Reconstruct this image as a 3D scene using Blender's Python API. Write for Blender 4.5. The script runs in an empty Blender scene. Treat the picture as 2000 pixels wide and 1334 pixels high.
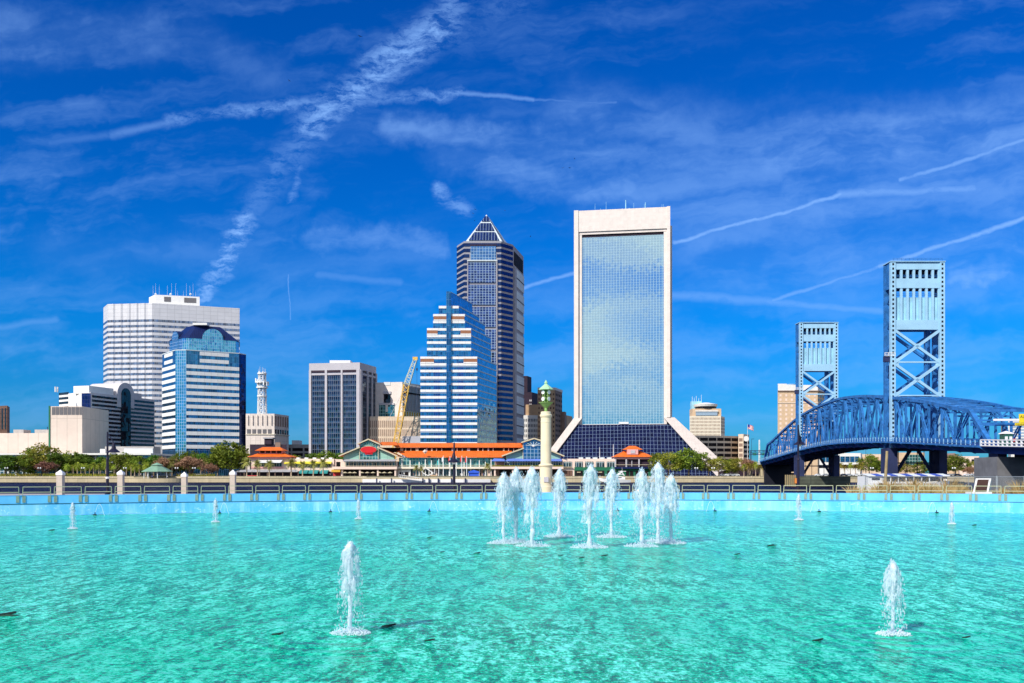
import bpy, bmesh, math, random
from mathutils import Vector as V, Matrix, noise as mnoise
sc = bpy.context.scene
COL = sc.collection
RN = random.Random(11)
rad = math.radians
# ------------------------------------------------------------------ camera, sky, sun, exposure
# the camera stands 1.7 m above the plaza and looks level along +Y (north); the lens is shifted up like a view camera
F, CX, HY, CZ = 1800.0, 1000.0, 925.0, 1.7
def X(px, D): return (px - CX) / F * D          # sideways metres of something D metres ahead
def Z(py, D): return CZ + (HY - py) / F * D     # height of something D metres ahead
def P(px, py, D): return V((X(px, D), D, Z(py, D)))
cam = bpy.data.cameras.new('camera'); cam_o = bpy.data.objects.new('camera', cam); COL.objects.link(cam_o)
cam.sensor_width = 36; cam.lens = 36 * F / 2000; cam.shift_y = (HY - 667) / 2000
cam.clip_start = .1; cam.clip_end = 20000
cam_o.location = (0, 0, CZ); cam_o.rotation_euler = (rad(90), 0, 0)
sc.camera = cam_o
SUN_EL, SUN_AZ = 38.0, -140.0                     # azimuth measured from +Y towards +X
sdir = V((math.sin(rad(SUN_AZ)) * math.cos(rad(SUN_EL)), math.cos(rad(SUN_AZ)) * math.cos(rad(SUN_EL)), math.sin(rad(SUN_EL))))
sun = bpy.data.lights.new('sun', 'SUN'); sun.energy = 4.6; sun.angle = rad(.5); sun.color = (1, .95, .87)
sun_o = bpy.data.objects.new('sun', sun); COL.objects.link(sun_o)
sun_o.rotation_euler = (-sdir).to_track_quat('-Z', 'Y').to_euler()
sc.view_settings.view_transform = 'Standard'; sc.view_settings.look = 'None'
sc.view_settings.exposure = 0.2; sc.view_settings.gamma = 1

class NT:
    """tiny helper for building node trees"""
    def __init__(s, tree): s.t = tree
    def n(s, kind, **kw):
        nd = s.t.nodes.new(kind)
        for k, v in kw.items(): setattr(nd, k, v)
        return nd
    def put(s, sock, v):
        if hasattr(v, 'node'): s.t.links.new(v, sock)
        else: sock.default_value = v
    def math(s, op, a, b=0.0, c=None, clamp=False):
        nd = s.n('ShaderNodeMath', operation=op, use_clamp=clamp)
        s.put(nd.inputs[0], a); s.put(nd.inputs[1], b)
        if c is not None: s.put(nd.inputs[2], c)
        return nd.outputs[0]
    def vec(s, op, a, b=(0, 0, 0), scale=None):
        nd = s.n('ShaderNodeVectorMath', operation=op)
        s.put(nd.inputs[0], a); s.put(nd.inputs[1], b)
        if scale is not None: s.put(nd.inputs[3], scale)
        return nd.outputs['Value'] if op in ('DOT_PRODUCT', 'LENGTH', 'DISTANCE') else nd.outputs[0]
    def mix(s, f, a, b, blend='MIX'):
        nd = s.n('ShaderNodeMix', data_type='RGBA', blend_type=blend)
        s.put(nd.inputs[0], f); s.put(nd.inputs[6], a); s.put(nd.inputs[7], b)
        return nd.outputs[2]
    def noise(s, vec, scale, detail=3, rough=.55, out=0, dist=0.0):
        nd = s.n('ShaderNodeTexNoise')
        if vec is not None: s.t.links.new(vec, nd.inputs['Vector'])
        nd.inputs['Scale'].default_value = scale; nd.inputs['Detail'].default_value = detail
        nd.inputs['Roughness'].default_value = rough; nd.inputs['Distortion'].default_value = dist
        return nd.outputs[out]
    def range(s, v, a, b, c=0.0, d=1.0, smooth=True):
        nd = s.n('ShaderNodeMapRange', interpolation_type='SMOOTHSTEP' if smooth else 'LINEAR', clamp=True)
        s.put(nd.inputs[0], v)
        for i, q in enumerate((a, b, c, d)): s.put(nd.inputs[i + 1], q)
        return nd.outputs[0]
    def xyz(s, x, y, z=0.0):
        nd = s.n('ShaderNodeCombineXYZ')
        for i, q in enumerate((x, y, z)): s.put(nd.inputs[i], q)
        return nd.outputs[0]
    def sep(s, v):
        nd = s.n('ShaderNodeSeparateXYZ'); s.t.links.new(v, nd.inputs[0]); return nd.outputs

# ---- sky: Nishita blue, graded deeper, with thin cirrus and old aircraft trails as functions of direction
w = bpy.data.worlds.new('World'); sc.world = w; w.use_nodes = True
wt = w.node_tree; wt.nodes.clear(); N = NT(wt)
sky = N.n('ShaderNodeTexSky', sky_type='NISHITA', sun_disc=False)
sky.sun_elevation = rad(SUN_EL); sky.sun_rotation = rad(SUN_AZ)
sky.air_density = 1.0; sky.dust_density = .25; sky.ozone_density = 2.2; sky.altitude = 100
# segment mask group: soft line from A to B of half width W and strength I
sg = bpy.data.node_groups.new('trail', 'ShaderNodeTree')
for nm, ty in (('P', 'NodeSocketVector'), ('A', 'NodeSocketVector'), ('AB', 'NodeSocketVector'), ('W', 'NodeSocketFloat'), ('I', 'NodeSocketFloat')):
    sg.interface.new_socket(nm, in_out='INPUT', socket_type=ty)
sg.interface.new_socket('M', in_out='OUTPUT', socket_type='NodeSocketFloat')
G = NT(sg); gi = G.n('NodeGroupInput'); go = G.n('NodeGroupOutput')
pa = G.vec('SUBTRACT', gi.outputs[0], gi.outputs[1])
tt = G.math('DIVIDE', G.vec('DOT_PRODUCT', pa, gi.outputs[2]), G.vec('DOT_PRODUCT', gi.outputs[2], gi.outputs[2]), clamp=True)
dd = G.vec('LENGTH', G.vec('SUBTRACT', pa, G.vec('SCALE', gi.outputs[2], scale=tt)))
mm = G.math('MULTIPLY', G.math('POWER', G.range(G.math('DIVIDE', dd, gi.outputs[3]), 1, 0), 1.4), gi.outputs[4])
sg.links.new(mm, go.inputs[0])
gen = N.n('ShaderNodeTexCoord').outputs['Generated']
sx, sy, sz = N.sep(gen)[:3]
ay = N.math('MAXIMUM', N.math('ABSOLUTE', sy), .06)
U, W_ = N.math('DIVIDE', sx, ay), N.math('DIVIDE', sz, ay)
uv0 = N.xyz(U, W_, N.math('MULTIPLY', N.math('SIGN', sy), 3.0))
wob = N.vec('SUBTRACT', N.noise(uv0, 9, 4, .6, out=1), (.5, .5, .5))
wob2 = N.vec('SUBTRACT', N.noise(uv0, 45, 4, .65, out=1), (.5, .5, .5))
uvw = N.vec('ADD', N.vec('ADD', uv0, N.vec('SCALE', wob, scale=.022)), N.vec('SCALE', wob2, scale=.016))
uvt = N.vec('MULTIPLY', N.vec('ADD', N.vec('ADD', uv0, N.vec('SCALE', wob, scale=.012)), N.vec('SCALE', wob2, scale=.005)), (1, 1, 0))
uvp = N.vec('MULTIPLY', uvw, (1, 1, 0))
TR = [  # px, py of both ends, half width px, strength, puffy?
 (395, 572, 436, 520, 24, .8, 1), (432, 520, 474, 435, 24, .95, 1), (470, 435, 560, 320, 34, .24, 1), (540, 330, 640, 235, 42, .30, 1), (560, 400, 585, 330, 9, .35, 1),
 (612, 245, 690, 185, 42, .8, 1), (650, 240, 632, 265, 20, .5, 1), (690, 190, 760, 120, 36, .8, 1), (740, 130, 860, 50, 42, .85, 1), (860, 50, 900, -20, 36, .5, 1), (900, 60, 1010, -10, 60, .16, 1),
 (100, 278, 220, 262, 14, .16, 0), (220, 262, 340, 236, 15, .3, 0), (330, 236, 440, 216, 14, .5, 1), (440, 216, 565, 205, 14, .6, 1), (565, 205, 640, 200, 18, .45, 1), (690, 190, 900, 184, 13, .55, 1), (900, 184, 1040, 195, 8, .42, 0), (1040, 195, 1200, 202, 6, .25, 0),
 (1020, 565, 1125, 535, 8, .55, 0), (1315, 474, 1500, 425, 9, .72, 0), (1500, 425, 1645, 380, 9, .72, 0), (1645, 380, 1900, 368, 20, .55, 0), (1900, 368, 2040, 366, 20, .3, 0),
 (1510, 586, 1720, 520, 8, .5, 0), (1720, 520, 1900, 462, 9, .7, 0), (1900, 462, 2060, 408, 11, .75, 0), (1310, 578, 1500, 588, 20, .36, 0), (1500, 588, 1720, 608, 16, .4, 0),
 (1760, 350, 2040, 264, 10, .62, 0), (564, 538, 568, 622, 3, .4, 0), (856, 362, 868, 388, 14, .6, 1), (868, 388, 905, 412, 17, .5, 1),
 (780, 262, 1000, 290, 40, .34, 0), (840, 320, 1250, 370, 46, .34, 0), (1000, 290, 1540, 335, 44, .28, 0), (-40, 60, 300, 84, 60, .22, 0), (300, 84, 520, 140, 50, .13, 0),
 (600, 455, 820, 505, 34, .28, 0), (1920, 560, 2060, 480, 34, .42, 0), (1150, 240, 1560, 310, 90, .26, 0), (1500, 290, 1990, 250, 100, .40, 0), (1250, 400, 2000, 360, 130, .30, 0), (1350, 480, 2050, 510, 110, .26, 0), (150, 500, 800, 520, 60, .14, 0), (1000, 560, 1330, 620, 50, .15, 0), (1850, 580, 2050, 620, 50, .22, 0), (620, 540, 780, 552, 16, .22, 0), (0, 640, 110, 628, 14, .25, 0)]
uvc = N.vec('MULTIPLY', N.vec('ADD', N.vec('ADD', uv0, N.vec('MULTIPLY', N.vec('SUBTRACT', N.noise(uv0, 5, 5, .6, out=1), (.5, .5, .5)), (.16, .10, 0))), N.vec('SCALE', wob2, scale=.03)), (1, 1, 0))
puffs = thin = cirr = None
for (a, b, c, d, wd, it, pf) in TR:
    nd = N.n('ShaderNodeGroup'); nd.node_tree = sg
    cz = not pf and wd >= 26
    wt.links.new(uvp if pf else uvc if cz else uvt, nd.inputs[0])
    A = V(((a - CX) / F, (HY - b) / F, 0)); B = V(((c - CX) / F, (HY - d) / F, 0))
    nd.inputs[1].default_value = A; nd.inputs[2].default_value = B - A
    nd.inputs[3].default_value = wd * (1.5 if cz else 1.65 if pf else 1.0) / F; nd.inputs[4].default_value = it * (1.25 if cz else .9)
    if pf: puffs = nd.outputs[0] if puffs is None else N.math('MAXIMUM', puffs, nd.outputs[0])
    elif cz: cirr = nd.outputs[0] if cirr is None else N.math('MAXIMUM', cirr, nd.outputs[0])
    else: thin = nd.outputs[0] if thin is None else N.math('MAXIMUM', thin, nd.outputs[0])
rot = N.n('ShaderNodeVectorRotate', rotation_type='Z_AXIS'); wt.links.new(uv0, rot.inputs[0]); rot.inputs['Angle'].default_value = rad(-6)
st = N.vec('MULTIPLY', rot.outputs[0], (1.0, 5.0, 1.0))
fib = N.noise(N.vec('ADD', st, N.vec('SCALE', wob, scale=.25)), 6.0, 7, .58)
fine = N.noise(N.vec('MULTIPLY', uvw, (1.0, 2.6, 1.0)), 34, 6, .68)
puffm = N.math('MULTIPLY', puffs, N.range(fine, .34, .66, .03, 1.0))
thinm = N.math('MULTIPLY', thin, N.range(fine, .22, .52, .55, 1.05))
front = N.range(sy, .02, .1)
cirm = N.math('MULTIPLY', cirr, N.range(fib, .32, .68, .22, 1.0))
trails = N.math('MULTIPLY', N.math('MAXIMUM', N.math('MAXIMUM', puffm, thinm), cirm), front)
veil = N.math('MULTIPLY', N.range(fib, .44, .80, 0, .26), N.range(sz, .03, .16))
lowveil = N.math('MULTIPLY', N.range(fib, .36, .7, 0, .22), N.range(W_, .30, .14))
big = N.noise(uv0, 2.3, 3, .5)
front_cl = N.math('MULTIPLY', N.math('MAXIMUM', N.math('MULTIPLY', veil, N.range(big, .35, .65)), lowveil), front)
# cloud behind the camera is what facades mirror; overhead veil added to whiten fill
bank = N.noise(N.vec('MULTIPLY', gen, (2.2, 2.2, 9.0)), 2.4, 6, .6)
backm = N.math('MULTIPLY', N.math('MULTIPLY', N.range(bank, .34, .62, .10, .95), N.range(sz, .035, .10)), N.range(sy, .1, -.15))
over = N.math('MULTIPLY', N.range(sz, .5, .8, 0, .5), N.range(bank, .3, .6, .5, 1))  # unseen veil overhead, added to make the ambient light less blue
cl = N.math('MAXIMUM', N.math('MAXIMUM', trails, front_cl), N.math('MAXIMUM', backm, over))
gam = N.n('ShaderNodeGamma'); wt.links.new(sky.outputs[0], gam.inputs[0])
SKY_K = .105
sk = N.vec('SCALE', sky.outputs[0], scale=SKY_K)
hs = N.n('ShaderNodeHueSaturation'); wt.links.new(sk, hs.inputs['Color'])
hs.inputs['Saturation'].default_value = 1.45; hs.inputs['Value'].default_value = 1.0
grade = N.mix(N.range(W_, .02, .20), (.06, .385, .86, 1), (.015, .555, 1.08, 1))
skc = N.vec('MULTIPLY', N.vec('MAXIMUM', hs.outputs[0], (0, 0, 0)), grade)
cloudcol = N.mix(N.range(sy, .1, -.2), (.26, .50, .98, 1), (.80, .86, .95, 1))
fin = N.mix(cl, skc, cloudcol)
bg = N.n('ShaderNodeBackground'); wt.links.new(fin, bg.inputs[0]); bg.inputs[1].default_value = 1.0
wo = N.n('ShaderNodeOutputWorld'); wt.links.new(bg.outputs[0], wo.inputs[0])

# ------------------------------------------------------------------ materials
M = {}
def newmat(name):
    m = bpy.data.materials.new(name); m.use_nodes = True; t = m.node_tree
    b = t.nodes['Principled BSDF']; M[name] = m
    return m, NT(t), b
def paint(name, col, rough=.75, var=.10, scale=.25, grid=None, streak=0.0, spec=.3, metal=0.0, bump=0.0, gridcol=.72):
    """plain surface with weathering; grid = (w, h, line) panel joints in metres from the UV map"""
    m, n, b = newmat(name); c = (*col, 1)
    geo = n.n('ShaderNodeTexCoord').outputs['Object']
    nz = n.noise(geo, scale, 5, .6)
    base = n.mix(n.range(nz, .3, .7), tuple(x * (1 - var) for x in col) + (1,), tuple(min(1, x * (1 + var * .6)) for x in col) + (1,))
    if streak:
        sv = n.vec('MULTIPLY', geo, (1.0, 1.0, .08))
        base = n.mix(n.range(n.noise(sv, 1.4, 5, .65), .52, .8, 0, streak), base, tuple(x * .45 for x in col) + (1,))
    if grid:
        uv = n.n('ShaderNodeUVMap').outputs[0]
        br = n.n('ShaderNodeTexBrick', offset=0.0, squash=1.0); n.t.links.new(uv, br.inputs['Vector'])
        br.inputs['Color1'].default_value = (1, 1, 1, 1); br.inputs['Color2'].default_value = (.93, .93, .93, 1)
        br.inputs['Mortar'].default_value = (gridcol,) * 3 + (1,)
        br.inputs['Scale'].default_value = 1; br.inputs['Brick Width'].default_value = grid[0]; br.inputs['Row Height'].default_value = grid[1]
        br.inputs['Mortar Size'].default_value = grid[2]; br.inputs['Mortar Smooth'].default_value = 0; br.inputs['Bias'].default_value = 0
        base = n.mix(1.0, base, br.outputs['Color'], 'MULTIPLY')
    n.put(b.inputs['Base Color'], base); b.inputs['Roughness'].default_value = rough
    b.inputs['Specular IOR Level'].default_value = spec; b.inputs['Metallic'].default_value = metal
    if bump:
        bp = n.n('ShaderNodeBump'); bp.inputs['Strength'].default_value = bump; n.t.links.new(n.noise(geo, scale * 12, 4), bp.inputs['Height'])
        n.t.links.new(bp.outputs[0], b.inputs['Normal'])
    return m
def glass(name, tint, pw=1.5, ph=4.0, mw=.18, mh=.25, mcol=(.25, .3, .35), metal=.9, wobble=.02, rough=.04, var=.25, rows=None, lean=0.0, pane_k=1.0):
    """mirror curtain wall: panes pw x ph with mullions, each pane tilted a little; rows = (fraction, darker tint)"""
    m, n, b = newmat(name)
    u, v = n.sep(n.n('ShaderNodeUVMap').outputs[0])[:2]
    ua, va = n.math('DIVIDE', u, pw), n.math('DIVIDE', v, ph)
    fu, fv = n.math('FRACT', ua), n.math('FRACT', va)
    cell = n.xyz(n.math('FLOOR', ua), n.math('FLOOR', va), 0.0)
    wn = n.n('ShaderNodeTexWhiteNoise', noise_dimensions='3D'); n.t.links.new(cell, wn.inputs[0])
    line = n.math('MAXIMUM', n.math('LESS_THAN', fu, mw / pw), n.math('LESS_THAN', fv, mh / ph))
    pane = n.mix(n.math('MULTIPLY', wn.outputs[0], 1.0), tuple(x * (1 - var) for x in tint) + (1,), tuple(min(1, x * (1 + var)) for x in tint) + (1,))
    if rows: pane = n.mix(n.math('LESS_THAN', fv, rows[0]), pane, (*rows[1], 1))
    n.put(b.inputs['Base Color'], n.mix(line, pane, (*mcol, 1)))
    n.put(b.inputs['Metallic'], n.math('MULTIPLY', n.math('SUBTRACT', 1.0, line), metal))
    n.put(b.inputs['Roughness'], n.math('ADD', n.math('MULTIPLY', line, .5), rough))
    geo = n.n('ShaderNodeNewGeometry')
    d = n.vec('SCALE', n.vec('SUBTRACT', wn.outputs[1], (.5, .5, .5)), scale=wobble * pane_k)
    ob = n.n('ShaderNodeTexCoord').outputs['Object']
    d2 = n.vec('SCALE', n.vec('SUBTRACT', n.noise(ob, .35, 3, .6, out=1), (.5, .5, .5)), scale=wobble * 2.2)
    nn = n.vec('NORMALIZE', n.vec('ADD', n.vec('ADD', geo.outputs['Normal'], d), n.vec('ADD', d2, (0, 0, lean))))
    n.t.links.new(nn, b.inputs['Normal'])
    return m
def leafmat(name, c1, c2, trans=.25):
    m, n, b = newmat(name)
    rnd = n.n('ShaderNodeNewGeometry').outputs['Random Per Island']
    ob = n.n('ShaderNodeTexCoord').outputs['Object']
    f = n.math('ADD', n.math('MULTIPLY', rnd, .45), n.math('MULTIPLY', n.range(n.noise(ob, .35, 2), .35, .65), .55))
    oi = n.n('ShaderNodeObjectInfo').outputs['Random']
    col = n.mix(f, (*c1, 1), (*c2, 1))
    hsv = n.n('ShaderNodeHueSaturation'); n.t.links.new(col, hsv.inputs['Color'])
    n.put(hsv.inputs['Hue'], n.math('ADD', .485, n.math('MULTIPLY', oi, .03))); n.put(hsv.inputs['Value'], n.math('ADD', .8, n.math('MULTIPLY', oi, .4)))
    n.put(b.inputs['Base Color'], hsv.outputs[0]); b.inputs['Roughness'].default_value = .6; b.inputs['Specular IOR Level'].default_value = .25
    tr = n.n('ShaderNodeBsdfTranslucent'); n.t.links.new(hsv.outputs[0], tr.inputs[0])
    mx = n.n('ShaderNodeMixShader'); mx.inputs[0].default_value = trans
    n.t.links.new(b.outputs[0], mx.inputs[1]); n.t.links.new(tr.outputs[0], mx.inputs[2])
    n.t.links.new(mx.outputs[0], n.t.nodes['Material Output'].inputs[0])
    return m

# ------------------------------------------------------------------ mesh helpers
WL = {}
def setp(o, label=None, cat=None, group=None, kind=None):
    if label: o['label'] = label
    if cat: o['category'] = cat
    if group: o['group'] = group
    if kind: o['kind'] = kind
    return o
def thing(name, label, cat, loc=(0, 0, 0), group=None):
    o = bpy.data.objects.new(name, None); COL.objects.link(o); o.location = loc; o.empty_display_size = .5
    WL[o.name] = V(loc)
    return setp(o, label, cat, group)
class MB:
    def __init__(s): s.v = []; s.f = []; s.mi = []; s.cur = 0
    def add(s, vs, fs):
        k = len(s.v); s.v += [tuple(p) for p in vs]
        for f in fs: s.f.append(tuple(i + k for i in f)); s.mi.append(s.cur)
        return s
    def quad(s, a, b, c, d): return s.add((a, b, c, d), ((0, 1, 2, 3),))
    def tri(s, a, b, c): return s.add((a, b, c), ((0, 1, 2),))
    def hexa(s, p): return s.add(p, ((0, 1, 5, 4), (1, 2, 6, 5), (2, 3, 7, 6), (3, 0, 4, 7), (4, 5, 6, 7), (3, 2, 1, 0)))
    def box(s, x0, x1, y0, y1, z0, z1):
        return s.hexa(((x0, y0, z0), (x1, y0, z0), (x1, y1, z0), (x0, y1, z0), (x0, y0, z1), (x1, y0, z1), (x1, y1, z1), (x0, y1, z1)))
    def cbox(s, c, sx, sy, sz): return s.box(c[0] - sx / 2, c[0] + sx / 2, c[1] - sy / 2, c[1] + sy / 2, c[2] - sz / 2, c[2] + sz / 2)
    def prism(s, pts, z0, z1):
        n = len(pts); zt = z1 if hasattr(z1, '__len__') else [z1] * n
        vs = [(p[0], p[1], z0) for p in pts] + [(p[0], p[1], z) for p, z in zip(pts, zt)]
        return s.add(vs, [(i, (i + 1) % n, n + (i + 1) % n, n + i) for i in range(n)] + [tuple(range(n, 2 * n)), tuple(range(n - 1, -1, -1))])
    def extr(s, pts3, off):
        """closed outline of 3D points extruded by off"""
        n = len(pts3); off = V(off); vs = [V(p) for p in pts3]; vs = vs + [p + off for p in vs]
        return s.add(vs, [(i, n + i, n + (i + 1) % n, (i + 1) % n) for i in range(n)] + [tuple(range(n)), tuple(range(2 * n - 1, n - 1, -1))])
    def bar(s, p, q, w, h=None, up=(0, 0, 1)):
        p, q = V(p), V(q); h = h or w; d = (q - p)
        if d.length < 1e-6: return s
        d.normalize(); u = V(up)
        if abs(d.dot(u)) > .98: u = V((0, 1, 0))
        a = d.cross(u).normalized() * (w / 2); b = a.cross(d).normalized() * (h / 2)
        return s.hexa([p - a - b, p + a - b, q + a - b, q - a - b, p - a + b, p + a + b, q + a + b, q - a + b])
    def tube(s, p, q, r0, r1=None, n=8):
        p, q = V(p), V(q); r1 = r0 if r1 is None else r1; d = (q - p).normalized()
        u = V((1, 0, 0)) if abs(d.x) < .9 else V((0, 1, 0)); a = d.cross(u).normalized(); b = d.cross(a)
        vs = []
        for c, r in ((p, r0), (q, r1)):
            vs += [c + (a * math.cos(t) + b * math.sin(t)) * r for t in (2 * math.pi * i / n for i in range(n))]
        return s.add(vs, [(i, (i + 1) % n, n + (i + 1) % n, n + i) for i in range(n)] + [tuple(range(n - 1, -1, -1)), tuple(range(n, 2 * n))])
    def path(s, pts, r, n=6):
        for a, b in zip(pts, pts[1:]): s.tube(a, b, r, r, n)
        return s
    def lathe(s, prof, c, n=16, ph=0.0, sx=1.0):
        vs = []
        for r, z in prof: vs += [(c[0] + r * math.cos(ph + 2 * math.pi * i / n) * sx, c[1] + r * math.sin(ph + 2 * math.pi * i / n), c[2] + z) for i in range(n)]
        k = len(prof)
        fs = [(j * n + i, j * n + (i + 1) % n, (j + 1) * n + (i + 1) % n, (j + 1) * n + i) for j in range(k - 1) for i in range(n)]
        return s.add(vs, fs + [tuple(range(n - 1, -1, -1)), tuple(range((k - 1) * n, k * n))])
    def octa(s, c, rx, ry, rz):
        x, y, z = c
        return s.add(((x + rx, y, z), (x, y + ry, z), (x - rx, y, z), (x, y - ry, z), (x, y, z + rz), (x, y, z - rz)),
                     ((0, 1, 4), (1, 2, 4), (2, 3, 4), (3, 0, 4), (1, 0, 5), (2, 1, 5), (3, 2, 5), (0, 3, 5)))
    def ribbon(s, pts, z0, z1, off=.15, thick=None):
        """strip laid on the outside of a wall whose plan runs left to right as seen from the camera"""
        for a, b in zip(pts, pts[1:]):
            a, b = V((a[0], a[1])), V((b[0], b[1])); d = (b - a).normalized(); nn = V((d.y, -d.x)) * off; i = -nn.normalized() * .05
            p = [a + nn, b + nn, b + i, a + i]
            s.hexa([(q.x, q.y, z0) for q in p] + [(q.x, q.y, z1) for q in p])
        return s
    def mesh(s, name, loc=V((0, 0, 0))):
        me = bpy.data.meshes.new(name); me.from_pydata([(a - loc[0], b - loc[1], c - loc[2]) for a, b, c in s.v], [], s.f)
        uvl = me.uv_layers.new(name='UVMap'); dat = [0.0] * (2 * len(me.loops)); vco = s.v
        for p in me.polygons:
            n = p.normal
            if abs(n.z) > .95: t, b = V((1, 0, 0)), V((0, 1, 0))
            else: t = V((0, 0, 1)).cross(n).normalized(); b = n.cross(t)
            for li, vi in zip(p.loop_indices, p.vertices):
                c = vco[vi]; dat[2 * li] = c[0] * t.x + c[1] * t.y + c[2] * t.z; dat[2 * li + 1] = c[0] * b.x + c[1] * b.y + c[2] * b.z
        uvl.data.foreach_set('uv', dat)
        return me
    def build(s, name, mat, parent=None, smooth=False, loc=None, label=None):
        pl = WL[parent.name] if parent else V((0, 0, 0))
        wl = V(loc) if loc is not None else pl
        me = s.mesh(name, wl)
        for m_ in (mat if isinstance(mat, (list, tuple)) else [mat]): me.materials.append(M[m_])
        if any(s.mi): me.polygons.foreach_set('material_index', s.mi)
        if smooth: me.polygons.foreach_set('use_smooth', [True] * len(me.polygons))
        o = bpy.data.objects.new(name, me); COL.objects.link(o)
        if parent: o.parent = parent
        o.location = wl - pl; WL[o.name] = wl
        if label: o['label'] = label
        return o
def children(o): return [c for c in bpy.data.objects if c.parent is o]
def dup(root, loc, label, rz=0.0, scale=None, kids=None):
    """a copy of a thing with copies of its parts and sub-parts"""
    r = root.copy(); COL.objects.link(r); r.location = loc; r.rotation_euler = (0, 0, rz); WL[r.name] = V(loc)
    if scale: r.scale = scale if hasattr(scale, '__len__') else (scale,) * 3
    r['label'] = label
    for ch in (kids if kids is not None else KID.setdefault(root.name, children(root))):
        c = ch.copy(); COL.objects.link(c); c.parent = r
        for g in KID.setdefault(ch.name, children(ch)):
            d = g.copy(); COL.objects.link(d); d.parent = c
    return r
KID = {}
ORD = ['first', 'second', 'third', 'fourth', 'fifth', 'sixth', 'seventh', 'eighth', 'ninth', 'tenth', 'eleventh', 'twelfth']
def nth(i): return ORD[i] if i < 12 else '%d%s' % (i + 1, {1: 'st', 2: 'nd', 3: 'rd'}.get((i + 1) % 10, 'th') if (i + 1) not in (11, 12, 13) else 'th')
def plan(pts): return [(X(px, D), D) for px, D in pts]
def closed(fr, back):
    """front plan plus hidden back corners lying along the sight lines"""
    k0, k1 = 1 + back / fr[0][1], 1 + back / fr[-1][1]
    return fr + [(fr[-1][0] * k1, fr[-1][1] * k1), (fr[0][0] * k0, fr[0][1] * k0)]
GZ = .2     # ground of the far bank
def tower(name, label, fr, back, ztop, mat, cat='building', part='wall', z0=None):
    c = fr[len(fr) // 2]
    t = thing(name, label, cat, (c[0], c[1], GZ))
    MB().prism(closed(fr, back), GZ if z0 is None else z0, ztop).build(part, mat, t)
    return t
def along(a, b, f): return (a[0] + (b[0] - a[0]) * f, a[1] + (b[1] - a[1]) * f)
def sub(fr, i, f0, f1): return [along(fr[i], fr[i + 1], f0), along(fr[i], fr[i + 1], f1)]
def openings(t, name, mat, fr, i, cols, rows, off=.15, skip=None):
    """punched openings on wall segment i; cols = (f0,f1) list, rows = (z0,z1) list; past 100 the rest becomes one stuff part"""
    k = 0; rest = MB()
    for (z0, z1) in rows:
        for (f0, f1) in cols:
            if skip and skip(f0, z0): continue
            k += 1
            if k <= 100: MB().ribbon(sub(fr, i, f0, f1), z0, z1, off).build(name, mat, t)
            else: rest.ribbon(sub(fr, i, f0, f1), z0, z1, off)
    if k > 100: rest.build(name, mat, t)['kind'] = 'stuff'
def cols(n, fill=.6, a=0.0, b=1.0): return [(a + (b - a) * (i + .5 - fill / 2) / n, a + (b - a) * (i + .5 + fill / 2) / n) for i in range(n)]
# ------------------------------------------------------------------ material library
paint('concrete', (.46, .43, .40), var=.12, streak=.25)
paint('precast_cream', (.70, .61, .54), var=.05, grid=(3.6, 4.2, .12))
paint('theatre_cream', (.66, .54, .45), var=.05, grid=(7.0, 40, .2))
paint('buttress_precast', (.60, .52, .47), var=.06, grid=(2.6, 2.6, .1), streak=.2, gridcol=.84)
paint('white_metal_panel', (.62, .61, .63), var=.04, grid=(6.0, 3.3, .14), rough=.45)
paint('white_spandrel', (.78, .78, .76), var=.04, grid=(4.6, 20, .12), rough=.45)
paint('white_paint', (.74, .72, .68), var=.06, streak=.12)
paint('cream_paint', (.74, .66, .52), var=.07, streak=.12)
paint('pink_cream', (.78, .60, .50), var=.06, streak=.1)
paint('pink_paint', (.75, .38, .36), var=.08)
paint('green_panel', (.30, .52, .42), var=.10, grid=(6, 3, .15))
paint('dark_green', (.015, .14, .07), var=.15)
paint('teal_fabric', (.03, .26, .26), var=.12)
paint('blue_fabric', (.12, .20, .55), var=.1)
paint('bright_blue', (.03, .10, .55), var=.1)
paint('yellow_fabric', (.72, .62, .04), var=.1)
paint('ochre_fabric', (.62, .36, .04), var=.1)
paint('grey_fabric', (.34, .34, .36), var=.1)
paint('pale_fabric', (.62, .64, .64), var=.08)
paint('tan_fabric', (.50, .42, .26), var=.1)
paint('orange_tile', (.74, .15, .015), var=.18, scale=.35, grid=(1.1, 30, .16), gridcol=.78, streak=.3)
paint('red_sign', (.62, .02, .025), var=.05, rough=.4)
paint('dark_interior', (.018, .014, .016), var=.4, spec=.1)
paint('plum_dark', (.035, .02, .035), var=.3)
paint('brown_brick', (.16, .085, .06), var=.2, grid=(3.0, 3.6, .4), gridcol=.55)
paint('tan_brick', (.52, .34, .20), var=.1, scale=.2)
paint('tan_brick_pale', (.62, .44, .28), var=.1)
paint('brown_shade', (.26, .17, .13), var=.15)
paint('sand_panel', (.72, .57, .42), var=.06, grid=(2.0, 6, .1))
paint('grey_band', (.62, .58, .57), var=.08, grid=(1.6, 9, .08))
paint('grey_granite', (.30, .29, .32), var=.1)
paint('pale_stone', (.60, .66, .68), var=.06, grid=(2.4, 2.4, .12))
paint('pale_precast', (.74, .66, .60), var=.05, grid=(2.6, 2.6, .08), streak=.1, gridcol=.92)
paint('slate_band', (.30, .40, .50), var=.06, rough=.4)
paint('terracotta', (.30, .13, .07), var=.08)
paint('navy_roof', (.008, .016, .075), var=.2, rough=.35, grid=(1.5, 30, .12), gridcol=1.6)
paint('header_grey', (.46, .44, .47), var=.06)
paint('louver_grey', (.22, .21, .22), var=.1, grid=(.9, .9, .25), gridcol=.5)
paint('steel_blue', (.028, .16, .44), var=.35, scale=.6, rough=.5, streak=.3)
paint('pale_steel', (.32, .55, .72), var=.10, scale=.3, rough=.55, streak=.2)
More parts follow.
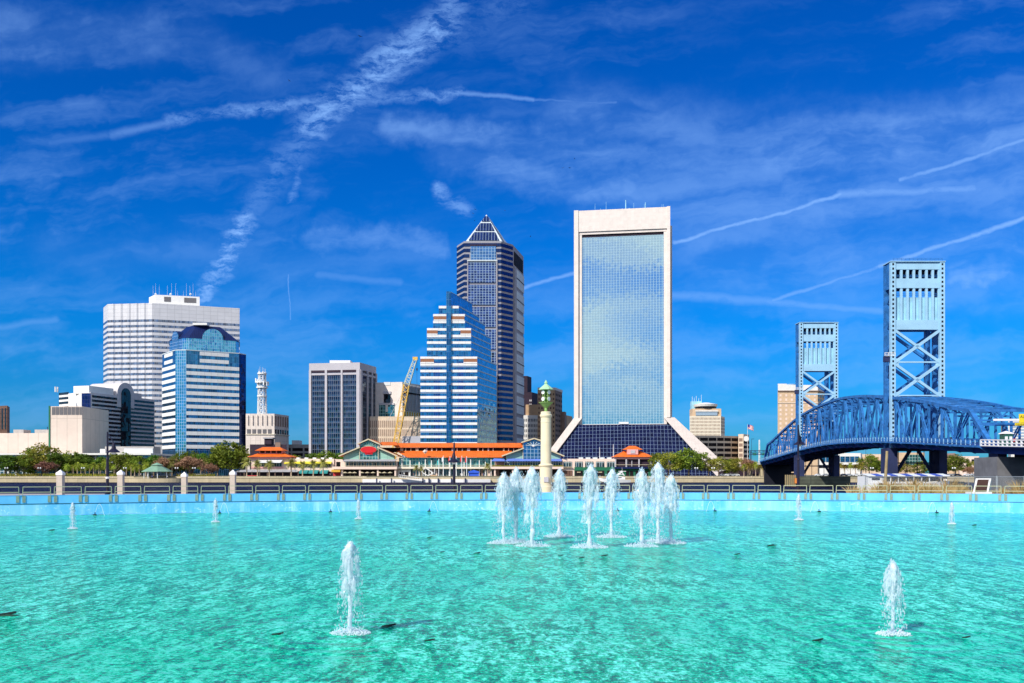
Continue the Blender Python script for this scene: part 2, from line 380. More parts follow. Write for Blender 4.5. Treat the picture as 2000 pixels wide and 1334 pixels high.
paint('weight_panel', (.30, .56, .68), var=.2, scale=.3, streak=.3)
paint('dark_steel', (.025, .035, .10), var=.3)
paint('deck_blue', (.025, .06, .24), var=.3)
paint('hole_and_deck_shade', (.008, .009, .018), var=.1)  # column holes, and the deck shade painted on far piers and abutment
paint('dark_lamp', (.015, .012, .03), var=.2, rough=.4)
paint('lamp_white', (.8, .8, .78), rough=.3)
paint('crane_yellow', (.75, .46, .10), var=.12)
paint('crane_pale', (.55, .60, .52), var=.12)
paint('asphalt', (.055, .055, .06), var=.15)
paint('plaza_paving', (.42, .38, .34), var=.12, grid=(.6, .6, .02))
paint('far_ground', (.16, .15, .10), var=.4, scale=.04)
paint('lawn', (.07, .14, .025), var=.4, scale=.8)
paint('wood_pole', (.33, .25, .13), var=.25, scale=3, streak=.4)
paint('shaded_pier_stone', (.16, .16, .17), var=.25, streak=.6)  # base darkened for the deck's shade; streaks are stains
paint('wood_fender', (.17, .19, .14), var=.3, grid=(30, .55, .2), gridcol=.3)
paint('seawall', (.52, .43, .27), var=.12, streak=.45, grid=(6, 8, .12))
paint('balustrade', (.58, .50, .34), var=.08)
paint('dock_white', (.80, .78, .76), var=.05, streak=.15)
paint('rail_metal', (.50, .46, .30), var=.12, rough=.45, spec=.5)
paint('plate_metal', (.26, .33, .27), var=.2, scale=3, streak=.4)
paint('pool_coping', (.15, .52, .93), var=.10, scale=1.4, rough=.5, streak=.12)
paint('column_cream', (.72, .62, .42), var=.07, scale=1.2, streak=.08, bump=.05)
paint('verdigris', (.22, .36, .10), var=.3, scale=2.5, streak=.3)
paint('verdigris_pale', (.36, .58, .34), var=.25, scale=2.5, streak=.3)
paint('gazebo_green', (.21, .36, .25), var=.1, grid=(.7, 40, .08), gridcol=.7)
paint('bronze', (.035, .017, .012), var=.3, rough=.4, grid=(.5, .035, .012), gridcol=2.2)
paint('pillar_stone', (.50, .42, .35), var=.10, scale=3, streak=.12, bump=.15)
paint('cap_white', (.78, .75, .73), var=.05)
paint('chain_wire', (.42, .44, .46), metal=.6, rough=.4)
paint('trunk_bark', (.30, .22, .16), var=.3, scale=2)
paint('palm_trunk', (.46, .35, .24), var=.3, scale=2)
paint('twig', (.19, .095, .065), var=.3, scale=1)
paint('hull_white', (.82, .82, .80), var=.03, rough=.3, spec=.5)
paint('boat_glass', (.02, .025, .05), rough=.12, spec=.6)
paint('canopy_blue', (.05, .09, .38), var=.1)
paint('tyre', (.015, .015, .015))
paint('bird_dark', (.02, .02, .02))
paint('skin', (.45, .27, .18), var=.05)
paint('hair', (.03, .02, .015))
paint('nozzle_dark', (.015, .03, .025), var=.3, rough=.4)
paint('algae_rock', (.02, .05, .025), var=.5, scale=6, rough=.35, bump=.5)
paint('yellow_sign', (.80, .60, .02), var=.04)
paint('sign_black', (.02, .02, .02))
paint('orange_sign', (.75, .25, .05), var=.1)
for nm, c in (('car_white', (.75, .75, .75)), ('car_dark', (.03, .035, .05)), ('car_silver', (.42, .44, .46)), ('car_red', (.45, .04, .03)), ('car_green', (.02, .10, .07))):
    paint(nm, c, rough=.25, spec=.6, var=.02)
for nm, c in (('shirt_white', (.7, .7, .7)), ('shirt_blue', (.05, .10, .45)), ('shirt_red', (.5, .05, .05)), ('shirt_yellow', (.6, .5, .05)), ('trouser_dark', (.03, .03, .05)), ('trouser_tan', (.4, .32, .2))):
    paint(nm, c, var=.05)
paint('flag_red', (.6, .05, .06)); paint('flag_white', (.75, .75, .72)); paint('flag_blue', (.03, .05, .3)); paint('flag_teal', (.05, .45, .45))
glass('glass_white_tower', (.17, .21, .27), 1.5, 4.0, .12, .0, (.3, .3, .4), metal=.75, wobble=.03, var=.5)
glass('glass_blue', (.035, .18, .31), 1.5, 4.5, .10, .12, (.10, .2, .42), wobble=.03, var=.4)
glass('glass_blue_pale', (.10, .38, .50), 1.6, 2.2, .16, .14, (.35, .5, .72), wobble=.03, var=.18)
glass('glass_navy', (.010, .028, .12), 1.5, 3.0, .10, .12, (.02, .04, .12), wobble=.03, metal=.8)
glass('glass_dark', (.028, .05, .09), 1.55, 3.75, .22, .26, (.10, .13, .19), metal=.85, wobble=.05, var=.45, rows=(.42, (.09, .125, .17)))
glass('glass_stepped', (.035, .23, .36), 1.6, 2.2, .12, .12, (.05, .12, .38), metal=.9, wobble=.03, var=.38)
glass('glass_stepped_alt', (.03, .13, .30), 1.6, 2.2, .1, .1, (.05, .10, .34), metal=.9, wobble=.02, var=.2)
glass('glass_indigo', (.016, .045, .13), 1.6, 3.0, .10, .0, (.03, .03, .15), metal=.85, wobble=.02, var=.15)
glass('glass_bay', (.05, .09, .24), 2.3, 2.0, .30, .24, (.30, .42, .54), metal=.85, wobble=.03, var=.4)
glass('glass_bay_top', (.10, .24, .44), 2.3, 2.4, .22, .2, (.35, .5, .62), metal=.85, wobble=.02, var=.2)
glass('glass_pyramid', (.025, .045, .15), 2.3, 3.0, .20, .0, (.28, .38, .44), metal=.6, wobble=.02, var=.3)
glass('glass_wall', (.50, .65, .66), 2.1, 1.95, .22, .12, (.36, .54, .58), metal=.95, wobble=.010, pane_k=.25, var=.05, rows=(.5, (.43, .59, .62)))
glass('glass_slope', (.006, .010, .055), 2.62, 3.35, .13, .13, (.20, .28, .42), metal=.5, wobble=.01, var=.3, rough=.12)
glass('glass_lobby', (.08, .14, .20), 2.4, 3.0, .35, .3, (.55, .6, .62), metal=.6, wobble=.02, var=.3)
glass('glass_hall', (.10, .26, .26), 1.9, 2.4, .3, .26, (.30, .48, .42), metal=.6, wobble=.03, var=.5)
glass('glass_shop', (.05, .09, .11), 1.6, 4.2, .30, .3, (.40, .44, .42), metal=.5, wobble=.03, var=.7)
glass('glass_black', (.02, .02, .028), 2.2, 3.5, .12, .0, (.05, .05, .06), metal=.35, wobble=.03, var=.6)
glass('glass_green', (.05, .18, .16), 2.2, 2.4, .3, .3, (.3, .4, .36), metal=.6, wobble=.02, var=.4)
leafmat('leaf_oak', (.07, .12, .008), (.28, .34, .035), .35); leafmat('leaf_deep', (.045, .11, .010), (.18, .29, .030), .35)
leafmat('leaf_olive', (.13, .145, .012), (.42, .39, .05), .35); leafmat('leaf_palm', (.14, .21, .012), (.50, .54, .06), .35)
leafmat('leaf_date', (.18, .20, .035), (.58, .55, .16), .3); leafmat('leaf_bare', (.17, .075, .045), (.38, .20, .13), .1)
leafmat('leaf_yellow', (.15, .13, .015), (.42, .30, .04)); leafmat('dry_grass', (.34, .22, .08), (.66, .47, .22))
leafmat('leaf_hedge', (.10, .12, .012), (.40, .36, .03))

# pool wall: painted, worn lighter in big patches and streaks
m, n, b = newmat('pool_wall')
ob = n.n('ShaderNodeTexCoord').outputs['Object']
big_ = n.noise(n.vec('MULTIPLY', ob, (1, 1, 1.5)), .35, 6, .62)
stk = n.noise(n.vec('MULTIPLY', ob, (1.0, 1.0, .1)), 2.2, 6, .7)
scr = n.noise(n.vec('MULTIPLY', ob, (1.0, 1.0, 1.2)), 3.5, 8, .7, dist=1.5)
c0 = n.mix(n.range(big_, .42, .62), (.10, .50, .92, 1), (.24, .62, .93, 1))
c1 = n.mix(n.range(stk, .46, .70, 0, .8), c0, (.40, .74, .94, 1))
c2 = n.mix(n.range(scr, .58, .66, 0, .8), c1, (.60, .86, .97, 1))
zz_ = n.sep(ob)[2]
c2 = n.mix(n.math('MULTIPLY', n.range(n.noise(n.vec('MULTIPLY', ob, (1, 1, .3)), 1.1, 6, .7), .42, .62, .2, .8), n.range(zz_, -.30, -.22, 1, 0)), c2, (.10, .30, .34, 1))
n.put(b.inputs['Base Color'], c2); b.inputs['Roughness'].default_value = .55
WZ_ = -.30
# pool water: cloudy turquoise over a painted floor, choppy
m, n, b = newmat('pool_water')
ob = n.n('ShaderNodeTexCoord').outputs['Object']
ys = n.sep(ob)[1]
patch = n.noise(ob, .11, 4, .6)
tone = n.math('ADD', n.range(ys, 12, 48, 0, .70, False), n.range(patch, .35, .65, -.30, .30))
wcol = n.mix(n.math('ADD', tone, 0.0, clamp=True), (.0, .48, .27, 1), (.0, .45, .35, 1))
a1 = n.noise(n.vec('MULTIPLY', ob, (1, 1, 1)), 9.0, 4, .62, dist=.6)
a2 = n.noise(ob, 1.3, 3, .55)
a3 = n.noise(ob, 15.0, 3, .6, dist=.4)
calm = n.range(n.noise(ob, .16, 3, .5), .38, .62, .45, 1.15)
hgt = n.math('MULTIPLY', n.math('ADD', n.math('ADD', n.math('MULTIPLY', a1, .075), n.math('MULTIPLY', a2, .10)), n.math('MULTIPLY', a3, .035)), calm)
for cx_, cy_, am in ((-2.02, 11.5, .020), (4.72, 11.43, .020), (2.2, 26.3, .03)):      # wavelets spreading from the jets
    dc = n.vec('LENGTH', n.vec('SUBTRACT', n.vec('ADD', ob, n.vec('SCALE', n.noise(ob, 1.6, 2, .5, out=1), scale=.35)), (cx_ + .17, cy_ + .17, WZ_ + .17)))
    hgt = n.math('ADD', hgt, n.math('MULTIPLY', n.math('MULTIPLY', n.math('SINE', n.math('MULTIPLY', dc, 17.0)), am), n.range(dc, .2, 2.6 if am < .025 else 5.5, 1, 0)))
bp = n.n('ShaderNodeBump'); bp.inputs['Strength'].default_value = 1; bp.inputs['Distance'].default_value = 1.0; n.t.links.new(hgt, bp.inputs['Height'])
n.t.links.new(bp.outputs[0], b.inputs['Normal'])
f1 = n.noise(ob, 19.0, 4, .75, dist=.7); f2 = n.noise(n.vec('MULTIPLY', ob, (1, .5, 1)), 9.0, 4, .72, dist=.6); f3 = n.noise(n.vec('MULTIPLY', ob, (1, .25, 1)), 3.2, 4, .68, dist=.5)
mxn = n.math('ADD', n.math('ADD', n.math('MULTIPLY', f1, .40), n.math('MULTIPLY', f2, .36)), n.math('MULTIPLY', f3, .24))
ripple_glint = n.math('MULTIPLY', n.range(mxn, .503, .548, 0, .95), calm)  # bright ripple glints painted into the base colour
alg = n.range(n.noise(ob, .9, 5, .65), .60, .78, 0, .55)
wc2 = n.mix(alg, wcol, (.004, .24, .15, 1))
n.put(b.inputs['Base Color'], n.mix(ripple_glint, n.mix(n.range(mxn, .492, .44, 0, .95), wc2, (.0, .145, .115, 1)), (.15, .90, .74, 1)))  # dark ripple troughs are painted in as well, under the glints
b.inputs['Roughness'].default_value = .12; b.inputs['IOR'].default_value = 1.15; b.inputs['Specular IOR Level'].default_value = .25
# river: dark, choppy
m, n, b = newmat('river_water')
ob = n.n('ShaderNodeTexCoord').outputs['Object']
h1 = n.noise(n.vec('MULTIPLY', ob, (1, .35, 1)), .55, 4, .62); h2 = n.noise(n.vec('MULTIPLY', ob, (1, .3, 1)), .16, 3, .5)
bp = n.n('ShaderNodeBump'); bp.inputs['Strength'].default_value = 1; bp.inputs['Distance'].default_value = 1.6
n.t.links.new(n.math('ADD', h1, h2), bp.inputs['Height']); n.t.links.new(bp.outputs[0], b.inputs['Normal'])
n.put(b.inputs['Base Color'], n.mix(n.range(h1, .42, .62), (.002, .002, .012, 1), (.016, .016, .055, 1)))
b.inputs['Roughness'].default_value = .45; b.inputs['Specular IOR Level'].default_value = .04
# fountain water: bright froth, and thin broken sheets
m, n, b = newmat('froth')
ob = n.n('ShaderNodeTexCoord').outputs['Object']
n.put(b.inputs['Base Color'], n.mix(n.range(n.noise(n.vec('MULTIPLY', ob, (1, 1, .5)), 16, 4, .7), .35, .65), (.66, .80, .88, 1), (.97, .98, .99, 1)))
b.inputs['Roughness'].default_value = .25; b.inputs['Subsurface Weight'].default_value = 0.0
tr = n.n('ShaderNodeBsdfTranslucent'); tr.inputs[0].default_value = (.85, .93, .97, 1)
mx = n.n('ShaderNodeMixShader'); mx.inputs[0].default_value = .45
n.t.links.new(b.outputs[0], mx.inputs[1]); n.t.links.new(tr.outputs[0], mx.inputs[2]); n.t.links.new(mx.outputs[0], n.t.nodes['Material Output'].inputs[0])
m, n, b = newmat('froth_thin')
b.inputs['Base Color'].default_value = (.88, .94, .98, 1); b.inputs['Roughness'].default_value = .15
tr = n.n('ShaderNodeBsdfTranslucent'); tr.inputs[0].default_value = (.80, .90, .95, 1)
m0 = n.n('ShaderNodeMixShader'); m0.inputs[0].default_value = .45; n.t.links.new(b.outputs[0], m0.inputs[1]); n.t.links.new(tr.outputs[0], m0.inputs[2])
tp = n.n('ShaderNodeBsdfTransparent'); mx = n.n('ShaderNodeMixShader'); mx.inputs[0].default_value = .46
n.t.links.new(tp.outputs[0], mx.inputs[1]); n.t.links.new(m0.outputs[0], mx.inputs[2]); n.t.links.new(mx.outputs[0], n.t.nodes['Material Output'].inputs[0])
m, n, b = newmat('foam')
ob = n.n('ShaderNodeTexCoord').outputs['Object']
b.inputs['Base Color'].default_value = (.82, .92, .93, 1); b.inputs['Roughness'].default_value = .5
rad_ = n.vec('LENGTH', ob)
tp = n.n('ShaderNodeBsdfTransparent'); mx = n.n('ShaderNodeMixShader')
n.put(mx.inputs[0], n.range(n.noise(ob, 14, 6, .75, dist=.6), .44, .64, .0, .55)); n.t.links.new(tp.outputs[0], mx.inputs[1]); n.t.links.new(b.outputs[0], mx.inputs[2])
n.t.links.new(mx.outputs[0], n.t.nodes['Material Output'].inputs[0])
m, n, b = newmat('water_sheet')
ob = n.n('ShaderNodeTexCoord').outputs['Object']
stn = n.noise(n.vec('MULTIPLY', ob, (1, 1, .38)), 8.5, 6, .72, dist=.5)
b.inputs['Base Color'].default_value = (.84, .92, .96, 1); b.inputs['Roughness'].default_value = .12
tr = n.n('ShaderNodeBsdfTranslucent'); tr.inputs[0].default_value = (.80, .90, .95, 1)
m0 = n.n('ShaderNodeMixShader'); m0.inputs[0].default_value = .4; n.t.links.new(b.outputs[0], m0.inputs[1]); n.t.links.new(tr.outputs[0], m0.inputs[2])
tp = n.n('ShaderNodeBsdfTransparent'); mx = n.n('ShaderNodeMixShader')
n.put(mx.inputs[0], n.range(stn, .44, .62, .05, .60)); n.t.links.new(tp.outputs[0], mx.inputs[1]); n.t.links.new(m0.outputs[0], mx.inputs[2])
n.t.links.new(mx.outputs[0], n.t.nodes['Material Output'].inputs[0])

# ------------------------------------------------------------------ ground, river, pool
PCX, PCY, PR = 4.1, -8.86, 59.0            # the round fountain basin
WZ, WTOP, NEAR = -.30, .67, 4.4            # water level, top of basin wall, near straight edge
RIVER0, RIVER1 = 78.0, 548.0
def arc(r, a0, a1, n): return [(PCX + r * math.sin(rad(a0 + (a1 - a0) * i / n)), PCY + r * math.cos(rad(a0 + (a1 - a0) * i / n))) for i in range(n + 1)]
aN = math.degrees(math.acos((NEAR - PCY) / PR))
setp(MB().box(-6000, 6000, RIVER1, 16000, -6, GZ).build('far_ground', 'far_ground'), kind='structure')
mb = MB(); mb.quad((-6000, RIVER0 - 2, -3.5), (6000, RIVER0 - 2, -3.5), (6000, RIVER1 + 1, -3.5), (-6000, RIVER1 + 1, -3.5))
setp(mb.build('river_water', 'river_water'), kind='structure')
water = arc(PR, -aN, aN, 96)
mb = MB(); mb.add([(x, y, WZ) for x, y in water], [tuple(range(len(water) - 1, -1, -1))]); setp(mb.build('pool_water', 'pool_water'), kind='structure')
out = arc(PR + .42, -aN - 1, aN + 1, 96)
mb = MB()
for (x0, y0), (x1, y1) in zip(out, out[1:]): mb.quad((x0, y0, 0), (x1, y1, 0), (x1 * 1.0 + (x1 - PCX) * .02, RIVER0, 0), (x0 + (x0 - PCX) * .02, RIVER0, 0))
e0, e1 = out[0], out[-1]
mb.quad((-600, e0[1], 0), (e0[0], e0[1], 0), (e0[0] + (e0[0] - PCX) * .02, RIVER0, 0), (-600, RIVER0, 0)); mb.quad((e1[0], e1[1], 0), (600, e1[1], 0), (600, RIVER0, 0), (e1[0] + (e1[0] - PCX) * .02, RIVER0, 0))
mb.quad((-600, -80, 0), (600, -80, 0), (600, e0[1], 0), (-600, e0[1], 0))
mb.quad((-600, RIVER0, -6), (600, RIVER0, -6), (600, RIVER0, 0), (-600, RIVER0, 0))
mb.quad((e0[0], e0[1], WZ - .3), (e1[0], e0[1], WZ - .3), (e1[0], e0[1], 0), (e0[0], e0[1], 0))
setp(mb.build('plaza', 'plaza_paving'), kind='structure')
# basin wall: body, darker joint, coping, plates
pw = thing('basin_wall', 'curved light blue painted wall of the fountain basin', 'wall', (PCX, PCY + PR, 0))
def ring(r0, r1, z0, z1, n=160, a=aN):
    mb = MB(); A, B = arc(r0, -a, a, n), arc(r1, -a, a, n)
    for i in range(n):
        mb.hexa([(*A[i], z0), (*A[i + 1], z0), (*B[i + 1], z0), (*B[i], z0), (*A[i], z1), (*A[i + 1], z1), (*B[i + 1], z1), (*B[i], z1)])
    return mb
ring(PR - .02, PR + .40, WZ - .3, .245).build('wall_body', 'pool_wall', pw)
ring(PR + .03, PR + .40, .245, .275).build('joint', 'dark_interior', pw)
ring(PR - .05, PR + .42, .275, WTOP).build('coping', 'pool_coping', pw)
ring(PR - .10, PR - .018, WZ - .25, WZ + .035).build('waterline_ledge', 'pool_wall', pw)
# rail panels along the wall, each leaning a little over the pool, with its two bolted plates
STEP = math.degrees(1.335 / PR)
rp = thing('rail_panel', '', 'railing', (0, 0, 0), 'rail panels along the basin wall')
def railpt(s, t, z): return V((s, -t, z))
mb = MB(); wv = 1.19
for a_, b_ in (((-.595, .0, 0), (-.575, .06, .40)), ((.595, .0, 0), (.575, .06, .40)), ((-.575, .06, .40), (.575, .06, .40)), ((-.58, .03, .15), (.58, .03, .15))):
    mb.bar(railpt(*a_), railpt(*b_), .032, .032)
mb.build('frame', 'rail_metal', rp)
for s in (-.535, .535): MB().box(s - .07, s + .07, .005, .03, -.34, -.02).build('mounting_plate', 'plate_metal', rp)
i = 0
for k in range(-26, 24):
    a_ = k * STEP + .35
    px_ = PCX + (PR - .085) * math.sin(rad(a_)); py_ = PCY + (PR - .085) * math.cos(rad(a_))
    ppx = CX + F * px_ / py_
    if ppx < -18 or ppx > 2018 or 1040 < ppx < 1072: continue
    lab = 'tan metal rail panel on the blue basin wall, %s panel from the left' % nth(i)
    if i == 0: rp.location = (px_, py_, WTOP); rp.rotation_euler = (0, 0, -rad(a_)); rp['label'] = lab
    else: dup(rp, (px_, py_, WTOP), lab, -rad(a_))
    i += 1
# small arcing spouts by the wall
for j, (px, ptop, flip) in enumerate(((68, 985, 1), (242, 988, 1), (444, 987, 1), (644, 984, 1), (834, 982, 1), (1214, 984, -1), (1408, 984, -1), (1607, 985, -1), (1815, 988, -1))):
    xx = X(px, 47.5); a_ = math.asin((xx - PCX) / PR); yy = PCY + math.cos(a_) * (PR - .9)
    t = thing('arcing_spout', 'thin water arc from a dark nozzle at the basin wall, %s from the left' % nth(j), 'fountain', (xx, yy, WZ), 'arcing spouts by the basin wall')
    mb = MB(); mb.tube((xx, yy, WZ - .1), (xx + .02 * flip, yy, WZ + .16), .035, .022, 8); mb.tube((xx - .08, yy, WZ), (xx + .08, yy, WZ + .015), .05, .05, 6); mb.build('nozzle', 'nozzle_dark', t)
    pts = [(xx + flip * (.04 + .44 * q), yy, WZ + .14 + .40 * (1 - (2 * q - .85) ** 2 / .72 * 1.0) * (1 if q < .9 else .8) if q < .95 else WZ) for q in (i_ / 10 for i_ in range(11))]
    mb = MB(); mb.path(pts, .010, 5); mb.build('water_arc', 'froth', t)
# ------------------------------------------------------------------ downtown buildings, left to right
# brown block at the left edge
fr = plan([(-40, 820), (14, 800), (19, 820)])
t = tower('office_block', 'dark brown ribbed block at the left edge, behind the low cream theatre', fr, 30, Z(792, 800), 'brown_brick')
for k, c in enumerate(cols(9, .45)): MB().ribbon(sub(fr, 0, *c), Z(838, 800), Z(797, 800), .3).build('window_strip', 'glass_black', t)
# theatre: long low hall, tall fly tower, glazed lobby in front
t = thing('theatre', 'cream windowless theatre with a tall plain fly tower and a long glazed lobby', 'theatre', (X(120, 640), 640, GZ))
D = 640
MB().prism(closed(plan([(-150, D), (100, D)]), 40), GZ, Z(846, D)).build('hall', 'theatre_cream', t)
fl = MB().prism([(X(99, D), D - 2), (X(163, D), D - 2), (X(163, D), D + 40), (X(99, D), D + 40)], GZ, Z(794, D)).build('fly_tower', 'theatre_cream', t)
fr = plan([(99, D - 2), (163, D - 2)])
for c in cols(8, .86, .03, .99): MB().ribbon(sub(fr, 0, *c), Z(810.5, D), Z(795.5, D), .2).build('louver_panel', 'louver_grey', fl)
MB().box(X(98.4, D), X(101, D), D - 2.5, D - 1.9, GZ, Z(793, D)).build('downpipe', 'dark_green', fl)
for (a, b_, y0) in ((14, 34, 838), (56, 98, 838)): MB().box(X(a, D), X(b_, D), D + 8, D + 18, Z(847, D), Z(y0, D)).build('roof_unit', 'concrete', t)
MB().box(X(75, D), X(76, D), D + 12, D + 12.4, Z(840, D), Z(832, D)).build('vent_pipe', 'dark_steel', t)
lb = MB().box(X(-150, 600), X(302, 600), 596, 630, GZ, Z(889, 600)).build('lobby_glazing', 'glass_lobby', t)
MB().box(X(-160, 600), X(304, 600), 592, 638, Z(889, 600), Z(885.5, 600)).build('lobby_roof', 'white_paint', t)
for px in (16, 31, 62, 127, 144, 162, 186, 245, 270, 300): MB().box(X(px, 595), X(px + 1.6, 595), 594.5, 595.7, GZ, Z(889, 595)).build('column', 'white_paint', t)
MB().box(X(205, 600), X(300, 600), 600, 612, Z(885.4, 600), Z(872, 600)).build('roof_plant', 'concrete', t)
MB().box(X(198, 600), X(208, 600), 598, 606, Z(885.4, 600), Z(877, 600)).build('roof_box', 'white_paint', t)
MB().box(X(246, 600), X(302, 600), 597, 599, Z(885.4, 600), Z(876, 600)).build('parapet_screen', 'pale_fabric', t)
# grey office with a barrel vault and black ribbon windows, its long side in shade
D0, D1 = 690, 757
A, B0, B1 = (X(116, 712), 712), (X(160, 692), 692), (X(177, D0), D0)
Cc = (X(302, D1), D1)
fr = [A, B0, B1, Cc]
t = tower('office_block', 'grey office block with a barrel vaulted roof, black ribbon windows and arched glass strip', fr, 20, Z(766.5, D0), 'grey_band')
MB().ribbon([A, B0], GZ, Z(766.5, D0) + .3, .25).build('end_wall', 'white_paint', t)
MB().ribbon([B0, B1], GZ, Z(768, D0), .3).build('corner_glazing', 'glass_navy', t)
for k in range(5): MB().ribbon(sub(fr, 0, 0, .42), Z(770.5 + 9 * k, 705) - .0, Z(766.5 + 9 * k, 705) - .0 + .2, .45).build('window_band', 'glass_black', t)
pit = 8.25 * D0 / F
for k in range(13):
    z1 = Z(771.5, D0) - k * pit
    for f0, f1 in ((.02, .46), (.60, .985)):
        MB().ribbon(sub(fr, 2, f0, f1), z1 - pit * .52, z1, .3).build('window_band', 'glass_black', t)
dirv = (V(Cc) - V(B1)).normalized(); nrm = V((dirv.y, -dirv.x))
def fp(f, z, off): q = V(along(B1, Cc, f)) + nrm * off; return V((q.x, q.y, z))
# arch on the long side + barrel running back across the roof
zs, ra, fc, L = Z(766, D0) + 1.0, 9.5, .52, (V(Cc) - V(B1)).length
def archpts(r, z0, off, n=18): return [fp(fc - r / L, z0, off)] + [fp(fc - r * math.cos(math.pi * i / n) / L, zs + r * math.sin(math.pi * i / n), off) for i in range(n + 1)] + [fp(fc + r / L, z0, off)]
back = (-nrm.x * 30, -nrm.y * 30, 0)
MB().extr(archpts(ra, Z(790, D0), .5), back).build('barrel_vault', 'grey_band', t)
MB().extr(archpts(5.2, GZ + 6, .8), (-nrm.x * .6, -nrm.y * .6, 0)).build('arched_glazing', 'glass_black', t)
MB().prism([tuple(fp(.0, 0, -1.5))[:2], tuple(fp(.36, 0, -1.5))[:2], tuple(fp(.36, 0, -16))[:2], tuple(fp(.0, 0, -16))[:2]], Z(768, D0), Z(753, D0)).build('roof_block', 'white_paint', t)
MB().prism([tuple(fp(.62, 0, -1.0))[:2], tuple(fp(.80, 0, -1.0))[:2], tuple(fp(.80, 0, -16))[:2], tuple(fp(.62, 0, -16))[:2]], Z(768, D0), Z(757, D0)).build('roof_block', 'grey_band', t)
for f in (.03, .06): MB().tube(fp(f - .22, Z(767, D0), -20), fp(f - .22, Z(757, D0), -20), .5, .5, 6).build('flue', 'white_paint', t)
# tall white tower with a serrated left face
D = 800
pts = [(202, 822)]
base0, base1 = V((X(210, 805), 805)), V((X(301, D), D))
nT = 6; zig = [(X(202, 822), 822), (base0.x, base0.y)]
for k in range(nT):
    q0, q1 = base0.lerp(base1, k / nT), base0.lerp(base1, (k + 1) / nT)
    tip = q0.lerp(q1, .80) + V((-.1, -.7)); zig += [(tip.x, tip.y), (q1.x, q1.y)]
zig += [(X(468, 825), 825)]
zt = Z(592, D)
t = tower('office_tower', 'tall white office tower with a zigzag left face and a rooftop box of antennas', zig, 40, zt, 'white_metal_panel')
pit = 10.45 * D / F
for k in range(24):
    z1 = Z(623.5, D) - k * pit
    MB().ribbon(zig, z1 - 2.05, z1, .12).build('window_band', 'glass_white_tower', t)
ph = MB().prism(closed([(X(291, 835), 835), (X(303, 822), 822), (X(390, 832), 832)], 22), zt - 4, Z(575.5, 822)).build('penthouse', 'white_paint', t)
pf = [(X(303, 822), 822), (X(390, 832), 832)]
for c in ((.20, .35), (.65, .92)): MB().ribbon(sub(pf, 0, *c), Z(589, 824), Z(579.5, 824), .2).build('louver', 'louver_grey', ph)
for k, px in enumerate((299, 304, 311, 327, 335, 343, 347, 358, 364, 371, 377, 382)):
    h = RN.choice((3, 4, 6, 9, 11)); MB().tube((X(px, 835), 835, Z(578, 835)), (X(px, 835), 835, Z(577, 835) + h), .10, .06, 4).build('antenna', 'lamp_white', t)
for px in (304, 333, 372): MB().octa((X(px, 830), 830, Z(574.5, 830)), 1.2, 1.2, 1.2).build('dish', 'lamp_white', t)
# blue glass tower with white bands and a dark mansard with arched dormers
D = 645; k_ = 645 / 620
fr = plan([(317, 644 * k_), (343, 621 * k_), (364, 620 * k_), (467, 638 * k_), (480, 645 * k_)])
ztop = Z(683, D)
t = tower('office_tower', 'blue glass tower with white bands and a dark roof with an arched glass gable', fr, 30, ztop, 'glass_blue')
MB().ribbon(fr[1:3], GZ, ztop - .4, .22).build('corner_glazing', 'glass_blue_pale', t)
MB().ribbon(fr[3:5], GZ, ztop - .4, .22).build('side_glazing', 'glass_navy', t)
MB().ribbon(fr, ztop - .45, ztop + .15, .35).build('parapet', 'pale_stone', t)
for k in range(15):
    if k < 2:
        z1 = Z(685.2, D) - k * 14.0 * D / F; a, b_ = (.25, .80), (.18, .80)
    else:
        z1 = Z(711.5, D) - (k - 2) * 13.1 * D / F; a, b_ = (0, 1), (0, 1)
    MB().ribbon(sub(fr, 2, *a), z1 - 2.55, z1, .3).build('spandrel_band', 'white_spandrel', t)
    MB().ribbon(sub(fr, 0, *b_), z1 - 2.55, z1, .3).build('spandrel_band', 'white_spandrel', t)
kk = 655 / 620
ub = plan([(331, 640 * kk), (356, 626 * kk), (369, 625 * kk), (461, 640 * kk), (467, 646 * kk)])
ze = Z(660, 625 * kk)
MB().prism(closed(ub, 22), ztop - 1, ze).build('upper_storey', 'glass_blue_pale', t)
# mansard: eave outline to a smaller flat top
ev = closed([(x, y) for x, y in ub], 22); cx_ = sum(p[0] for p in ev) / len(ev); cy_ = sum(p[1] for p in ev) / len(ev)
zr = Z(634, 625 * kk) + 1; tp = [(cx_ + (x - cx_) * .50, cy_ + (y - cy_) * .5) for x, y in ev]
n_ = len(ev); mb = MB(); mb.add([(cx_ + (x - cx_) * 1.02, cy_ + (y - cy_) * 1.02, ze) for x, y in ev] + [(x, y, zr) for x, y in tp], [(i, (i + 1) % n_, n_ + (i + 1) % n_, n_ + i) for i in range(n_)] + [tuple(range(n_, 2 * n_)), tuple(range(n_ - 1, -1, -1))])
mb.build('mansard_roof', 'navy_roof', t)
MB().box(X(378, 670), X(406, 670), 668, 674, zr, zr + 1.6).build('roof_unit', 'white_paint', t)
def gable(a, b_, f, r, zb, zc, name, mat, mat2):
    d = (V(b_) - V(a)).normalized(); nn = V((d.y, -d.x)); c = V(along(a, b_, f)); n = 20
    def pt(u, z, off): q = c + d * u + nn * off; return V((q.x, q.y, z))
    ol = lambda r, off: [pt(-r, zb, off)] + [pt(-r * math.cos(math.pi * i / n), zc + r * math.sin(math.pi * i / n), off) for i in range(n + 1)] + [pt(r, zb, off)]
    g = MB().extr(ol(r, .25), (-nn.x * .5, -nn.y * .5, 0)).build(name, mat, t)
    MB().extr([p for p in ol(r * 1.06, -.25)], (-nn.x * 14, -nn.y * 14, 0)).build(name.replace('window', 'hood'), mat2, t)
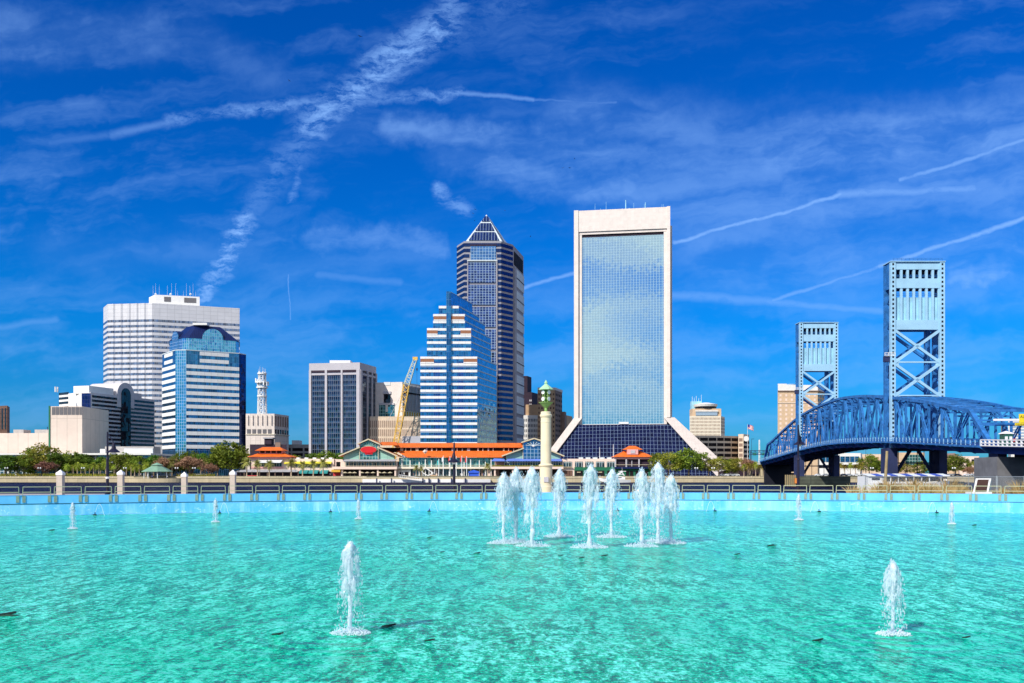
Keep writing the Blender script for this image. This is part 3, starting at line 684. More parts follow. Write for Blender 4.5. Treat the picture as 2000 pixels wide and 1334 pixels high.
gable(ub[2], ub[3], .5, 7.4, ze - 7, ze + .3, 'arched_window', 'glass_blue_pale', 'navy_roof')
gable(ub[0], ub[1], .45, 5.0, ze - 7, ze + 1, 'arched_window', 'glass_blue_pale', 'navy_roof')
# cream telephone exchange with lattice mast
D = 660; k_ = D / 640
fr = plan([(480, D), (536, D), (564, 662 * k_)])
t = tower('exchange_building', 'cream windowless block with ribbed upper walls and one row of square windows', fr, 25, Z(808, D), 'precast_cream')
MB().ribbon(fr, Z(847.5, D) - .5, Z(847.5, D), .7).build('ledge', 'cream_paint', t)
for c in cols(5, .72, .02, .93): MB().ribbon(sub(fr, 0, *c), Z(847, D), Z(838.5, D), .2).build('window', 'louver_grey', t)
for c in cols(6, .55): MB().ribbon(sub(fr, 1, *c), Z(847, D), Z(838.5, D), .2).build('window', 'glass_black', t)
for c in cols(6, .12, .0, .98): MB().ribbon(sub(fr, 0, *c), Z(830, D), Z(811, D), .9).build('rib', 'precast_cream', t)
for c in cols(6, .5): MB().ribbon(sub(fr, 1, *c), Z(832, D), Z(812, D), .25).build('recess', 'brown_shade', t)
m_ = thing('antenna_mast', 'white lattice antenna mast with ring platforms on the cream exchange roof', 'antenna mast', (X(512, 668), 668, Z(808, 668)))
cx_, cy_, z0, z1 = X(512, 668), 668, Z(808, 668), Z(726, 668)
mb = MB(); r0 = 3.3
for i in range(6):
    a_ = i * math.pi / 3; c, s = math.cos(a_) * r0, math.sin(a_) * r0; a2 = a_ + math.pi / 3; c2, s2 = math.cos(a2) * r0, math.sin(a2) * r0
    mb.tube((cx_ + c, cy_ + s, z0), (cx_ + c * .8, cy_ + s * .8, z1), .34, .24, 4)
    for k in range(7):
        za, zb = z0 + (z1 - z0) * k / 7, z0 + (z1 - z0) * (k + 1) / 7; q0, q1 = 1 - .2 * k / 7, 1 - .2 * (k + 1) / 7
        mb.bar((cx_ + c * q0, cy_ + s * q0, za), (cx_ + c2 * q1, cy_ + s2 * q1, zb), .26); mb.bar((cx_ + c2 * q0, cy_ + s2 * q0, za), (cx_ + c * q1, cy_ + s * q1, zb), .26); mb.bar((cx_ + c * q0, cy_ + s * q0, za), (cx_ + c2 * q0, cy_ + s2 * q0, za), .26)
mb.build('lattice', 'lamp_white', m_)
for py, r in ((748, 4.9), (758, 4.2), (775, 3.6), (731, 3.4)): MB().lathe([(r, 0), (r, .9), (r * .6, .9), (r * .6, 0)], (cx_, cy_, Z(py, 668)), 12).build('platform', 'lamp_white', m_)
for i in range(12):
    a_ = i * .52; MB().cbox((cx_ + 4.6 * math.cos(a_), cy_ + 4.6 * math.sin(a_), Z(748, 668) + RN.uniform(-1, 2)), .7, .7, 2.6).build('panel_antenna', 'lamp_white', m_)
for i in range(5): a_ = i * 1.26; MB().tube((cx_ + 2.4 * math.cos(a_), cy_ + 2.4 * math.sin(a_), z1 - 1), (cx_ + 2.4 * math.cos(a_), cy_ + 2.4 * math.sin(a_), z1 + 2 + i % 3), .13, .1, 4).build('whip_antenna', 'lamp_white', m_)
# low things between the exchange and the dark glass block
t = tower('low_building', 'low dark plum coloured block with a small dark tower in front of the cream exchange', plan([(488, 628), (560, 628)]), 10, Z(868, 628), 'plum_dark')
MB().box(X(517, 628), X(531, 628), 627, 634, Z(868, 628), Z(857, 628)).build('stair_tower', 'plum_dark', t); MB().box(X(515, 628), X(534, 628), 626, 635, Z(857, 628), Z(854.5, 628)).build('tower_roof', 'grey_fabric', t)
MB().box(X(538, 628), X(548, 628), 627.4, 628.2, GZ, Z(864, 628)).build('brick_pier', 'brown_shade', t)
fr = plan([(546, 700), (640, 700)])
t = tower('parking_garage', 'concrete parking deck half hidden between the cream exchange and dark glass tower', fr, 30, Z(868, 700), 'concrete')
for r in range(4): 
    for c in cols(4, .86): MB().ribbon(sub(fr, 0, *c), Z(881 + 10 * r, 700), Z(875 + 10 * r, 700), .15).build('opening', 'dark_interior', t)
t = tower('roof_cabin', 'small white box building standing behind the concrete parking deck', plan([(570, 740), (585, 740), (590, 750)]), 10, Z(860, 740), 'white_paint')
MB().box(X(575, 740), X(583, 740), 739.6, 739.9, Z(871, 740), Z(868, 740)).build('louver', 'louver_grey', t)
# dark glass block with white piers
k_ = 650 / 620
fr = plan([(604, 626 * k_), (703, 620 * k_), (735, 647 * k_)]); D = 650; ztop = Z(708, D)
t = tower('office_tower', 'dark glass office block framed by pale vertical piers and a blank grey top', fr, 24, Z(724, D), 'glass_dark')
MB().prism(closed([(p[0], p[1] - .5) for p in fr], 24), Z(722, D), ztop).build('top_wall', 'header_grey', t)
for c in ((.06, .325), (.36, .63), (.665, .93)): MB().ribbon(sub(fr, 0, *c), Z(726, D), Z(722.5, D), .75).build('vent_slot', 'plum_dark', t)
for c in ((.0, .045), (.315, .36), (.63, .665), (.935, 1.0)): MB().ribbon(sub(fr, 0, *c), GZ, Z(721.5, D), .8).build('pier', 'header_grey', t)
for c in ((.0, .10), (.40, .45), (.68, .73), (.94, 1.0)): MB().ribbon(sub(fr, 1, *c), GZ, Z(721.5, D), .8).build('pier', 'header_grey', t)
MB().ribbon(fr, Z(731.5, D), Z(727.5, D), .5).build('sill_band', 'header_grey', t)
MB().box(X(645, 660), X(685, 660), 658, 668, ztop, Z(704.5, 660)).build('roof_unit', 'white_paint', t)
# pale courthouse: blank upper block, ribbed shaded side, lower block of narrow windows
D = 672; fr = plan([(728, 677), (786, D), (826, 698)])
t = tower('courthouse', 'pale panelled block with a dark ribbed side behind the yellow crane', fr, 25, Z(746, D), 'pale_precast')
MB().ribbon(sub(fr, 0, .38, .60), Z(752, D), Z(745.6, D), .3).build('roof_notch', 'pale_fabric', t)
MB().ribbon(sub(fr, 0, .38, .60), Z(786, D), Z(769, D), .4).build('louver', 'glass_black', t); MB().ribbon(sub(fr, 0, .36, .62), Z(769, D), Z(764, D), .9).build('hood', 'header_grey', t)
MB().ribbon(sub(fr, 0, .22, .74), Z(813, D), Z(790, D), .3).build('window', 'glass_hall', t); MB().ribbon(sub(fr, 0, .22, .74), Z(790.5, D), Z(787, D), .9).build('hood', 'header_grey', t)
MB().ribbon(sub(fr, 0, .45, .52), Z(804, D), Z(790, D), .8).build('pier', 'pale_precast', t)
MB().ribbon(sub(fr, 1, .06, 1), Z(801, D), Z(752, D), .3).build('shaded_glazing', 'glass_navy', t)
for c in cols(14, .4, .06, 1): MB().ribbon(sub(fr, 1, *c), Z(801, D), Z(750, D), .9).build('fin', 'header_grey', t)
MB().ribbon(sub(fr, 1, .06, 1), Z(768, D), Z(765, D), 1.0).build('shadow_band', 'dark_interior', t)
for c in cols(8, .4, .06, 1): MB().ribbon(sub(fr, 1, *c), Z(812.5, D), Z(803, D), .3).build('window', 'ochre_fabric', t)
D = 662; fr = plan([(722, D), (836, D)])
t = tower('courthouse_annex', 'sandy lower block with rows of narrow slot windows at the foot of the crane', fr, 8, Z(813.5, D), 'sand_panel')
openings(t, 'window', 'brown_shade', fr, 0, cols(29, .42), [(Z(835, D), Z(821.5, D)), (Z(852, D), Z(838.5, D)), (Z(868, D), Z(856, D))])
MB().box(X(787, 660), X(826, 660), 655, 663, GZ, Z(852.5, 660)).build('front_wing', 'header_grey', t)
# crane with lattice boom
t = thing('crane', 'yellow lattice boom crane leaning right, its tip above the pale courthouse', 'crane', (X(766, 650), 650, GZ))
def lattice(mb, p, q, w0, w1, n, r=.16):
    p, q = V(p), V(q); d = (q - p).normalized(); a = V((0, 1, 0)); b_ = d.cross(a).normalized()
    def c(k, f): w_ = w0 + (w1 - w0) * f; s = ((1, 1), (1, -1), (-1, -1), (-1, 1))[k % 4]; return p.lerp(q, f) + (a * s[0] + b_ * s[1]) * w_ / 2
    for k in range(4):
        mb.bar(c(k, 0), c(k, 1), r * 2.0)
        for i in range(n):
            f0, f1 = i / n, (i + 1) / n
            mb.bar(c(k, f0), c(k + 1, f1), r * 1.3) if i % 2 else mb.bar(c(k + 1, f0), c(k, f1), r * 1.3)
    return mb
ft, kn, tip = P(763, 866, 650), P(794, 752, 650), P(811, 702, 650); ft.z = 3
lattice(MB(), ft, kn, 3.0, 4.0, 18, .26).build('boom', 'crane_yellow', t)
lattice(MB(), kn, tip, 3.8, 2.2, 9, .24).build('jib', 'crane_pale', t)
MB().cbox(tip + V((0, 0, .6)), 3.4, 2.4, 2.2).build('boom_head', 'crane_yellow', t)
hk = tip + V((1.2, 0, 0)); MB().bar(hk, hk + V((0, 0, -38)), .16).build('hoist_line', 'dark_steel', t); MB().cbox(hk + V((0, 0, -7)), 1, 1, 1.6).build('hook_block', 'dark_steel', t)
MB().bar(kn, P(757, 822, 650), .22).build('stay', 'header_grey', t)
mb = MB().box(ft.x - 6, ft.x + 5, 647, 653, 1.4, 4.2); mb.box(ft.x + 1, ft.x + 4.5, 646, 648.6, 2, 5); mb.build('machine_house', 'crane_yellow', t)
for y in (646.4, 652.4): MB().box(ft.x - 5, ft.x + 5, y, y + 1.4, GZ, 1.5).build('crawler_track', 'dark_steel', t)
# stepped tower with blue glass and pale bands
D = 636; sd = V((12.7, 45)) * (636 / 640)
t = thing('office_tower', 'stepped blue glass tower with pale stripes and a central glass fin, crane at its left', 'building', (X(877, D), D, GZ))
steps = [(821, 932, 930, 696.5), (834, 920, 697, 641), (846, 908, 642, 613.5), (857, 896, 614, 597.5)]
pit = 12.85 * D / F; zz = Z(699, D)
for si, (a, b_, yb, yt) in enumerate(steps):
    q0, q1 = (X(a, D), D), (X(b_, D), D); q2, q3 = (q1[0] + sd.x, D + sd.y), (q0[0] + sd.x + .12 * (q0[0]), D + sd.y)
    zb, zt = (GZ if si == 0 else Z(yb, D)), Z(yt, D)
    blk = MB().prism([q0, q1, q2, q3], zb, zt).build('stepped_block', 'glass_stepped', t)
    z = zt; k = 0
    while z > zb + 2:
        h = 1.75
        MB().ribbon([q0, q1], max(z - h, zb), z, .25).build('pale_band', 'white_spandrel', blk)
        MB().ribbon([q1, q2], max(z - .85, zb), z, .25).build('slate_band', 'slate_band', blk)
        if si == 0 and k % 2 == 1 or si == 1 and k == 1:
            MB().ribbon([q0, q1], z - h - .9, z - h - .45, .3).build('thin_band', 'slate_band', blk)
        z -= pit; k += 1
    if si < 3:
        cs = ((.0, .24), (.76, 1)) if si < 2 else ((.02, .98),)
        for c in cs: MB().ribbon(sub([q0, q1], 0, *c), zt - 3.7, zt - 1.5, .5).build('terracotta_panel', 'terracotta', blk)
        for c in cs: MB().ribbon(sub([q0, q1], 0, *c), zt - 4.6, zt - 3.7, .45).build('pale_band', 'white_spandrel', blk)
    for c in ((.24, .35), (.66, .76)):
        if si == 0: MB().ribbon(sub([q0, q1], 0, *c), zb, zt - 3.9, .12).build('dark_bay', 'glass_stepped_alt', blk)
f0, f1 = (X(872, D), D - 1.6), (X(881, D), D - 1.6)
MB().prism([f0, f1, (f1[0], D + .5), (f0[0], D + .5)], GZ, Z(570, D)).build('glass_fin', 'glass_blue', t)
MB().prism([(X(881, D) - 2.9, D + .5), (X(881, D), D + .5), (X(881, D) + sd.x, D + sd.y), (X(881, D) + sd.x - 2.9, D + sd.y)], Z(598, D), Z(571, D)).build('ridge_glazing', 'glass_stepped', t)
MB().prism([(X(879.5, D), D + .4), (X(881.6, D), D + .4), (X(881.6, D) + sd.x, D + sd.y), (X(879.5, D) + sd.x, D + sd.y)], Z(571, D), Z(570, D)).build('ridge_cap', 'slate_band', t)
# striped tower with glass pyramid
D = 720
fr = plan([(892.5, 735), (906.5, D), (979, D), (1001.5, 731), (1022.5, 772)])
zp = Z(471, D)
t = tower('office_tower', 'tallest striped grey and navy tower topped by a glass pyramid', fr, 24, zp, 'grey_granite')
pit = 10.8 * D / F
for k in range(36):
    z1 = Z(475, D) - k * pit
    if k < 2:
        MB().ribbon(fr[:4], z1 - pit * .60, z1, .25).build('window_band', 'glass_indigo', t)
    else: MB().ribbon(fr[:2] + [along(fr[1], fr[2], .14)], z1 - pit * .60, z1, .25).build('window_band', 'glass_indigo', t); MB().ribbon([along(fr[1], fr[2], .88)] + fr[2:4], z1 - pit * .6, z1, .25).build('window_band', 'glass_indigo', t)
bay = [along(fr[1], fr[2], .14), along(fr[1], fr[2], .88)]
def fpx(a, b_, off): return [(X(a, D), D), (X(b_, D), D)]
MB().ribbon(fpx(919, 968.5, 0), Z(509, D), Z(480, D), .35).build('crown_window', 'glass_bay_top', t)
MB().ribbon(fpx(918, 970, 0), Z(480.5, D), Z(478, D), .9).build('window_head', 'plum_dark', t)
MB().ribbon(fpx(912.5, 971.5, 0), Z(510.5, D), Z(508, D), 1.1).build('bay_cornice', 'pale_stone', t)
for k in range(10):
    zt = Z(513, D) - k * 43.5 * D / F
    MB().ribbon(fpx(914.5, 968.5, 0), zt - 39.0 * D / F, zt, .8).build('bay_window', 'glass_bay', t)
MB().ribbon(fpx(912.5, 914.5, 0), GZ, Z(511, D), 1.0).build('bay_pier', 'grey_granite', t); MB().ribbon(fpx(968.5, 971.5, 0), GZ, Z(511, D), 1.0).build('bay_pier', 'grey_granite', t)
MB().ribbon(sub(fr, 3, .05, .22), GZ, Z(513, D), 1.2).build('side_pier', 'grey_granite', t)
MB().ribbon(sub(fr, 3, .1, .9), Z(508, D), Z(482, D), .4).build('loggia', 'dark_interior', t)
for k in range(10): MB().ribbon(sub(fr, 3, .30, 1.0), Z(513, D) - (k + 1) * 42.5 * D / F + 3.0, Z(513, D) - k * 42.5 * D / F, .5).build('side_bay', 'pale_stone', t)
for k in range(10): MB().ribbon(sub(fr, 3, .30, 1.0), Z(513, D) - (k + .5) * 42.5 * D / F + 1.2, Z(513, D) - (k + .5) * 42.5 * D / F + 1.9, .7).build('side_joint', 'plum_dark', t)
# pyramid: three glass tiers between stone hips
apx = V((X(956, 745), 745, Z(419, 745))); bz = zp
c1, c2, c3, c4 = [V((X(px, d), d, bz)) for px, d in ((909, 722), (981, 722), (1007, 768), (898, 768))]
cen = (c1 + c2 + c3 + c4) / 4; apx = V((cen.x + .5, cen.y, Z(419, cen.y)))
mb = MB()
for a, b_ in ((c1, c2), (c2, c3), (c3, c4), (c4, c1)): mb.tri(a, b_, apx)
mb.build('pyramid_roof', 'pale_stone', t)
for f0, f1 in ((.03, .33), (.38, .66), (.72, .92)):
    def lev(f): l, r_ = c1.lerp(apx, f), c2.lerp(apx, f); e = (r_ - l); return l + e * .07, r_ - e * .07
    a, b_ = lev(f0); c, d = lev(f1); o_ = V((0, -.5, .35))
    MB().quad(a + o_, b_ + o_, d + o_, c + o_).build('roof_glazing', 'glass_pyramid', t)
    l0, r0_ = c2.lerp(apx, f0), c3.lerp(apx, f0); l1, r1_ = c2.lerp(apx, f1), c3.lerp(apx, f1); o_ = V((.4, -.2, .3))
    MB().quad(l0.lerp(r0_, .2) + o_, l0.lerp(r0_, .8) + o_, l1.lerp(r1_, .8) + o_, l1.lerp(r1_, .2) + o_).build('roof_glazing', 'pale_stone', t)
# cluster of old blocks behind the clock column
D = 880; fr = plan([(1010, D), (1039, D), (1056, 905)])
t = tower('office_block', 'near black tower rising behind the clock column', fr, 20, Z(766, D), 'plum_dark')
MB().prism(closed(plan([(1010, D + 1), (1030, D + 1), (1038, D + 14)]), 12), Z(767, D), Z(734, D)).build('upper_block', 'plum_dark', t)
for r in range(2):
    for c in ((.82, .86), (.90, .97)): MB().ribbon(sub(fr, 0, *c), Z(784 + 8 * r, D), Z(780.5 + 8 * r, D), .2).build('window', 'grey_band', t)
D = 830; fr = plan([(1015, D), (1061, D)])
t = tower('office_block', 'white stone block with neat rows of dark windows and a brown penthouse', fr, 20, Z(811, D), 'white_paint')
MB().box(X(1027, D), X(1058, D), D + 1, D + 14, Z(811, D), Z(790, D)).build('penthouse', 'tan_brick', t)
openings(t, 'window', 'glass_black', fr, 0, cols(13, .42, .12, 1), [(Z(y + 5.4, D), Z(y, D)) for y in (818, 828.5, 838.5, 848.5, 858, 868)])
D = 790; fr = plan([(1050, D), (1084, D), (1097.5, 815)])
t = tower('office_block', 'tan brick tower with a shaded brown side directly behind the clock column', fr, 20, Z(760, D), 'tan_brick')
MB().ribbon(fr, Z(762, D), Z(757, D), .6).build('cornice', 'pale_precast', t)
MB().ribbon(fr[1:], GZ, Z(762, D), .2).build('side_wall', 'brown_shade', t)  # shade on this side put into a darker brown than the front
openings(t, 'window', 'brown_brick', fr, 0, cols(6, .45), [(Z(y + 4.2, D), Z(y, D)) for y in range(768, 880, 9)])
for c in cols(4, .4): 
    for y in range(768, 850, 10): MB().ribbon(sub(fr, 1, *c), Z(y + 4.5, D), Z(y, D), .4).build('window', 'dark_interior', t)
fr = plan([(1096, 810), (1103, 810), (1106, 818)])
t = tower('office_block', 'narrow grey green stub building between the tan tower and the great white frame', fr, 12, Z(804, 810), 'brown_shade')
fr = plan([(1103, 860), (1107, 850), (1118, 870)])
t = tower('low_building', 'small brown building peeping over the left buttress of the great white frame', fr, 12, Z(811, 850), 'tan_brick')
# great tower: white concrete frame, mirror wall, flared buttresses over a sloping dark glass base
D = 680; dl = 1.0165
t = thing('office_tower', 'massive mirror glass tower in a white frame flaring out over a dark sloping base', 'building', (X(1220, D), D, GZ))
xl, xr = X(1121, D * dl), X(1309, D); yl, yr = D * dl, D
gl, gr = X(1136, D * dl), X(1296.5, D)
zt, zg = Z(401.5, D), Z(828.5, D)
dR = 40.0
ztl = Z(409.5, D * dl)
ux = V((xr - xl, yr - yl)).normalized(); un = V((ux.y, -ux.x))   # along the face, and outward
def fpt(px, off=0.0):
    a = (px - 1000) / F; f_ = (a * yl - xl) / ((xr - xl) - a * (yr - yl)); q = V((xl, yl)).lerp(V((xr, yr)), f_) - un * off; return q
def seg(px0, px1, off0, off1, z0, z1, name, mat, mb=None):
    a, b_, c, d = fpt(px0, off0), fpt(px1, off0), fpt(px1, off1), fpt(px0, off1)
    return MB().prism([(p.x, p.y) for p in (a, b_, c, d)], z0, z1).build(name, mat, t)
zk = Z(815, D)
zt = zt - .4
seg(1136, 1296.5, 3.2, dR, zg - 1, zt - 1, 'mirror_wall', 'glass_wall')
seg(1121, 1129.5, 0, dR, zk, zt, 'corner_pier', 'pale_precast'); seg(1129.5, 1136, 1.6, dR, zg - .5, zt - 5.0, 'pier_step', 'pale_precast')
seg(1302.5, 1309, 0, 9, zk, zt, 'corner_pier', 'pale_precast'); seg(1296.5, 1302.5, 1.6, dR, zg - .5, zt - 5.0, 'pier_step', 'pale_precast')
hz = Z(450.5, D)
seg(1129.5, 1302.5, .5, dR, hz + 2, zt - .3, 'header', 'pale_precast')
seg(1131.5, 1301, 1.4, 4.5, hz, hz + 2.2, 'header_soffit', 'pale_precast')
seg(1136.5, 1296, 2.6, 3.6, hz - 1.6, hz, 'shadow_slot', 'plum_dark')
# right side: recessed glazing and far pier
sR = fpt(1309, 0)
q = [fpt(1309, 9), fpt(1309, 30)]
MB().prism([(q[0].x - 4, q[0].y), (q[0].x - 1.2, q[0].y), (q[1].x - 1.2, q[1].y), (q[1].x - 4, q[1].y)], zk, zt - 8).build('side_glazing', 'glass_navy', t)
a = fpt(1309, 28); MB().prism([(a.x - 5, a.y), (a.x + 1.8, a.y), (a.x + 1.8, a.y + 9), (a.x - 5, a.y + 9)], zk - 8, zt - 7).build('rear_pier', 'pale_precast', t)
# flared base: the front plane leans out toward the river, piers follow it
FW, SP = 27.0, 33.0     # forward reach and side spread at ground
def lean(px, z, extra=0.0, side=0.0):
    f_ = max(0.0, (zk - z) / (zk - GZ)); q = fpt(px, -FW * f_ + extra); return V((q.x + side * SP * f_, q.y, z))
def lean2(q, z, fwd, side): f_ = max(0.0, (zk - z) / (zk - GZ)); return V((q.x + side * SP * f_, q.y - fwd * FW * f_, z))
def buttress(pa, pb, side, name):
    mb = MB(); A0, A1 = fpt(pa, 0), fpt(pb, 0); B0, B1 = fpt(pa, 9), fpt(pb, 9)
    if side < 0: B0 = fpt(pa, 12)
    top = [lean2(q, zk, 1, side) for q in (A0, A1, B1, B0)]; bot = [lean2(q, GZ - .5, 1, side) for q in (A0, A1, B1, B0)]
    if side > 0:
        for k_i in (1, 2): bot[k_i] = bot[k_i] + V((10.5, 1.5, 0)); top[k_i] = top[k_i] + V((3.2, 1.0, 0))
    mb.hexa(bot + top); return mb.build(name, 'buttress_precast', t)
buttress(1120.5, 1136.5, -1, 'buttress'); buttress(1296, 1309.5, 1, 'buttress')
mb = MB(); A0, A1, B1, B0 = fpt(1303, 26), fpt(1310, 26), fpt(1310, 36), fpt(1303, 36)
mb.hexa([lean2(q_, GZ - .5, 0, 1.15) for q_ in (A0, A1, B1, B0)] + [lean2(q_, zk, 0, 1.15) for q_ in (A0, A1, B1, B0)]); mb.build('rear_buttress', 'pale_precast', t)
mb = MB(); a0, a1, b0, b1 = fpt(1306, 8), fpt(1309.3, 8), fpt(1306, 30), fpt(1309.3, 30)
mb.hexa([lean2(q_, GZ - .5, f_, 1.02) for q_, f_ in ((a0, .9), (a1, .9), (b1, 0), (b0, 0))] + [lean2(q_, zk, f_, 1.02) for q_, f_ in ((a0, .9), (a1, .9), (b1, 0), (b0, 0))]); mb.build('side_slope', 'pale_precast', t)
gA, gB = fpt(1135.5, 2.2), fpt(1297, 2.2)
mb = MB(); mb.hexa([lean2(gA, GZ, 1, -1), lean2(gB, GZ, 1, 1), lean2(gB, GZ, .96, 1), lean2(gA, GZ, .96, -1), lean2(gA, zg, 1, -1), lean2(gB, zg, 1, 1), lean2(gB, zg, .9, 1) + V((0, 1, 0)), lean2(gA, zg, .9, -1) + V((0, 1, 0))])
mb.build('sloping_glazing', 'glass_slope', t)
seg(1136, 1297, 1.6, 4, zg - .6, zg + .5, 'base_ledge', 'pale_precast')
q = fpt(1218, 1.0); MB().box(q.x - 3.6, q.x + 3.6, q.y - .5, q.y + .5, zg + .5, zg + 2.0).build('window_cradle', 'dock_white', t)
q = fpt(1312, 14); MB().box(q.x - 1.0, q.x + 3.0, q.y, q.y + 2, zk - 6, zk - 1).build('rooftop_duct', 'tan_brick', t)
for px, h, r in ((1160, 7, .12), (1171, 3, .15), (1182, 8, .12), (1221, 8.5, .45), (1214, 2.2, .4), (1228, 2.4, .4), (1237, 6, .12), (1258, 5, .12), (1260, 6, .3), (1293, 4, .12), (1296, 4, .12)):
    q = fpt(px, 12); MB().tube((q.x, q.y, zt - .5), (q.x, q.y, zt + h + 1), r, r * .8, 5).build('antenna', 'weight_panel', t)
# white round-topped block and curved garage to the right
D = 1000; fr = plan([(1347, D), (1408, D), (1415.5, 1020)])
t = tower('office_block', 'white slab with small punched windows and a round white restaurant on its roof', fr, 20, Z(812.5, D), 'cream_paint')
openings(t, 'window', 'brown_shade', fr, 0, cols(23, .38, .02, .98), [(Z(y + 4.0, D), Z(y, D)) for y in (815.5, 822, 828.5, 835, 841.5, 848)])
for y in (815.5, 822, 828.5, 835, 841.5):
    for c in cols(3, .4): MB().ribbon(sub(fr, 1, *c), Z(y + 4, D), Z(y, D), .2).build('window', 'brown_shade', t)
MB().box(X(1353, D), X(1409, D), D + 1, D + 18, Z(812.5, D), Z(798, D)).build('set_back_storey', 'tan_brick_pale', t)
MB().box(X(1359, D), X(1401, D), D - .5, D + 1, Z(811.5, D), Z(804, D)).build('window_band', 'slate_band', t); MB().box(X(1358, D), X(1402, D), D - 1.2, D, Z(804, D), Z(801.5, D)).build('canopy_edge', 'white_paint', t)
MB().lathe([(8.6, 0), (9.4, 3), (12.3, 3.2), (13.2, 5.6), (4, 7.6)], (X(1382, D), D + 11, Z(799, D)), 24).build('round_storey', 'white_paint', t)
MB().lathe([(11.6, 0), (11.9, 1.6)], (X(1382, D), D + 10.6, Z(796.6, D)), 24).build('round_glazing', 'glass_black', t)
MB().box(X(1355, D), X(1375, D), D + 12, D + 20, Z(798, D), Z(782, D)).build('lift_tower', 'weight_panel', t)
for px, y in ((1357, 772), (1361, 775), (1365, 771), (1375, 769), (1370, 776)): MB().tube((X(px, D), D + 14, Z(782, D)), (X(px, D), D + 14, Z(y, D)), .2, .15, 4).build('antenna', 'lamp_white', t)
D = 760; fr = plan([(1350, 752), (1400, 754), (1428, D), (1446, 768)])
t = tower('parking_garage', 'curved cream parking garage with dark open decks beside the flared buttress', fr, 30, Z(851.5, D), 'sand_panel')
for r in range(6):
    for i in range(3):
        for c in cols((3, 2, 1)[i], .90): MB().ribbon(sub(fr, i, *c), Z(861.5 + 10.3 * r, D), Z(855.5 + 10.3 * r, D), .15).build('deck_opening', 'dark_interior', t)
st = plan([(1442, 752), (1452, 750), (1463, 762)]); MB().prism(closed(st, 16), GZ, Z(848, 752)).build('stair_tower', 'sand_panel', t)
for r in range(6): MB().ribbon(st[1:], Z(866 + 9 * r, 752), Z(861.5 + 9 * r, 752), .2).build('stair_opening', 'dark_interior', t); MB().ribbon(sub(st, 0, .15, .85), Z(862 + 10 * r, 752), Z(856 + 10 * r, 752), .2).build('stair_opening', 'brown_shade', t)
MB().tube((X(1456, 753), 751, Z(857, 752)), (X(1456, 753), 750.6, Z(857, 752)), 2.2, 2.2, 16).build('round_sign', 'white_paint', t)
# flag above the garage
t = thing('flagpole', 'flagpole with a striped flag flying above the cream garage', 'flagpole', (X(1460, 745), 745, GZ))
MB().tube((X(1460, 745), 745, GZ), (X(1460, 745), 745, Z(829, 745)), .2, .12, 6).build('pole', 'lamp_white', t)
def flag(t, px0, px1, y0, y1, D, stripes=True):
    mb = MB(); nx, ny = 8, 7; xa, xb, za, zb = X(px0, D), X(px1, D), Z(y0, D), Z(y1, D)
    def g(i, j): f = i / nx; return V((xa + (xb - xa) * f, D + .5 * math.sin(f * 7), za + (zb - za) * j / ny - f * f * (za - zb) * .55 + .12 * math.sin(f * 9)))
    for i in range(nx):
        for j in range(ny):
            mb.cur = 2 if (i < 3 and j < 4) else j % 2; mb.quad(g(i, j + 1), g(i + 1, j + 1), g(i + 1, j), g(i, j))
    mb.build('flag', ['flag_red', 'flag_white', 'flag_blue'], t)
flag(t, 1460.5, 1472, 829, 838, 745)
# tan hotel behind the far lift tower
D = 1000; fr = plan([(1519, D), (1597, D), (1610, 1025)])
t = tower('office_block', 'tan brick tower with a white crown, seen through the far lift tower', fr, 24, Z(764, D), 'tan_brick_pale')
MB().ribbon(fr, Z(764.5, D), Z(762.8, D), 1.2).build('cornice', 'brown_shade', t)
MB().prism(closed([(p[0], p[1] - .6) for p in fr], 24), Z(763, D), Z(752, D)).build('crown', 'white_paint', t)
for c in ((0, .22), (.55, .62)): MB().ribbon(sub(fr, 0, *c), Z(752, D), Z(749.5, D), .6).build('parapet', 'white_paint', t)
MB().lathe([(8, 0), (8, 4), (7.4, 4.6)], (X(1545, D), D + 8, Z(758, D)), 16).build('water_tank', 'slate_band', t)
MB().ribbon(fr, Z(787.5, D), Z(786.5, D), .5).build('string_course', 'pale_precast', t)
openings(t, 'window', 'pink_cream', fr, 0, cols(7, .34), [(Z(y + 4.6, D), Z(y, D)) for y in (770, 778.5, 790, 798.5, 807, 816, 825, 834, 843, 852, 861, 870)])
for y in (770, 778.5, 790, 798.5, 807, 816): 
    for c in cols(3, .4): MB().ribbon(sub(fr, 1, *c), Z(y + 4.6, D), Z(y, D), .3).build('side_window', 'glass_black', t)
# things seen under and behind the bridge
D = 700; fr = plan([(1600, D), (1681, D), (1684, 712)])
t = tower('low_building', 'white flat roofed building with blue windows, seen under the bridge span', fr, 20, Z(885, D), 'white_paint')
for c in cols(8, .9, .04, .97): MB().ribbon(sub(fr, 0, *c), Z(902.5, D), Z(891.5, D), .2).build('window', 'glass_stepped', t)
MB().ribbon(fr[:2], Z(914, D), Z(908, D), .2).build('ground_glazing', 'glass_black', t)
D = 760; fr = plan([(1676, D), (1760, D)])
t = tower('low_building', 'beige finned office building behind the near lift tower legs', fr, 20, Z(887, D), 'sand_panel')
for c in cols(16, .5): MB().ribbon(sub(fr, 0, *c), Z(912, D), Z(892, D), .3).build('window', 'tan_brick', t)
D = 740; fr = plan([(1752, D), (1806, D)])
t = tower('low_building', 'green glass fronted building framed by the near lift tower legs', fr, 20, Z(884, D), 'tan_brick_pale')
MB().ribbon(sub(fr, 0, .3, .9), Z(908, D), Z(888, D), .3).build('glazing', 'glass_green', t)
D = 690
t = thing('low_building', 'tan house with gabled roofs behind the round tree right of the lift tower', 'house', (X(1860, D), D, GZ))
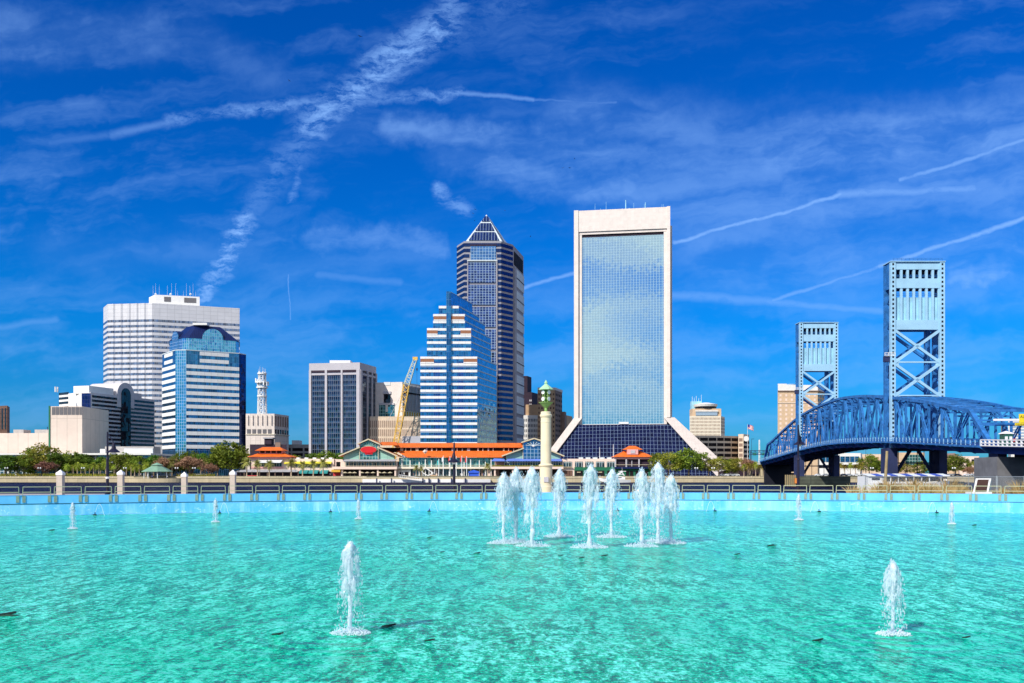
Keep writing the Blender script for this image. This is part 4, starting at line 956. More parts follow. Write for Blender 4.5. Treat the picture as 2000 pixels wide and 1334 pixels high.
MB().box(X(1838, D), X(1872, D), D, D + 14, GZ, Z(893, D)).build('wall', 'tan_brick_pale', t); MB().box(X(1872, D), X(1915, D), D + 2, D + 16, GZ, Z(891, D)).build('wing', 'pink_cream', t)
for a, b_ in ((1838, 1858), (1856, 1874)): MB().extr([P(a, 894, D - .4), P((a + b_) / 2, 885, D - .4), P(b_, 894, D - .4)], (0, 15, 0)).build('gable_roof', 'brown_shade', t)
for px in (1846, 1864, 1889, 1900): MB().box(X(px, D), X(px + 5, D), D - .2 + (2 if px > 1872 else 0), D + .1 + (2 if px > 1872 else 0), Z(905, D), Z(897, D)).build('window', 'glass_black', t)
D = 950; fr = plan([(1969, D), (2030, D)])
t = tower('office_block', 'white banded slab behind the bridge portal at the right edge', fr, 20, Z(822, D), 'white_paint')
for k in range(9): MB().ribbon(sub(fr, 0, .06, 1), Z(835 + 6 * k, D), Z(832 + 6 * k, D), .2).build('window_band', 'slate_band', t)
tower('office_block', 'narrow grey slab behind the bridge portal near the right edge', plan([(1955, 930), (1963, 930), (1966, 940)]), 15, Z(828, 930), 'louver_grey')
# ------------------------------------------------------------------ far bank: seawall, promenade, waterfront shops
D = RIVER1
t = thing('seawall', 'long stained concrete seawall with a low balustrade across the far bank', 'wall', (0, D, -3.5))
MB().box(X(-300, D), X(2300, D), D - .6, D + .6, -6, Z(933.5, D)).build('wall_body', 'seawall', t)
MB().box(X(-300, D), X(2300, D), D - .9, D + .4, Z(933.5, D), Z(932.6, D)).build('cap', 'balustrade', t)
for a, b_ in ((-40, 262), (343, 716), (1100, 1575), (1835, 2040)):
    MB().box(X(a, D), X(b_, D), D - .3, D - .05, Z(931.2, D), Z(930.4, D)).build('rail', 'balustrade', t)
    px = a
    while px < b_: MB().box(X(px, D), X(px + 1.1, D), D - .4, D + .1, Z(932.7, D), Z(930, D)).build('post', 'balustrade', t); px += 15.3
    MB().box(X(a, D), X(b_, D), D - .22, D - .12, Z(932.6, D), Z(931.9, D)).build('lower_rail', 'balustrade', t)
t = thing('promenade_bulge', 'curved concrete platform projecting from the seawall under the green gazebo', 'platform', (X(300, 540), 540, -3.5))
MB().prism([(X(300, 544) + 17.5 * math.cos(a_), 547 + 9.5 * math.sin(a_)) for a_ in (math.pi + math.pi * i / 20 for i in range(21))], -6, Z(934.5, 540)).build('platform', 'seawall', t)
t = thing('floating_dock', 'low white dock running along the foot of the shopping hall', 'dock', (X(850, 540), 540, -3.5))
MB().prism([(X(708, 543), 543), (X(905, 541), 541), (X(958, 545), 545), (X(958, 547), 547.3), (X(708, 547), 547.3)], -3.8, Z(936.0, 543)).build('deck', 'dock_white', t)
for px in (736, 765, 826, 838, 856, 882, 909): MB().tube((X(px, 541), 540.7, -4), (X(px, 541), 540.7, Z(934, 541)), .42, .42, 8).build('pile', 'dark_steel', t)
t = thing('gangway', 'sloping silver gangway leading down to the white dock', 'gangway', (X(800, 540), 539, -2.5))
mb = MB(); g0, g1 = P(779, 931.5, 539.5), P(823, 938, 539.5)
for dz in (0, 1.3): mb.bar(g0 + V((0, 0, dz)), g1 + V((0, 0, dz)), .35, .25)
for k in range(13): q = g0.lerp(g1, k / 12); mb.bar(q, q + V((0, 0, 1.3)), .14)
mb.build('truss', 'dock_white', t); MB().bar(g0 + V((0, .8, 0)), g1 + V((0, .8, 0)), 1.4, .2).build('walkway', 'header_grey', t)

DL = 575.0
def lx(px): return X(px, DL)
def lz(py): return Z(py, DL)
def lbox(x0, x1, yt, yb, y0=0.0, y1=8.0): return MB().box(lx(x0), lx(x1), DL + y0, DL + y1, lz(yb), lz(yt))
def hip(mb, x0, x1, r0, r1, ye, yr, y0, y1, inset=.5, drop=1.0):
    """hip roof: eave rectangle and a ridge"""
    ym = (y0 + y1) / 2
    e = [V((lx(x0), DL + y0, lz(ye))), V((lx(x1), DL + y0, lz(ye))), V((lx(x1), DL + y1, lz(ye))), V((lx(x0), DL + y1, lz(ye)))]
    a, b_ = V((lx(r0), DL + y0 + (ym - y0) * inset * 2, lz(yr))), V((lx(r1), DL + y0 + (ym - y0) * inset * 2, lz(yr)))
    mb.quad(e[0], e[1], b_, a); mb.tri(e[1], e[2], b_); mb.quad(e[2], e[3], a, b_); mb.tri(e[3], e[0], a); mb.quad(e[3], e[2], e[1], e[0])
    return mb
# west pavilion
t = thing('pavilion', 'pink pavilion with a two tier orange roof at the west end of the waterfront shops', 'restaurant', (lx(525), DL, GZ))
lbox(490, 566, 893, 932, 1, 14).build('wall', 'pink_cream', t); lbox(503, 548, 879, 886, 4, 12).build('upper_wall', 'pink_paint', t)
hip(MB(), 484, 571, 504, 548, 892.5, 883.5, -2, 17, .42).build('lower_roof', 'orange_tile', t)
hip(MB(), 496, 553, 506, 541, 880, 872.5, 1, 15).build('upper_roof', 'orange_tile', t)
for c in range(4): lbox(505 + 11 * c, 513.5 + 11 * c, 880.5, 884.5, 3.8, 4).build('upper_window', 'dark_interior', t)
lbox(487, 568, 892.6, 896, -.5, 1).build('fascia', 'pink_paint', t)
lbox(497, 550, 904, 911, .7, 1.1).build('window', 'glass_shop', t); lbox(490, 553, 911.5, 914.5, .4, 1).build('balcony_band', 'pink_paint', t)
for a, b_ in ((505, 553), ): MB().hexa([(lx(a), DL - 3, lz(904)), (lx(b_ - 3), DL - 3, lz(904)), (lx(b_), DL + 1, lz(897)), (lx(a), DL + 1, lz(897)), (lx(a), DL - 3, lz(903.6)), (lx(b_ - 3), DL - 3, lz(903.6)), (lx(b_), DL + 1, lz(896.5)), (lx(a), DL + 1, lz(896.5))]).build('awning', 'pale_fabric', t)
lbox(462, 585, 921, 932, .2, .8).build('ground_opening', 'plum_dark', t)
for k in range(9): lbox(464 + 15 * k, 465 + 15 * k, 920, 932, -3, -2.6).build('post', 'brown_shade', t)
MB().hexa([(lx(462), DL - 3.5, lz(922)), (lx(584), DL - 3.5, lz(922)), (lx(580), DL + 1, lz(917.5)), (lx(470), DL + 1, lz(917.5)), (lx(462), DL - 3.5, lz(921.4)), (lx(584), DL - 3.5, lz(921.4)), (lx(580), DL + 1, lz(917)), (lx(470), DL + 1, lz(917))]).build('ground_awning', 'grey_fabric', t)
lbox(491, 512, 928.5, 934, -9.5, -9.2).build('banner', 'flag_red', t)
# link block with yellow and teal awnings
t = thing('shop_block', 'cream shop block with yellow upper awnings and teal ground awnings behind date palms', 'shop', (lx(605), DL, GZ))
lbox(553, 651, 896, 932, 2, 14).build('wall', 'pink_cream', t)
for a, b_ in ((555, 572), (574, 590), (592, 608), (610, 627), (629, 646)):
    lbox(a + 2, b_, 905, 911.5, 1.7, 2.05).build('window', 'glass_shop', t)
    MB().hexa([(lx(a), DL - .5, lz(906)), (lx(b_ + 1), DL - .5, lz(906)), (lx(b_ + 1), DL + 2, lz(902)), (lx(a), DL + 2, lz(902)), (lx(a), DL - .5, lz(904.5)), (lx(b_ + 1), DL - .5, lz(904.5)), (lx(b_ + 1), DL + 2, lz(901.4)), (lx(a), DL + 2, lz(901.4))]).build('awning', 'yellow_fabric', t)
lbox(583, 650, 921, 932, 1.6, 2.1).build('ground_opening', 'plum_dark', t)
for a, b_ in ((585, 602), (604, 622), (626, 641)): MB().hexa([(lx(a), DL - 2.5, lz(925)), (lx(b_), DL - 2.5, lz(925)), (lx(b_), DL + 2, lz(919)), (lx(a), DL + 2, lz(919)), (lx(a), DL - 2.5, lz(922)), (lx(b_), DL - 2.5, lz(922)), (lx(b_), DL + 2, lz(918)), (lx(a), DL + 2, lz(918))]).build('teal_awning', 'teal_fabric', t)
for k in range(6): lbox(560 + 16 * k, 566 + 16 * k, 893.5, 896, 4, 8).build('roof_unit', 'dock_white', t)
# gabled market hall with the red oval sign
def gable_hall(t, c, upper, lower, eave_u, eave_l, apex_u, apex_l, panelmat, glassmat):
    xu0, xu1 = upper; xl0, xl1 = lower
    def face(pts, y0, y1, nm, mt): return MB().extr([V((lx(a), DL + y0, lz(b_))) for a, b_ in pts], (0, y1 - y0, 0)).build(nm, mt, t)
    face([(xl0 + 8, 897), (xl1 - 8, 897), (xl1 - 8, eave_l - 1.5), (xu1 - 3, apex_l + 1), (xu0 + 3, apex_l + 1), (xl0 + 8, eave_l - 1.5)], 1.5, 6, 'gable_panel', panelmat)
    face([(xu0 + 3, 897), (xu1 - 3, 897), (xu1 - 3, eave_u + .5), (c, apex_u + 1.5), (xu0 + 3, eave_u + .5)], .6, 8, 'gable_glazing', glassmat)
    for (x0, ye, x1, ya, nm) in ((xl0, eave_l, xu0 + 5, apex_l, 'lower_roof'), (xl1, eave_l, xu1 - 5, apex_l, 'lower_roof'), (xu0, eave_u, c, apex_u, 'upper_roof'), (xu1, eave_u, c, apex_u, 'upper_roof')):
        MB().extr([V((lx(x0), DL - 1.2, lz(ye))), V((lx(x1), DL - 1.2, lz(ya))), V((lx(x1), DL - 1.2, lz(ya) + .5)), V((lx(x0), DL - 1.2, lz(ye) + .5))], (0, 26, 0)).build(nm, 'orange_tile', t)
        MB().bar(V((lx(x0), DL - 1.35, lz(ye) + .2)), V((lx(x1), DL - 1.35, lz(ya) + .2)), .25, .75).build('barge_board', 'balustrade', t)
    for x in (xu0 + 3.5, xu1 - 3.5): lbox(x - .6, x + .6, eave_u, 897, .2, .6).build('post', 'balustrade', t)
t = thing('market_hall', 'green gabled market hall with a red oval sign and orange roofs', 'shopping hall', (lx(720), DL, GZ))
gable_hall(t, 720, (698.5, 742), (662, 777), 868, 891.5, 858.5, 874, 'green_panel', 'glass_hall')
lbox(664, 775, 901, 932, 2, 16).build('wall', 'pink_cream', t); lbox(652, 668, 897, 932, 3, 12).build('side_wing', 'pink_cream', t); lbox(655, 663, 902, 911, 2.7, 3.1).build('window', 'glass_black', t)
lbox(673, 773, 901, 911, 1.2, 1.9).build('terrace_glazing', 'glass_shop', t)
for k in range(14): lbox(674 + 7.6 * k, 674.7 + 7.6 * k, 901, 911, .2, .6).build('terrace_post', 'balustrade', t)
MB().hexa([(lx(670), DL - 3, lz(901.3)), (lx(772), DL - 3, lz(901.3)), (lx(775), DL + 1.5, lz(897.6)), (lx(673), DL + 1.5, lz(897.6)), (lx(670), DL - 3, lz(900.6)), (lx(772), DL - 3, lz(900.6)), (lx(775), DL + 1.5, lz(896.8)), (lx(673), DL + 1.5, lz(896.8))]).build('terrace_awning', 'grey_fabric', t)
lbox(650, 776, 911.5, 916.5, -2.5, 2).build('balcony_band', 'pink_cream', t); lbox(668, 774, 909.6, 910.2, -2.4, -2.2).build('balcony_rail', 'balustrade', t)
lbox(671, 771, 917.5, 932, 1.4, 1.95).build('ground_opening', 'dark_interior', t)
for x in (667, 702, 737, 771): lbox(x, x + 3, 916.5, 932, -1.5, 0).build('column', 'pink_cream', t)
lbox(649, 666, 917.5, 922, -3, 2).build('ochre_awning', 'ochre_fabric', t); lbox(650, 664, 922, 930, 1.5, 2).build('red_shopfront', 'flag_red', t)
for k in range(7):
    a_ = math.pi * (k + 1) / 8; MB().bar(V((lx(720), DL + .3, lz(872))), V((lx(720) + 5.2 * math.cos(a_), DL + .3, lz(872) + 3.0 * math.sin(a_))), .28).build('sunburst_spoke', 'green_panel', t)
s = thing('oval_sign', 'red oval sign on the gable of the green market hall', 'sign', (lx(720), DL - .6, lz(878)))
n_ = 32; mb = MB(); mb.extr([V((lx(720) + 4.9 * math.cos(2 * math.pi * i / n_), DL - .9, lz(878.5) + 2.05 * math.sin(2 * math.pi * i / n_))) for i in range(n_)], (0, .6, 0)); mb.build('face', 'red_sign', s)
mb = MB(); mb.extr([V((lx(720) + 5.2 * math.cos(2 * math.pi * i / n_), DL - .6, lz(878.5) + 2.35 * math.sin(2 * math.pi * i / n_))) for i in range(n_)], (0, .7, 0)); mb.build('rim', 'tan_brick', s)
MB().box(lx(713), lx(728), DL - .6, DL + .2, lz(887.5), lz(884)).build('lower_board', 'red_sign', s)
# long two tier arcade
t = thing('shopping_arcade', 'long shopping arcade with two tiers of orange roof along the river', 'shopping hall', (lx(860), DL, GZ))
def slope(x0, x1, ye, yr, y0, y1, x2, x3, nm):
    MB().hexa([(lx(x0), DL + y0, lz(ye)), (lx(x1), DL + y0, lz(ye)), (lx(x3), DL + y1, lz(yr)), (lx(x2), DL + y1, lz(yr)), (lx(x0), DL + y0, lz(ye) + .4), (lx(x1), DL + y0, lz(ye) + .4), (lx(x3), DL + y1, lz(yr) + .4), (lx(x2), DL + y1, lz(yr) + .4)]).build(nm, 'orange_tile', t)
slope(795, 992, 893.5, 880.8, 2, 14, 770, 1000, 'lower_roof')
slope(768, 1024, 873, 864.2, 13, 22, 755, 1020, 'upper_roof')
slope(742, 775, 869.5, 862, 5, 22, 735, 765, 'upper_roof')
lbox(740, 1022, 873, 882, 15, 20).build('clerestory_wall', 'dark_interior', t)
for k in range(24): 
    if k % 5 != 4: lbox(776 + 10.3 * k, 776 + 10.3 * k + RN.choice((1.6, 3, 6)), 874.5, 881, 14.6, 15).build('clerestory_panel', RN.choice(('balustrade', 'header_grey', 'pink_cream')), t)
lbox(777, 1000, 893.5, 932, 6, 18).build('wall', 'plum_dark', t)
lbox(778, 985, 894.5, 911.5, 5.2, 5.9).build('shop_glazing', 'glass_hall', t)
for k, x in enumerate((783, 799, 817, 829, 841, 864, 876, 890, 905, 918, 935, 947, 958)): lbox(x, x + 1.6, 896 + (k % 3) * 3, 932, 3.2, 4).build('column', 'white_paint', t)
lbox(776, 990, 911.5, 915.5, 1.5, 6).build('balcony_band', 'cream_paint', t); lbox(776, 990, 909, 909.6, 1.5, 1.7).build('balcony_rail', 'balustrade', t)
lbox(776, 800, 916, 932, 4, 6).build('white_front', 'white_paint', t)
for a in (779, 789): lbox(a, a + 7, 922, 930, 3.7, 4).build('door', 'dark_interior', t)
lbox(800, 985, 916, 932, 5, 5.9).build('ground_glazing', 'glass_shop', t)
for x in (840, 850, 900, 930, 938, 952, 965, 975): lbox(x, x + RN.choice((3, 5)), 917, 932, 4.4, 5).build('shopfront_panel', RN.choice(('pink_cream', 'white_paint', 'red_sign', 'brown_shade')), t)
MB().octa(P(830, 882.2, DL), 1.5, 1.5, 1.5).build('roof_dish', 'pink_cream', t)
# second gabled hall behind the clock column
t = thing('market_hall', 'green gabled hall with a tall gridded window and blue awnings behind the clock column', 'shopping hall', (lx(1042), DL, GZ))
gable_hall(t, 1043, (1018, 1068), (980, 1102), 865, 891.5, 857, 876, 'green_panel', 'glass_bay_top')
lbox(966, 1100, 901, 932, 2, 16).build('wall', 'brown_shade', t); lbox(985, 1097, 900, 909, 1.2, 1.9).build('terrace_glazing', 'glass_shop', t)
for a, b_ in ((960, 986), (987, 1097)): MB().hexa([(lx(a), DL - 3, lz(901)), (lx(b_), DL - 3, lz(901)), (lx(b_), DL + 1.4, lz(897)), (lx(a + 5), DL + 1.4, lz(896)), (lx(a), DL - 3, lz(900)), (lx(b_), DL - 3, lz(900)), (lx(b_), DL + 1.4, lz(896)), (lx(a + 5), DL + 1.4, lz(895.2))]).build('awning', 'blue_fabric', t)
lbox(960, 1100, 911.5, 916, -2.5, 2).build('balcony_band', 'pink_cream', t); lbox(962, 1100, 909, 911, -2.4, -2.2).build('planter', 'leaf_hedge', t)
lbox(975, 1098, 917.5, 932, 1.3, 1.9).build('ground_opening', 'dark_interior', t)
for x in (965, 1000, 1030, 1060, 1090): lbox(x, x + 3, 916, 932, -1.5, 0).build('column', 'pink_cream', t)
for k in range(7): a_ = math.pi * (k + .5) / 7; MB().bar(V((lx(1042), DL - .2, lz(871))), V((lx(1042) + 5 * math.cos(a_), DL - .2, lz(871) + 2.6 * math.sin(a_))), .3).build('sunburst_spoke', 'pale_stone', t)
MB().octa(V((lx(1042), DL - .3, lz(871))), 1.1, .3, .8).build('sunburst_hub', 'white_paint', t)
# east block with green ground floor
t = thing('shop_block', 'pale two storey shop block with a dark green ground floor right of the clock column', 'shop', (lx(1150), DL, GZ))
lbox(1098, 1203, 896, 932, 1, 14).build('wall', 'pink_cream', t); lbox(1122, 1202, 912.5, 931.5, .4, .9).build('green_front', 'dark_green', t)
for a, b_ in ((1101, 1117), (1123, 1138), (1143, 1159), (1164, 1180), (1185, 1201)): lbox(a, b_, 901.5, 912, .6, .95).build('window', 'glass_shop', t)
for a in (1123, 1144, 1165, 1186): lbox(a, a + 15, 919, 931, .1, .35).build('shop_opening', 'dark_interior', t); lbox(a + 4, a + 11, 921.5, 923, -.1, .08).build('ceiling_lamp', 'tan_fabric', t)
lbox(1100, 1118, 919, 931, .6, .9).build('shop_opening', 'brown_brick', t); lbox(1100, 1118, 911.8, 912.6, -.8, .5).build('balcony_rail', 'balustrade', t)
for k in range(5): lbox(1132 + 14 * k, 1140 + 14 * k, 893, 896, 4, 9).build('roof_unit', 'pale_stone', t)
for px, y in ((1173, 873), (1200, 867)): MB().tube((lx(px), DL + 6, lz(896)), (lx(px), DL + 6, lz(y)), .22, .14, 5).build('mast', 'lamp_white', t)
t = thing('pavilion', 'pavilion with a two tier hip roof, pink dormer and dark porch at the east end', 'restaurant', (lx(1238), DL, GZ))
hip(MB(), 1198, 1277, 1222, 1254, 892.5, 880, -1, 19, .45).build('lower_roof', 'orange_tile', t); hip(MB(), 1219, 1257, 1232, 1244, 877.8, 870, 3, 13, .5).build('upper_roof', 'orange_tile', t)
lbox(1226, 1247, 877.5, 887.5, 1.5, 8).build('dormer', 'pink_paint', t); lbox(1232, 1241, 879.5, 885.5, 1.2, 1.6).build('dormer_panel', 'header_grey', t); lbox(1229, 1249, 877.8, 883, 5, 12).build('upper_wall', 'pink_paint', t)
lbox(1201, 1274, 892.6, 896.5, .2, 2).build('fascia', 'pink_paint', t); lbox(1203, 1272, 896, 913, 2, 14).build('porch', 'plum_dark', t)
for x in (1201, 1222, 1247, 1270): lbox(x, x + 2.5, 896, 912, .2, 1).build('post', 'header_grey', t)
for x in (1226, 1234): lbox(x, x + 1.4, 899, 911, 1.4, 1.9).build('door_frame', 'header_grey', t)
lbox(1201, 1274, 907.3, 908, 0, .2).build('porch_rail', 'balustrade', t); lbox(1200, 1275, 912, 915.5, -.4, 2).build('floor_band', 'navy_roof', t); lbox(1203, 1273, 915, 932, 1.6, 14).build('ground_wall', 'dark_green', t)
for a in (1223, 1231, 1242, 1260): lbox(a, a + 6, 920, 931, 1.3, 1.6).build('ground_opening', 'dark_interior', t)
mb = MB(); 
for off in (0, 2.4): mb.bar(V((lx(1277), DL - off, lz(911))), V((lx(1302), DL - off, lz(929))), .5, .5)
mb.build('stair', 'pale_fabric', t)
# arcade furniture on the quay
for j, (px, y0, col) in enumerate(((866, 890, 'flag_white'), (879, 891, 'flag_red'), (891, 891, 'flag_white'), (902, 890, 'flag_red'), (911.5, 891, 'flag_red'), (857, 896, 'flag_teal'))):
    t = thing('flagpole', 'slender pole with limp %s pennant before the arcade, %s pole from the left' % (col.split('_')[1], nth({866: 1, 879: 2, 891: 3, 902: 4, 911.5: 5, 857: 0}[px])), 'flagpole', (X(px, 560), 560, GZ), 'poles before the arcade')
    MB().tube((X(px, 560), 560, GZ), (X(px, 560), 560, Z(y0, 560)), .24, .16, 6).build('pole', 'lamp_white', t)
    MB().extr([V((X(px, 560) - .2, 560, Z(y0 + 2, 560))), V((X(px, 560) - 1.1, 560, Z(y0 + 5, 560))), V((X(px, 560) - .9, 560, Z(y0 + 13, 560))), V((X(px, 560) - .2, 560, Z(y0 + 11, 560)))], (0, .1, 0)).build('pennant', col, t)
t = thing('canopy_tent', 'bright blue canopy tent on the quay before the arcade', 'tent', (X(925, 555), 555, GZ))
mb = MB(); hipv = [(X(915, 553), 553), (X(936, 553), 553), (X(936, 553), 559), (X(915, 553), 559)]
mb.prism(hipv, Z(924, 553), Z(921, 553)); top = V((X(925.5, 556), 556, Z(918, 553))); e = [V((*p, Z(921, 553))) for p in hipv]
for i in range(4): mb.tri(e[i], e[(i + 1) % 4], top)
mb.build('roof', 'bright_blue', t); MB().prism([(x * .995 + (.0), y + .5) for x, y in hipv[:2]] + [(hipv[1][0], hipv[1][1] + 1), (hipv[0][0], hipv[0][1] + 1)], Z(931, 553), Z(924, 553)).build('side_curtain', 'bright_blue', t)
for p in hipv: MB().tube((*p, GZ), (*p, Z(924, 553)), .12, .12, 5).build('leg', 'lamp_white', t)
t = thing('outdoor_stair', 'white zigzag outdoor staircase up to the arcade balcony', 'staircase', (X(840, 570), 570, GZ))
for a, b_ in (((825, 923), (836, 929)), ((830, 913), (848, 925)), ((836, 929), (848, 924)), ((824, 922), (830, 914))): MB().bar(V((X(a[0], 569), 569, Z(a[1], 569))), V((X(b_[0], 569), 569, Z(b_[1], 569))), 1.6, .5).build('flight', 'white_paint', t)
for px in (826, 838, 849): MB().tube((X(px, 569), 569, GZ), (X(px, 569), 569, Z(914, 569)), .22, .22, 5).build('post', 'white_paint', t)
lx0 = X(841, 566); MB().box(lx0, lx0 + 3.6, 565, 566, GZ, Z(927.5, 566)).build('planter_box', 'tan_brick', t)
um = thing('parasol', '', 'parasol', (0, 0, 0), 'cafe parasols under the market hall')
MB().tube((0, 0, 0), (0, 0, 2.4), .06, .06, 5).build('pole', 'wood_pole', um); MB().lathe([(1.55, 1.85), (1.5, 2.0), (.1, 2.65)], (0, 0, 0), 8).build('shade', 'tan_fabric', um)
for j, px in enumerate((674, 684, 693, 707, 717, 729, 741, 751, 762)):
    lab = 'tan cafe parasol on the terrace below the market hall, %s from the left' % nth(j)
    if j == 0: um.location = (X(px, 566), 566, GZ); um['label'] = lab
    else: dup(um, (X(px, 566), 566 + RN.uniform(-1, 1), GZ), lab)
# gazebo
t = thing('gazebo', 'open gazebo with a two tier green hip roof on the curved platform', 'gazebo', (X(307, 546), 546, Z(934.5, 540)))
gx, gy = X(307, 546), 546; z9 = Z(934.5, 540)
MB().lathe([(8.7, Z(921.4, 546)), (8.7, Z(920.8, 546)), (2.6, Z(909.3, 546))], (gx, gy, 0), 8, math.pi / 8).build('lower_roof', 'gazebo_green', t)
MB().lathe([(3.5, Z(909.0, 546)), (3.5, Z(908.6, 546)), (.15, Z(903.5, 546))], (gx, gy, 0), 8, math.pi / 8).build('upper_roof', 'gazebo_green', t)
MB().lathe([(2.2, Z(911, 546)), (2.2, Z(908.8, 546))], (gx, gy, 0), 8, math.pi / 8).build('lantern', 'dark_interior', t)
for i in range(8): a_ = math.pi / 8 + i * math.pi / 4; MB().tube((gx + 7.2 * math.cos(a_), gy + 7.2 * math.sin(a_), z9), (gx + 7.2 * math.cos(a_), gy + 7.2 * math.sin(a_), Z(921, 546)), .28, .28, 8).build('post', 'pale_fabric', t)
MB().lathe([(7.4, Z(921.6, 546)), (7.4, Z(921, 546))], (gx, gy, 0), 8, math.pi / 8).build('beam', 'balustrade', t)
# grey ramp and underpass at the foot of the bridge
t = thing('ramp', 'pale concrete road ramp rising beside the palmetto cluster near the bridge', 'ramp', (X(1430, 600), 600, GZ))
MB().extr([P(1400, 921, 590), P(1462, 904, 590), P(1490, 903, 590), P(1490, 905.5, 590), P(1462, 908, 590), P(1405, 921, 590)], (0, 9, 0)).build('deck', 'concrete', t)
for px in (1437, 1462, 1486): MB().box(X(px, 592), X(px + 4, 592), 592, 597, GZ, Z(907, 592)).build('pier', 'seawall', t)
MB().box(X(1405, 606), X(1492, 606), 606, 607, GZ, Z(908, 606)).build('back_wall', 'plum_dark', t)
t = thing('sign_gantry', 'dark green overhead truss gantry at the far end of the bridge', 'gantry', (X(1482, 600), 600, GZ))
lattice(MB(), P(1464, 884, 600), P(1502, 884, 600), 2.6, 2.6, 9, .14).build('truss', 'dark_steel', t)
for px in (1466, 1500): MB().tube((X(px, 600), 600, GZ), (X(px, 600), 600, Z(880, 600)), .25, .25, 6).build('post', 'dark_steel', t)
for px in (1473, 1491): MB().box(X(px - 3, 600), X(px + 3, 600), 598.6, 599, Z(889.5, 600), Z(885, 600)).build('signal_board', 'dark_green', t)

# ------------------------------------------------------------------ lift bridge
def bx(D): return 92.9 + .067 * D if D <= 449 else (92.9 + .067 * 449) / 449 * D + (D - 449) * .02      # left truss line in plan
BW = 13.6                               # truss spacing
def itp(tab, D):
    for (a, za), (b_, zb) in zip(tab, tab[1:]):
        if a <= D <= b_: f = (D - a) / (b_ - a); f = f; return za + (zb - za) * f
    return tab[0][1] if D < tab[0][0] else tab[-1][1]
def smooth(tab, D): return sum(itp(tab, D + e) for e in (-9, -4.5, 0, 4.5, 9)) / 5
BOT = [(150, 3.2), (190, 4.6), (214, 5.6), (240, 7.1), (270, 8.5), (302, 9.4), (327, 9.75), (355, 9.2), (381, 8.15), (410, 6.7), (450, 5.0), (560, .4)]
TOPC = [(214, 14.1), (240, 18.6), (270, 22.3), (294, 24.9), (322, 26.3), (350, 25.6), (381, 23.4), (410, 18.8), (441, 13.5)]
def zb(D): return CZ + smooth(BOT, D)
def zt_(D): return CZ + smooth(TOPC, D)
br = thing('bridge', 'blue steel through truss road bridge with a curved top chord crossing the river', 'bridge', (bx(320) + 6, 320, -3.5))
Ds = [216 + (441 - 216) * i / 27 for i in range(28)]
for s in (0, BW):
    for k, (a, b_) in enumerate(zip(Ds, Ds[1:])):
        pa0, pb0, pa1, pb1 = V((bx(a) + s, a, zb(a) + 1.6)), V((bx(b_) + s, b_, zb(b_) + 1.6)), V((bx(a) + s, a, zt_(a))), V((bx(b_) + s, b_, zt_(b_)))
        MB().bar(pa1, pb1, .9, .8).build('top_chord', 'steel_blue', br)
        MB().bar(pa0, pb0, .8, .8).build('bottom_chord', 'steel_blue', br)
        # laced diagonals and posts: two thin flanges with lattice between
        def laced(p, q, w_, name):
            mb = MB(); d = (q - p).normalized(); n_ = d.cross(V((1, 0, 0))).normalized() * (w_ / 2)
            for sg_ in (-1, 1): mb.bar(p + n_ * sg_, q + n_ * sg_, .34, .17)
            m_ = max(4, int((q - p).length / .95))
            for i in range(m_): u, v_ = p.lerp(q, i / m_), p.lerp(q, (i + 1) / m_); mb.bar(u - n_, v_ + n_, .12, .12) if i % 2 else mb.bar(u + n_, v_ - n_, .12, .12)
            mb.build(name, 'steel_blue', br)
        laced(pb0, pb1, .62, 'post') if k < 26 else None
        if (k % 2 == 0): laced(pa1, pb0, .8, 'diagonal')
        else: laced(pa0, pb1, .8, 'diagonal')
        mid0, mid1 = (pa0 + pb0) / 2, (pa1 + pb1) / 2; cm = (pa0 + pb0 + pa1 + pb1) / 4
        laced(mid0, cm, .4, 'sub_post')
    e0, e1 = V((bx(216) + s, 216, zt_(216))), V((bx(205) + s, 205.5, zb(205) + 1.6))
    MB().bar(e0, e1, 1.0, .9).build('end_post', 'steel_blue', br)
    f0, f1 = V((bx(441) + s, 441, zt_(441))), V((bx(449) + s, 449, zb(449) + 1.4)); MB().bar(f0, f1, 1.0, .9).build('end_post', 'steel_blue', br)
for k, a in enumerate(Ds):
    p, q = V((bx(a), a, zt_(a))), V((bx(a) + BW, a, zt_(a)))
    MB().bar(p, q, .5, .6).build('top_strut', 'steel_blue', br)
    lo = V((0, 0, -2.3 if k in (0, 27) else -1.9))
    mb = MB(); mb.bar(p + lo, q + lo, .35, .4)
    for i in range(6): u, v_ = p.lerp(q, i / 6), p.lerp(q, (i + 1) / 6); mb.bar(u + (lo if i % 2 else V()), v_ + (V() if i % 2 else lo), .2)
    mb.build('sway_frame', 'steel_blue', br)
    if k: 
        b_ = Ds[k - 1]; p2, q2 = V((bx(b_), b_, zt_(b_))), V((bx(b_) + BW, b_, zt_(b_))); mb = MB(); mb.bar(p, q2, .42, .28); mb.bar(q, p2, .42, .28); mb.build('top_lateral', 'steel_blue', br)
# portal strut at the near end
z_ = zt_(216); MB().bar(V((bx(216), 215.6, z_ - 3.2)), V((bx(216) + BW, 215.6, z_ - 3.2)), .5, .8).build('portal_strut', 'steel_blue', br)
